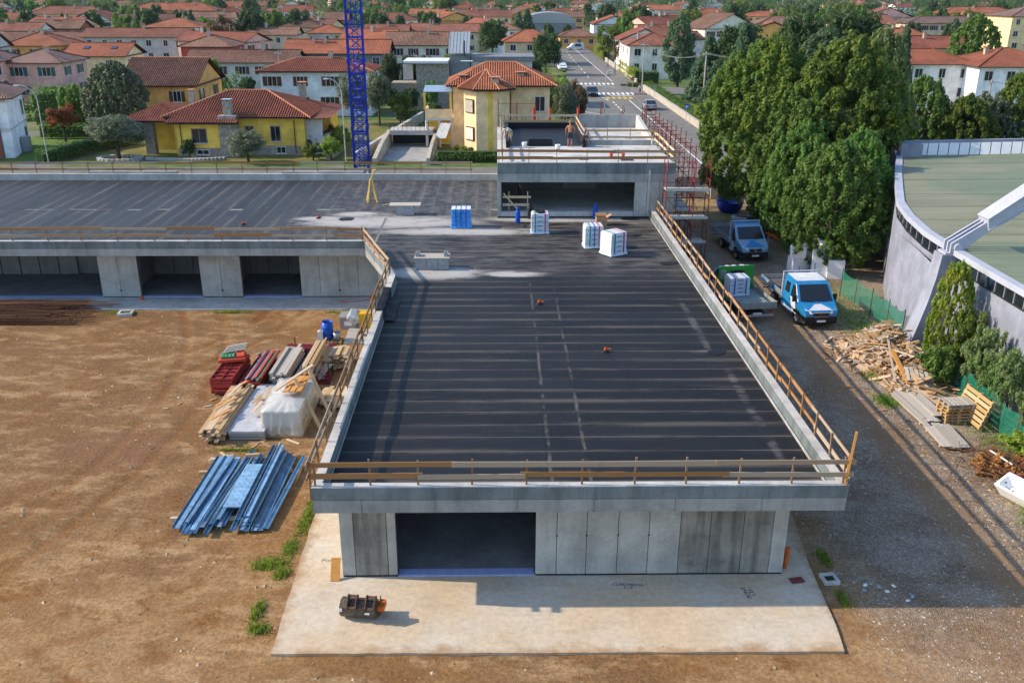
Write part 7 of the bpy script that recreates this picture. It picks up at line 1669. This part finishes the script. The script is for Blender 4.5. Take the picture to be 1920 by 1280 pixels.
hedge([(-6.2, 95.6), (1.2, 95.6)], 1.5, 1.35, 'leaf_hedge', 'broad dark hedge on the lawn before the cream house', 7, size=.22)
hedge([(-47.0, 94.5), (-45.2, 101.5), (-42.5, 108.0)], 1.4, 1.5, 'leaf_hedge', 'clipped hedge curving beside the villa path', 8, size=.22)
hedge([(-55.0, 112.0), (-42.5, 112.5)], 1.4, 1.7, 'leaf_hedge', 'dark clipped hedge behind the red maple', 9)
hedge([(-60, 122), (-48.5, 122)], 2.2, 5.0, 'leaf_hedge', 'tall green hedge wall before the pink house', 10, dens=110, size=.34)
hedge([(-43, 139), (-32, 141)], 1.4, 2.2, 'leaf_hedge', 'hedge before the long grey house', 11)
hedge([(-13.8, 128), (-9.2, 128)], 1.6, 1.6, 'leaf_dark', 'dark hedge along the modern house lawn', 12)
hedge([(11.0, 104), (10.6, 118)], 1.0, 1.5, 'leaf_hedge', 'hedge between the cream house garden and the road', 13)
low_wall((-14.6, 94), (-9.8, 130), 1.2, 'sloping garden wall running up from the garage ramp', .35)
low_wall((-48.5, 101.5), (-44.2, 110.5), .4, 'low path kerb between hedge and villa lawn', .4, 'pavement')
def lawn_patch(poly, mat, z=-.12):
    o = MB(); o.add([(x, y, z) for x, y in poly], [tuple(range(len(poly)))]); struct(o.build('lawn', mat))
lawn_patch([(-44.5, 92.4), (-15, 92.4), (-15, 112), (-44.5, 112)], 'lawn', -.25); lawn_patch([(-75, 92.4), (-48.2, 92.4), (-44.5, 112), (-75, 112)], 'lawn_green', -.255)
lawn_patch([(-6.6, 92.4), (9.8, 92.4), (9.8, 102), (-6.6, 102)], 'lawn', -.25); lawn_patch([(-14.4, 112), (-6, 112), (-6, 136), (-11, 136)], 'lawn_green', -.25); lawn_patch([(-24, 106), (-14.9, 96), (-11.3, 128), (-22, 128)], 'lawn', -.245); lawn_patch([(27.5, 110), (50, 110), (50, 160), (27.5, 160)], 'lawn_green', -.24)
struct(MB().prism([(9.6, 97), (13.2, 97), (13.2, 112), (9.6, 112)], -.28, -.06).build('driveway', 'pavement'))
# small stones and pond edge at the villa
r = empty('stone_ring', (-40.0, 97.4, -.2), 0, 'ring of pale stones round the big olive tree', 'stone ring')
for i in range(26):
    a = 6.283*i/26; piece('stone', 'concrete_light', (2.2*math.cos(a), 1.5*math.sin(a), .12), (.45, .35, .3), (0, 0, a), r)
r = empty('stone_bed', (-33.0, 97.2, -.2), 0, 'curved stone bed edging before the villa porch', 'stone bed')
for i in range(22): piece('stone', 'concrete_light', (-4+i*.38, -.9*math.sin(math.pi*i/21), .14), (.36, .4, .3), (0, 0, .05*i), r)
# gutter hut, blue bin roof by the road
b_ = empty('shelter', (11.4, 113.5, -.1), 0, 'small shelter with pale blue roof beside the road', 'shelter'); bx('walls', 'wall_dkgrey', -.9, .9, -.8, .8, 0, 2.0, b_); bx('roof', 'glass_blue_roof', -1.2, 1.2, -1.1, 1.1, 2.01, 2.12, b_)

# ------------------------------------------------------------ cars
def car(x, y, rz, mat, label, L=4.2, W=1.75, Ht=1.5, van=False, z=-.05):
    c = empty('van' if van else 'car', (x, y, z), rz, label, 'car', 'cars on the street')
    if van: pr = [(.0, .45), (.02, .75), (.75, 1.05), (1.35, 1.75), (1.7, Ht), (L-.15, Ht), (L, 1.1), (L, .4), (L-.2, .3), (.2, .3)]
    else: pr = [(.0, .42), (.02, .68), (.95, .90), (1.75, 1.36), (2.1, Ht), (L-1.0, Ht-.03), (L-.15, .98), (L, .85), (L-.02, .4), (L-.2, .3), (.2, .3)]
    tx = lambda y_, z_: max(0, z_-.85)*.24+max(0, .5-y_)*.16+max(0, y_-L+.4)*.16
    MB().side(pr, -W/2, W/2, tx).build('body', mat, c); X = lambda s: (lambda y_, z_: s*(W/2-tx(y_, z_)))
    a, b = (pr[2], pr[3]); plate(c, 'windscreen', 'dark_window', a[0]+.12, a[1]+.06, (pr[4][0]-.06), pr[4][1]-.05, -W/2+.16, W/2-.16, .02, (-W/2+.26, W/2-.26))
    m = MB(); yb = L-1.0 if not van else L-.13; q = [(-W/2+.24, yb+.05, Ht-.06), (W/2-.24, yb+.05, Ht-.06), (W/2-.16, (L-.2) if not van else L-.02, 1.04), (-W/2+.16, (L-.2) if not van else L-.02, 1.04)]; m.add(q+[(x_, y_+.03, z_+.02) for x_, y_, z_ in q], [(3, 2, 1, 0), (4, 5, 6, 7), (0, 1, 5, 4), (1, 2, 6, 5), (2, 3, 7, 6), (3, 0, 4, 7)]); m.build('rear_window', 'dark_window', c)
    for s in (-1, 1):
        sidepane(c, 'side_window', 'dark_window', [(1.75, 1.0), (L-.75, 1.0), (L-1.1, Ht-.12), (2.15, Ht-.12)], X(s)); wheel(c, s*(W/2-.10), .80, .31, .2); wheel(c, s*(W/2-.10), L-.80, .31, .2)
        bx('tail_lamp', 'tail_red', s*(W/2-.22)-.1, s*(W/2-.22)+.1, L-.06, L+.01, .72, .92, c); bx('headlight', 'headlight', s*(W/2-.3)-.14, s*(W/2-.3)+.14, .0, .1, .6, .74, c); bx('mirror', mat, s*(W/2+.0)-.08, s*(W/2+.0)+.1, 1.6, 1.75, .95, 1.1, c)
    bx('number_plate', 'paper_label', -.25, .25, L+.0, L+.012, .5, .62, c); bx('bumper', 'black_plastic', -W/2+.15, W/2-.15, -.03, .05, .32, .5, c)
    return c
car(16.0, 154.8, 0, 'car_dark', 'dark compact car driving over the zebra crossing', 4.1)
car(22.75, 140.6, math.pi, 'car_silver', 'silver hatchback parked beside the beige wall', 3.9)
car(14.6, 205.5, .1, 'car_white', 'white car parked beyond the dark bushes at the roadside', 4.2)
car(14.3, 212.5, .1, 'car_blue', 'blue car parked behind the white roadside car', 4.2)
car(14.9, 228, .1, 'car_blue', 'dark blue car parked furthest up the street', 4.2)
car(15.0, 234, .1, 'car_white', 'second white car parked near the tan hip-roofed house', 4.2)
car(20.5, 275.5, rad(-78), 'car_white', 'white minivan crossing the end of the street', 4.8, 1.9, 1.9, True)
car(-36.5, 150, rad(80), 'car_blue', 'dark blue car standing before the long grey house', 4.2, z=-.25)

# ------------------------------------------------------------ poles, lamps, signs, wires
def pole(x, y, h, label, r=.13, mat='utility_pole', arm=True, z=-.2):
    o = empty('utility_pole', (x, y, z), 0, label, 'utility pole', 'utility poles'); MB().tube((0, 0, 0), (0, 0, h), r, r*.65, 9).build('shaft', mat, o)
    if arm: MB().bar((-.5, 0, h-.4), (.5, 0, h-.4), .08).build('crossarm', 'galvanised', o); [MB().lathe([(.05, 0), (.05, .14)], (q, 0, h-.36), 8).build('insulator', 'plain_white', o) for q in (-.4, .4)]
    return (x, y, z+h-.2)
pa = pole(25.4, 163.5, 8.3, 'tall concrete utility pole at the corner of the long hedge'); pb = pole(30.1, 135.7, 8.6, 'concrete utility pole among the trees behind the hedge', .16); pc = pole(24.6, 196, 7.5, 'thin street pole beside the lime hedge', .09, 'dark_metal'); pd = pole(25.2, 214, 7.6, 'thin street pole above the pale wall', .09, 'dark_metal')
pe = pole(59.5, 112, 7.0, 'grey concrete pole before the white house', .14); pf_ = pole(70.0, 116, 7.0, 'grey concrete pole at the wing of the white house', .14); pg = pole(-33.5, 146, 8.0, 'utility pole beside the long grey house', .11); ph = pole(-13.2, 152, 7.2, 'timber-coloured pole beside the shade trees', .11)
def wire(a, b, sag, label):
    a, b = Vector(a), Vector(b); pts = [a.lerp(b, i/14)-Vector((0, 0, sag*4*(i/14)*(1-i/14))) for i in range(15)]
    o = MB().path([tuple(p-a) for p in pts], .028, 4).build('overhead_wire', 'wire', loc=tuple(a)); tag(o, label, 'wire', 'overhead wires')
for dx in (-.35, .35):
    wire((pa[0]+dx, pa[1], pa[2]), (pb[0]+dx, pb[1], pb[2]), 1.3, 'sagging overhead wire between the two concrete poles'); wire((pb[0]+dx, pb[1], pb[2]), (46, 124, 8.2), .8, 'overhead wire running from the tree pole to the white house')
wire(pa, pc, 1.0, 'overhead wire from the hedge pole up the street'); wire(pc, pd, .8, 'overhead wire between the thin street poles'); wire(pc, (31, 190, 5.5), .6, 'overhead wire to the cream street house'); wire(pg, ph, 1.2, 'overhead wire behind the crane'); wire(ph, (-6, 142, 6), .6, 'overhead wire to the modern house'); wire(pe, pf_, .5, 'overhead wire before the white house')
def street_lamp(x, y, h, reach, label, z=-.2, dirx=-1):
    o = empty('street_lamp', (x, y, z), 0, label, 'street lamp', 'street lamps'); pts = [(0, 0, 0), (0, 0, h*.82)]+[(dirx*reach*(1-math.cos(t)), 0, h*.82+h*.18*math.sin(t)) for t in [math.pi/2*i/5 for i in range(1, 6)]]
    MB().path(pts, .055, 8).build('pole', 'lamp_grey', o); MB().box(dirx*reach-.45 if dirx < 0 else reach, dirx*reach if dirx < 0 else reach+.45, -.12, .12, h-.09, h+.03).build('lamp_head', 'plain_white', o)
street_lamp(-45.6, 93.2, 8.0, 1.6, 'curved street lamp rising before the clipped hedge'); street_lamp(-15.6, 94.2, 8.6, 1.3, 'curved street lamp standing just left of the crane mast'); street_lamp(14.1, 121.5, 7.2, .4, 'slim street lamp in the middle of the road edge', dirx=1); street_lamp(46.8, 98, 8.2, 1.2, 'curved street lamp behind the hall roof')
def sign(x, y, h, shape, mat, label, z=0):
    o = empty('road_sign', (x, y, z), 0, label, 'road sign', 'road signs'); MB().tube((0, 0, 0), (0, 0, h), .035, n=6).build('post', 'galvanised', o)
    if shape == 'disc': m = MB(); m.tube((0, -.05, h-.3), (0, -.08, h-.3), .32, n=18); m.build('face', mat, o)
    else: bx('face', mat, -.32, .32, -.08, -.05, h-.65, h, o); bx('symbol', 'plain_white', -.2, .2, -.088, -.082, h-.5, h-.2, o)
    if mat == 'sign_red': bx('bar', 'plain_white', -.22, .22, -.09, -.082, h-.34, h-.26, o)
sign(23.2, 160.2, 2.7, 'disc', 'sign_red', 'round red road sign at the zebra crossing'); sign(25.5, 150.5, 2.4, 'disc', 'grey_metal', 'round grey-backed sign by the hedge'); sign(25.4, 124.0, 2.5, 'square', 'sign_blue', 'blue parking sign beside the gate in the beige wall')
r = empty('garden_gate', (26.0, 114.2, -.2), 0, 'blue-grey garden gate with pillars in the beige wall', 'gate')
for y in (-1.8, 1.8): bx('pillar', 'low_wall', -.25, .25, y-.25, y+.25, 0, 2.0, r)
for i in range(9): bx('gate_bar', 'grey_metal', -.03, .03, -1.5+i*.36, -1.42+i*.36, .1, 1.8, r)

# ------------------------------------------------------------ trees of the gardens and town
TG = 'garden trees behind the site'
tree(-40.4, 98.0, 4.7, 3.3, OL, 'large silvery olive tree in a stone ring before the villa', .4, base=-.2, stem=.22, group=TG)
tree(-25.9, 95.2, 3.6, 2.3, OL, 'smaller silvery olive tree before the villa windows', 2.0, base=-.2, stem=.12, group=TG)
tree(-46.6, 115, 8.4, 3.9, ('dense', 'leaf_olive_dark', 15000, .085, 41), 'big dark willow-like olive tree behind the villa', 1.1, stem=.05, group=TG)
tree(-53.2, 117, 6.2, 1.7, GS, 'bright green young tree beside the dark olive', stem=.05, group=TG); tree(-50.6, 108.5, 4.4, 2.0, MP, 'rust-red maple before the dark hedge', stem=.3, group=TG)
tree(-41.2, 136, 8.0, 2.0, GS, 'green tree behind the ochre house gable', stem=.1, group=TG); tree(-19.2, 124, 6.9, 2.3, OL, 'grey-green tree just left of the crane mast', stem=.1, group=TG)
tree(-15.4, 121.5, 7.2, 2.1, ('round', 'leaf_olive_dark', 9000, .10, 43), 'tall grey-green tree right of the crane mast', stem=.2, group=TG); tree(-12.6, 121.0, 5.0, 1.7, GS, 'round green tree beside the garden wall', stem=.25, group=TG)
for i, (x, y, h, r_, k, lab) in enumerate(((-19.5, 97.0, 1.9, 1.3, HS, 'yellow-green bush at the foot of the crane lamp'), (-17.6, 97.0, 2.6, 1.3, LI, 'lime bush left of the crane base'), (-20.5, 101.5, 2.6, 1.1, DS, 'dark bush beside the villa loggia'), (-17.4, 102.0, 3.0, 1.3, LI, 'light green bush behind the crane base'), (-19.2, 106, 2.6, 1.4, BR, 'reddish brown bush behind the lime bushes'), (-14.9, 98.3, 1.6, .9, OL, 'small silvery bush right of the crane base'), (-33.2, 99.0, 2.0, .9, DS, 'dark bush before the villa porch'), (-4.6, 102.2, .8, .55, LI, 'clipped ball bush at the cream house wall'), (-3.7, 101.7, .75, .5, LI, 'clipped ball bush at the cream house wall'), (-2.9, 101.4, .7, .45, LI, 'clipped ball bush at the cream house wall'), (4.0, 100.6, 3.4, 1.9, OL, 'olive bush behind the upper roof rail'), (6.8, 102.0, 2.5, 1.4, GS, 'green bush beside the red canopy'), (10.6, 101, 1.5, 1.1, LI, 'lime shrub beside the driveway'), (-5.6, 128, 2.0, 1.3, GS, 'round shrub on the modern house lawn'), (-8.6, 131, 1.9, 1.2, DS, 'dark shrub on the modern house lawn'))):
    tree(x, y, h, r_, k, lab, base=-.2, stem=.03, group='bushes of the gardens', name='bush', cat='bush')
tree(-17.2, 152, 7.6, 1.8, DK, 'dark tree before the off-white shuttered house', stem=.1, group=TG); tree(-13.6, 151, 7.4, 2.1, DK, 'second dark tree before the off-white shuttered house', stem=.1, group=TG); tree(-9.6, 137, 4.8, 1.5, GS, 'green tree beside the stone block', stem=.1, group=TG); tree(-12.3, 133, 4.0, 1.4, DS, 'dark round tree before the stone block', stem=.1, group=TG)
tree(10.2, 196, 9.0, 3.6, DK, 'dark round tree beside the street cars', stem=.06, group=TG); tree(-1.0, 232, 10.2, 4.1, DK, 'dark open tree behind the modern house', stem=.2, group=TG)
tree(6.3, 119, 7.0, 2.2, LI, 'lime green tree behind the cream house roof', stem=.1, group=TG); tree(8.6, 117, 6.3, 1.9, OL, 'silvery tree between cream house and road', stem=.1, group=TG); tree(10.3, 121, 6.2, 1.5, BR, 'dark reddish tree beside the road', stem=.05, group=TG); tree(11.2, 126, 5.2, 1.4, DS, 'dark green shrub tree beside the parking bay', stem=.05, group=TG); tree(9.0, 128, 6.0, 1.9, LI, 'second lime tree beside the road', stem=.1, group=TG)
tree(27.9, 236, 9.2, 3.9, HS, 'broad yellow-green tree beside the upper street', stem=.08, group=TG); tree(29.5, 226, 6.0, 2.2, BR, 'brownish tree below the upper street tree', stem=.05, group=TG); tree(21.5, 292, 7, 2.2, DS, 'dark tree behind the orange bungalow', stem=.05, group=TG); tree(14.2, 262, 8.5, 2.4, DS, 'dark tree beside the bungalow', stem=.05, group=TG)
CG = 'conifers and tall trees in the park behind the hedge'
for i, (x, y, h, r_, k, lab) in enumerate(((33.2, 172, 12.3, 3.4, CE2, 'slim bluish cedar beside the cream street house'), (33.8, 150, 11.0, 4.3, CE, 'cedar with drooping boughs behind the hedge pole'), (36.5, 139, 13.4, 5.0, CE, 'large bluish cedar behind the tree pole'), (31.0, 132, 8.5, 3.2, CE, 'short cedar above the hedge and lawn'), (41, 128, 15.0, 4.6, DK, 'tall dark tree behind the cedars'), (45.5, 122, 15.8, 5.2, DK, 'tallest dark green tree of the park'), (48.5, 128, 14.5, 4.2, GR, 'dense green tree at the end of the park'), (40.5, 116, 12.2, 4.3, CE2, 'rounded bluish conifer behind the lane trees'), (33.0, 118, 9.6, 3.6, GR, 'green tree between the lane trees and the hedge'), (47.5, 110, 14.2, 2.6, CE, 'spiky pine beside the white house'), (38.5, 150, 13.0, 4.6, DK, 'dark tree rising behind the two cedars'), (29.0, 104, 6.5, 2.4, GR, 'green tree at the end of the hedge wall'), (33.5, 92, 8.6, 3.4, HB2, 'olive-green tree behind the lane group'))):
    tree(x, y, h, r_, k, lab, base=-.25, stem=.10, group=CG)
BG = 'shrub row behind the hall'
for i in range(9):
    x = 34.5+i*3.0; tree(x+RND.uniform(-.5, .5), 80+RND.uniform(-1.5, 2.5), RND.uniform(8.4, 10.4), RND.uniform(2.7, 3.5), (HB2, GR, HB2, ('dense', 'leaf_olive_dark', 15000, .085, 41))[i % 4], ('yellow-green tall shrub in the row behind the hall roof', 'deep green tall shrub in the row behind the hall roof', 'yellow-green tall shrub in the row behind the hall roof', 'grey-green tall shrub in the row behind the hall roof')[i % 4], base=-.25, stem=.02, group=BG, name='shrub', cat='shrub')
tree(88, 174, 12.4, 4.6, ('dense', 'leaf_green', 9000, .12, 51), 'round bright green tree standing behind the white house roofs', base=-.25, stem=.1, group=TG)
FG = 'far trees between the rooftops'
for x, y, h, r_, k, lab in ((-134, 300, 10, 2.8, DS, 'dark far conifer on the left'), (-112, 290, 10.5, 4.2, GS, 'bright green far tree beside the dark domed tree'), (-101.9, 282, 12, 5.2, DS, 'dark domed far tree'), (-86.9, 270, 11.5, 3.2, CE, 'tall dark spruce among the roofs'), (-81, 266, 8, 3.2, DS, 'dark tree right of the spruce'), (-72.4, 252, 10.6, 4.6, BR, 'brown domed tree among the roofs'), (-65.9, 258, 12.4, 4.3, DS, 'tall dark tree right of the brown dome'), (-57.5, 280, 12.0, 5.2, DS, 'broad dark tree behind the twin hip roofs'), (-65.6, 290, 11.2, 3.4, GS, 'green far tree behind the brown dome'), (-63, 240, 4.2, 1.9, HS, 'clipped round tree below the dark trees'), (-105, 268, 8, 3.6, HS, 'yellow-green tree left of the dark domed tree'), (-94, 232, 5, 3, GS, 'low green trees before the grey farmhouse'), (-88, 208, 4.6, 2.4, GS, 'green shrubs before the farmhouse'), (-52, 176, 4, 2.0, HS, 'yellow-green bush beside the red house'), (-47, 176, 3.8, 2.2, HS, 'yellow-green bush between red house and brown roof'), (58, 330, 9, 4, HS, 'yellow-green tree behind the white street houses'), (70, 340, 8, 5, HS, 'broad yellow-green tree behind the far barn'), (86, 350, 8, 5, HS, 'yellow-green tree beyond the lime house'), (150, 330, 10, 4, DS, 'dark tree beyond the brown apartment roof'), (118, 270, 9, 3.2, DS, 'dark tree before the brown apartment block')):
    tree(x, y, h, r_, k, lab, base=-.3, stem=.06, group=FG)
R = random.Random(99); fkeys = [DS, GS, DS, HS, CE, DS, DS]
fl = {DS: 'distant dark green tree between the rooftops', GS: 'distant mid-green tree between the rooftops', HS: 'distant yellow-green tree between the rooftops', CE: 'distant pointed conifer between the rooftops'}
n = 0
while n < 250:
    y = 128+R.random()**1.3*480; x = R.uniform(-.62, .62)*y
    if 9 < x < 29 and y < 300 or (x > 26 and y < 180) or (-16 < x < 8 and y < 150): continue
    if any(abs(x-a) < 9 and -7 < y-b < 14 for a, b, c in placed): continue
    k = R.choice(fkeys); h = R.uniform(7, 13.5) if y > 250 else R.uniform(3.0, 7.0); tree(x, y, h, h*R.uniform(.28, .45), k, fl[k], base=-.3, stem=.05, group='distant trees among the houses'); n += 1
# far woodland and fields closing the view
def woods():
    R = random.Random(6); cs = []; near = []
    for i in range(900):
        y = R.uniform(760, 1500); x = R.uniform(-.62, .62)*y; cs.append((x, y, R.uniform(2, 8), R.uniform(4, 8)))
    me = leaf_mesh('distant_woodland', 'leaf_dark', cs, 26000, 3.2, R); o = link(bpy.data.objects.new('distant_woodland', me)); tag(o, 'belt of far-off woodland closing the view', 'woodland', kind='stuff')
    gard = []
    while len(gard) < 620:
        y = R.uniform(120, 430); x = R.uniform(-.6, .6)*y
        if 9 < x < 29 and y < 300 or (-17 < x < 9 and y < 145) or (x > 26 and y < 175) or (-56 < x < -17 and y < 128) or any(abs(x-a) < 8.5 and -3 < y-b < 13 for a, b, c in placed): continue
        q = R.uniform(.9, 2.1); gard.append((x, y, q*.7, q))
        if R.random() < .35: gard.append((x+R.uniform(-1, 1), y, q*1.9, q*.8))
    me = leaf_mesh('garden_greenery', 'leaf_green', gard, 60000, .42, R); o = link(bpy.data.objects.new('garden_greenery', me)); tag(o, 'mass of garden shrubs filling the gaps between the houses', 'greenery', kind='stuff')
    while len(near) < 1500:
        y = R.uniform(400, 900); x = R.uniform(-.62, .62)*y
        if any(abs(x-a) < 8 and -7 < y-b < 13 for a, b, c in placed): continue
        near.append((x, y, R.uniform(2, 6)+(2 if y > 600 else 0), R.uniform(2.8, 4.8)*(1.35 if y > 600 else 1)))
    me = leaf_mesh('town_greenery', 'leaf_dark', near, 80000, 1.5, R); o = link(bpy.data.objects.new('town_greenery', me)); tag(o, 'mass of far-off garden greenery between the distant roofs', 'greenery', kind='stuff')
woods()
f = MB(); f.add([(120, 620, -.28), (700, 620, -.28), (1500, 1500, -.28), (260, 1500, -.28)], [(0, 1, 2, 3)]); struct(f.build('field', 'lawn'))
# ------------------------------------------------------------ grass, stones and litter in the yard
def grass(name, pts, n, size, label, spread):
    R = random.Random(name+label); vs, fs = [], []
    for i in range(n):
        c = R.choice(pts); x, y = c[0]+R.gauss(0, c[2]), c[1]+R.gauss(0, c[3]); z = gz(x, y)
        if -6.25 < x < 10.2 and 20.1 < y < 57: continue
        a = R.uniform(0, 6.3); h = size*R.uniform(.5, 1.3); w = .018; t = Vector((math.cos(a), math.sin(a), 0)); ln = Vector((R.uniform(-.6, .6), R.uniform(-.6, .6), 0))*h; k = len(vs); p = Vector((x, y, z))
        vs += [tuple(p-t*w), tuple(p+t*w), tuple(p+ln+Vector((0, 0, h)))]; fs.append((k, k+1, k+2))
    me = bpy.data.meshes.new(name); me.from_pydata(vs, [], fs); me.materials.append(MATS['grass_blade']); o = link(bpy.data.objects.new(name, me)); tag(o, label, 'grass', kind='stuff')
grass('grass_tufts', [(-6.55, 27.4, .10, .45), (-6.6, 26.6, .12, .4), (-6.75, 25.2, .14, .25), (-7.15, 24.4, .28, .16), (-7.4, 24.2, .2, .12), (-6.75, 23.8, .12, .16), (-7.05, 22.0, .10, .22), (-6.85, 21.2, .14, .12), (-10.2, 32.0, .4, .06), (-21, 48.2, .5, .1), (-15, 48.3, .6, .1), (-8.5, 48.2, .6, .1), (10.5, 24.5, .1, .25), (10.3, 22.4, .1, .2)], 5200, .13, 'weeds and grass tufts along the slab and in the soil', 1)
grass('lane_grass', [(20.2, 31.5, .6, 1.5), (19.3, 28.6, .35, .5), (19.0, 26.6, .5, .8), (20.3, 47, .6, 2.0), (19.4, 46, .5, 1.5), (20.6, 34, .5, 2), (17.9, 39.0, .3, .3), (17.2, 36.2, .2, .3), (21.3, 28, .5, 2), (19.8, 52, .8, 1.5), (18.5, 70, 1.0, 2)], 7000, .2, 'dry and green weeds along the edge of the gravel lane', 1)
def stones(n, box, smin, smax, label, mat, seed):
    R = random.Random(seed); m = MB()
    base = [(1, 0, 0), (-1, 0, 0), (0, 1, 0), (0, -1, 0), (0, 0, 1), (0, 0, -.6)]; fcs = [(0, 2, 4), (2, 1, 4), (1, 3, 4), (3, 0, 4), (2, 0, 5), (1, 2, 5), (3, 1, 5), (0, 3, 5)]
    for i in range(n):
        x, y = R.uniform(box[0], box[1]), R.uniform(box[2], box[3])
        if -6.3 < x < 10.25 and 19.95 < y < 60 or (x < -6.3 and y > 48.5): continue
        s = smin+(smax-smin)*R.random()**3; a = R.uniform(0, 6.3); c, q = math.cos(a), math.sin(a); sx, sy, sz = s*R.uniform(.7, 1.3), s*R.uniform(.6, 1.1), s*R.uniform(.4, .8); z = gz(x, y)
        m.add([(x+(b[0]*sx*c-b[1]*sy*q), y+(b[0]*sx*q+b[1]*sy*c), z+b[2]*sz*.8) for b in base], fcs)
    me = m.mesh('loose_stones', mat, fix=False); o = link(bpy.data.objects.new('loose_stones', me)); tag(o, label, 'stones', kind='stuff')
plain('stone_pale', (.38, .27, .16), .9, var=.5, sc=3.0); plain('stone_grey', (.34, .305, .265), .9, var=.5, sc=4.0); plain('stone_soil', (.24, .12, .05), .95, var=.4, sc=3.0); MATS.update({m.name: m for m in bpy.data.materials})
stones(2600, (-32, 10.2, 13, 48.5), .012, .10, 'pale stones scattered over the bare soil', 'stone_pale', 1)
stones(5200, (-32, 10.2, 13, 48.5), .015, .07, 'clods of brown earth scattered over the bare soil', 'stone_soil', 4)
stones(14000, (10.3, 21.5, 14, 60), .012, .06, 'grey gravel stones of the lane', 'stone_grey', 2); stones(5200, (16.6, 21.5, 20, 48), .015, .07, 'pale gravel band beside the wheel tracks', 'stone_pale', 3)
for i in range(7):
    o = piece('litter', 'glass_blue_roof' if i % 2 else 'paper_label', (11.6+RND.uniform(-.5, .9), 22.6+RND.uniform(-.4, .5), -.02), (.11, .08, .04), (RND.uniform(-.3, .3), RND.uniform(-.3, .3), RND.uniform(0, 3))); tag(o, 'scrap of pale litter on the shaded gravel', 'litter', 'litter on the shaded gravel')

# ------------------------------------------------------------ hazy air
t = NT('haze_air'); t.n.remove(t.b); pv = t.node('ShaderNodeVolumePrincipled'); pv.inputs['Color'].default_value = (.72, .84, 1.0, 1); pv.inputs['Density'].default_value = .00005; pv.inputs['Anisotropy'].default_value = .2
t.l.new(pv.outputs[0], t.out.inputs['Volume']); MATS['haze_air'] = t.m
hz_ = bx('haze', 'haze_air', -4100, 4100, -350, 6100, -1.3, 32); tag(hz_, 'thin bluish haze filling the air over the town', 'haze', kind='stuff')
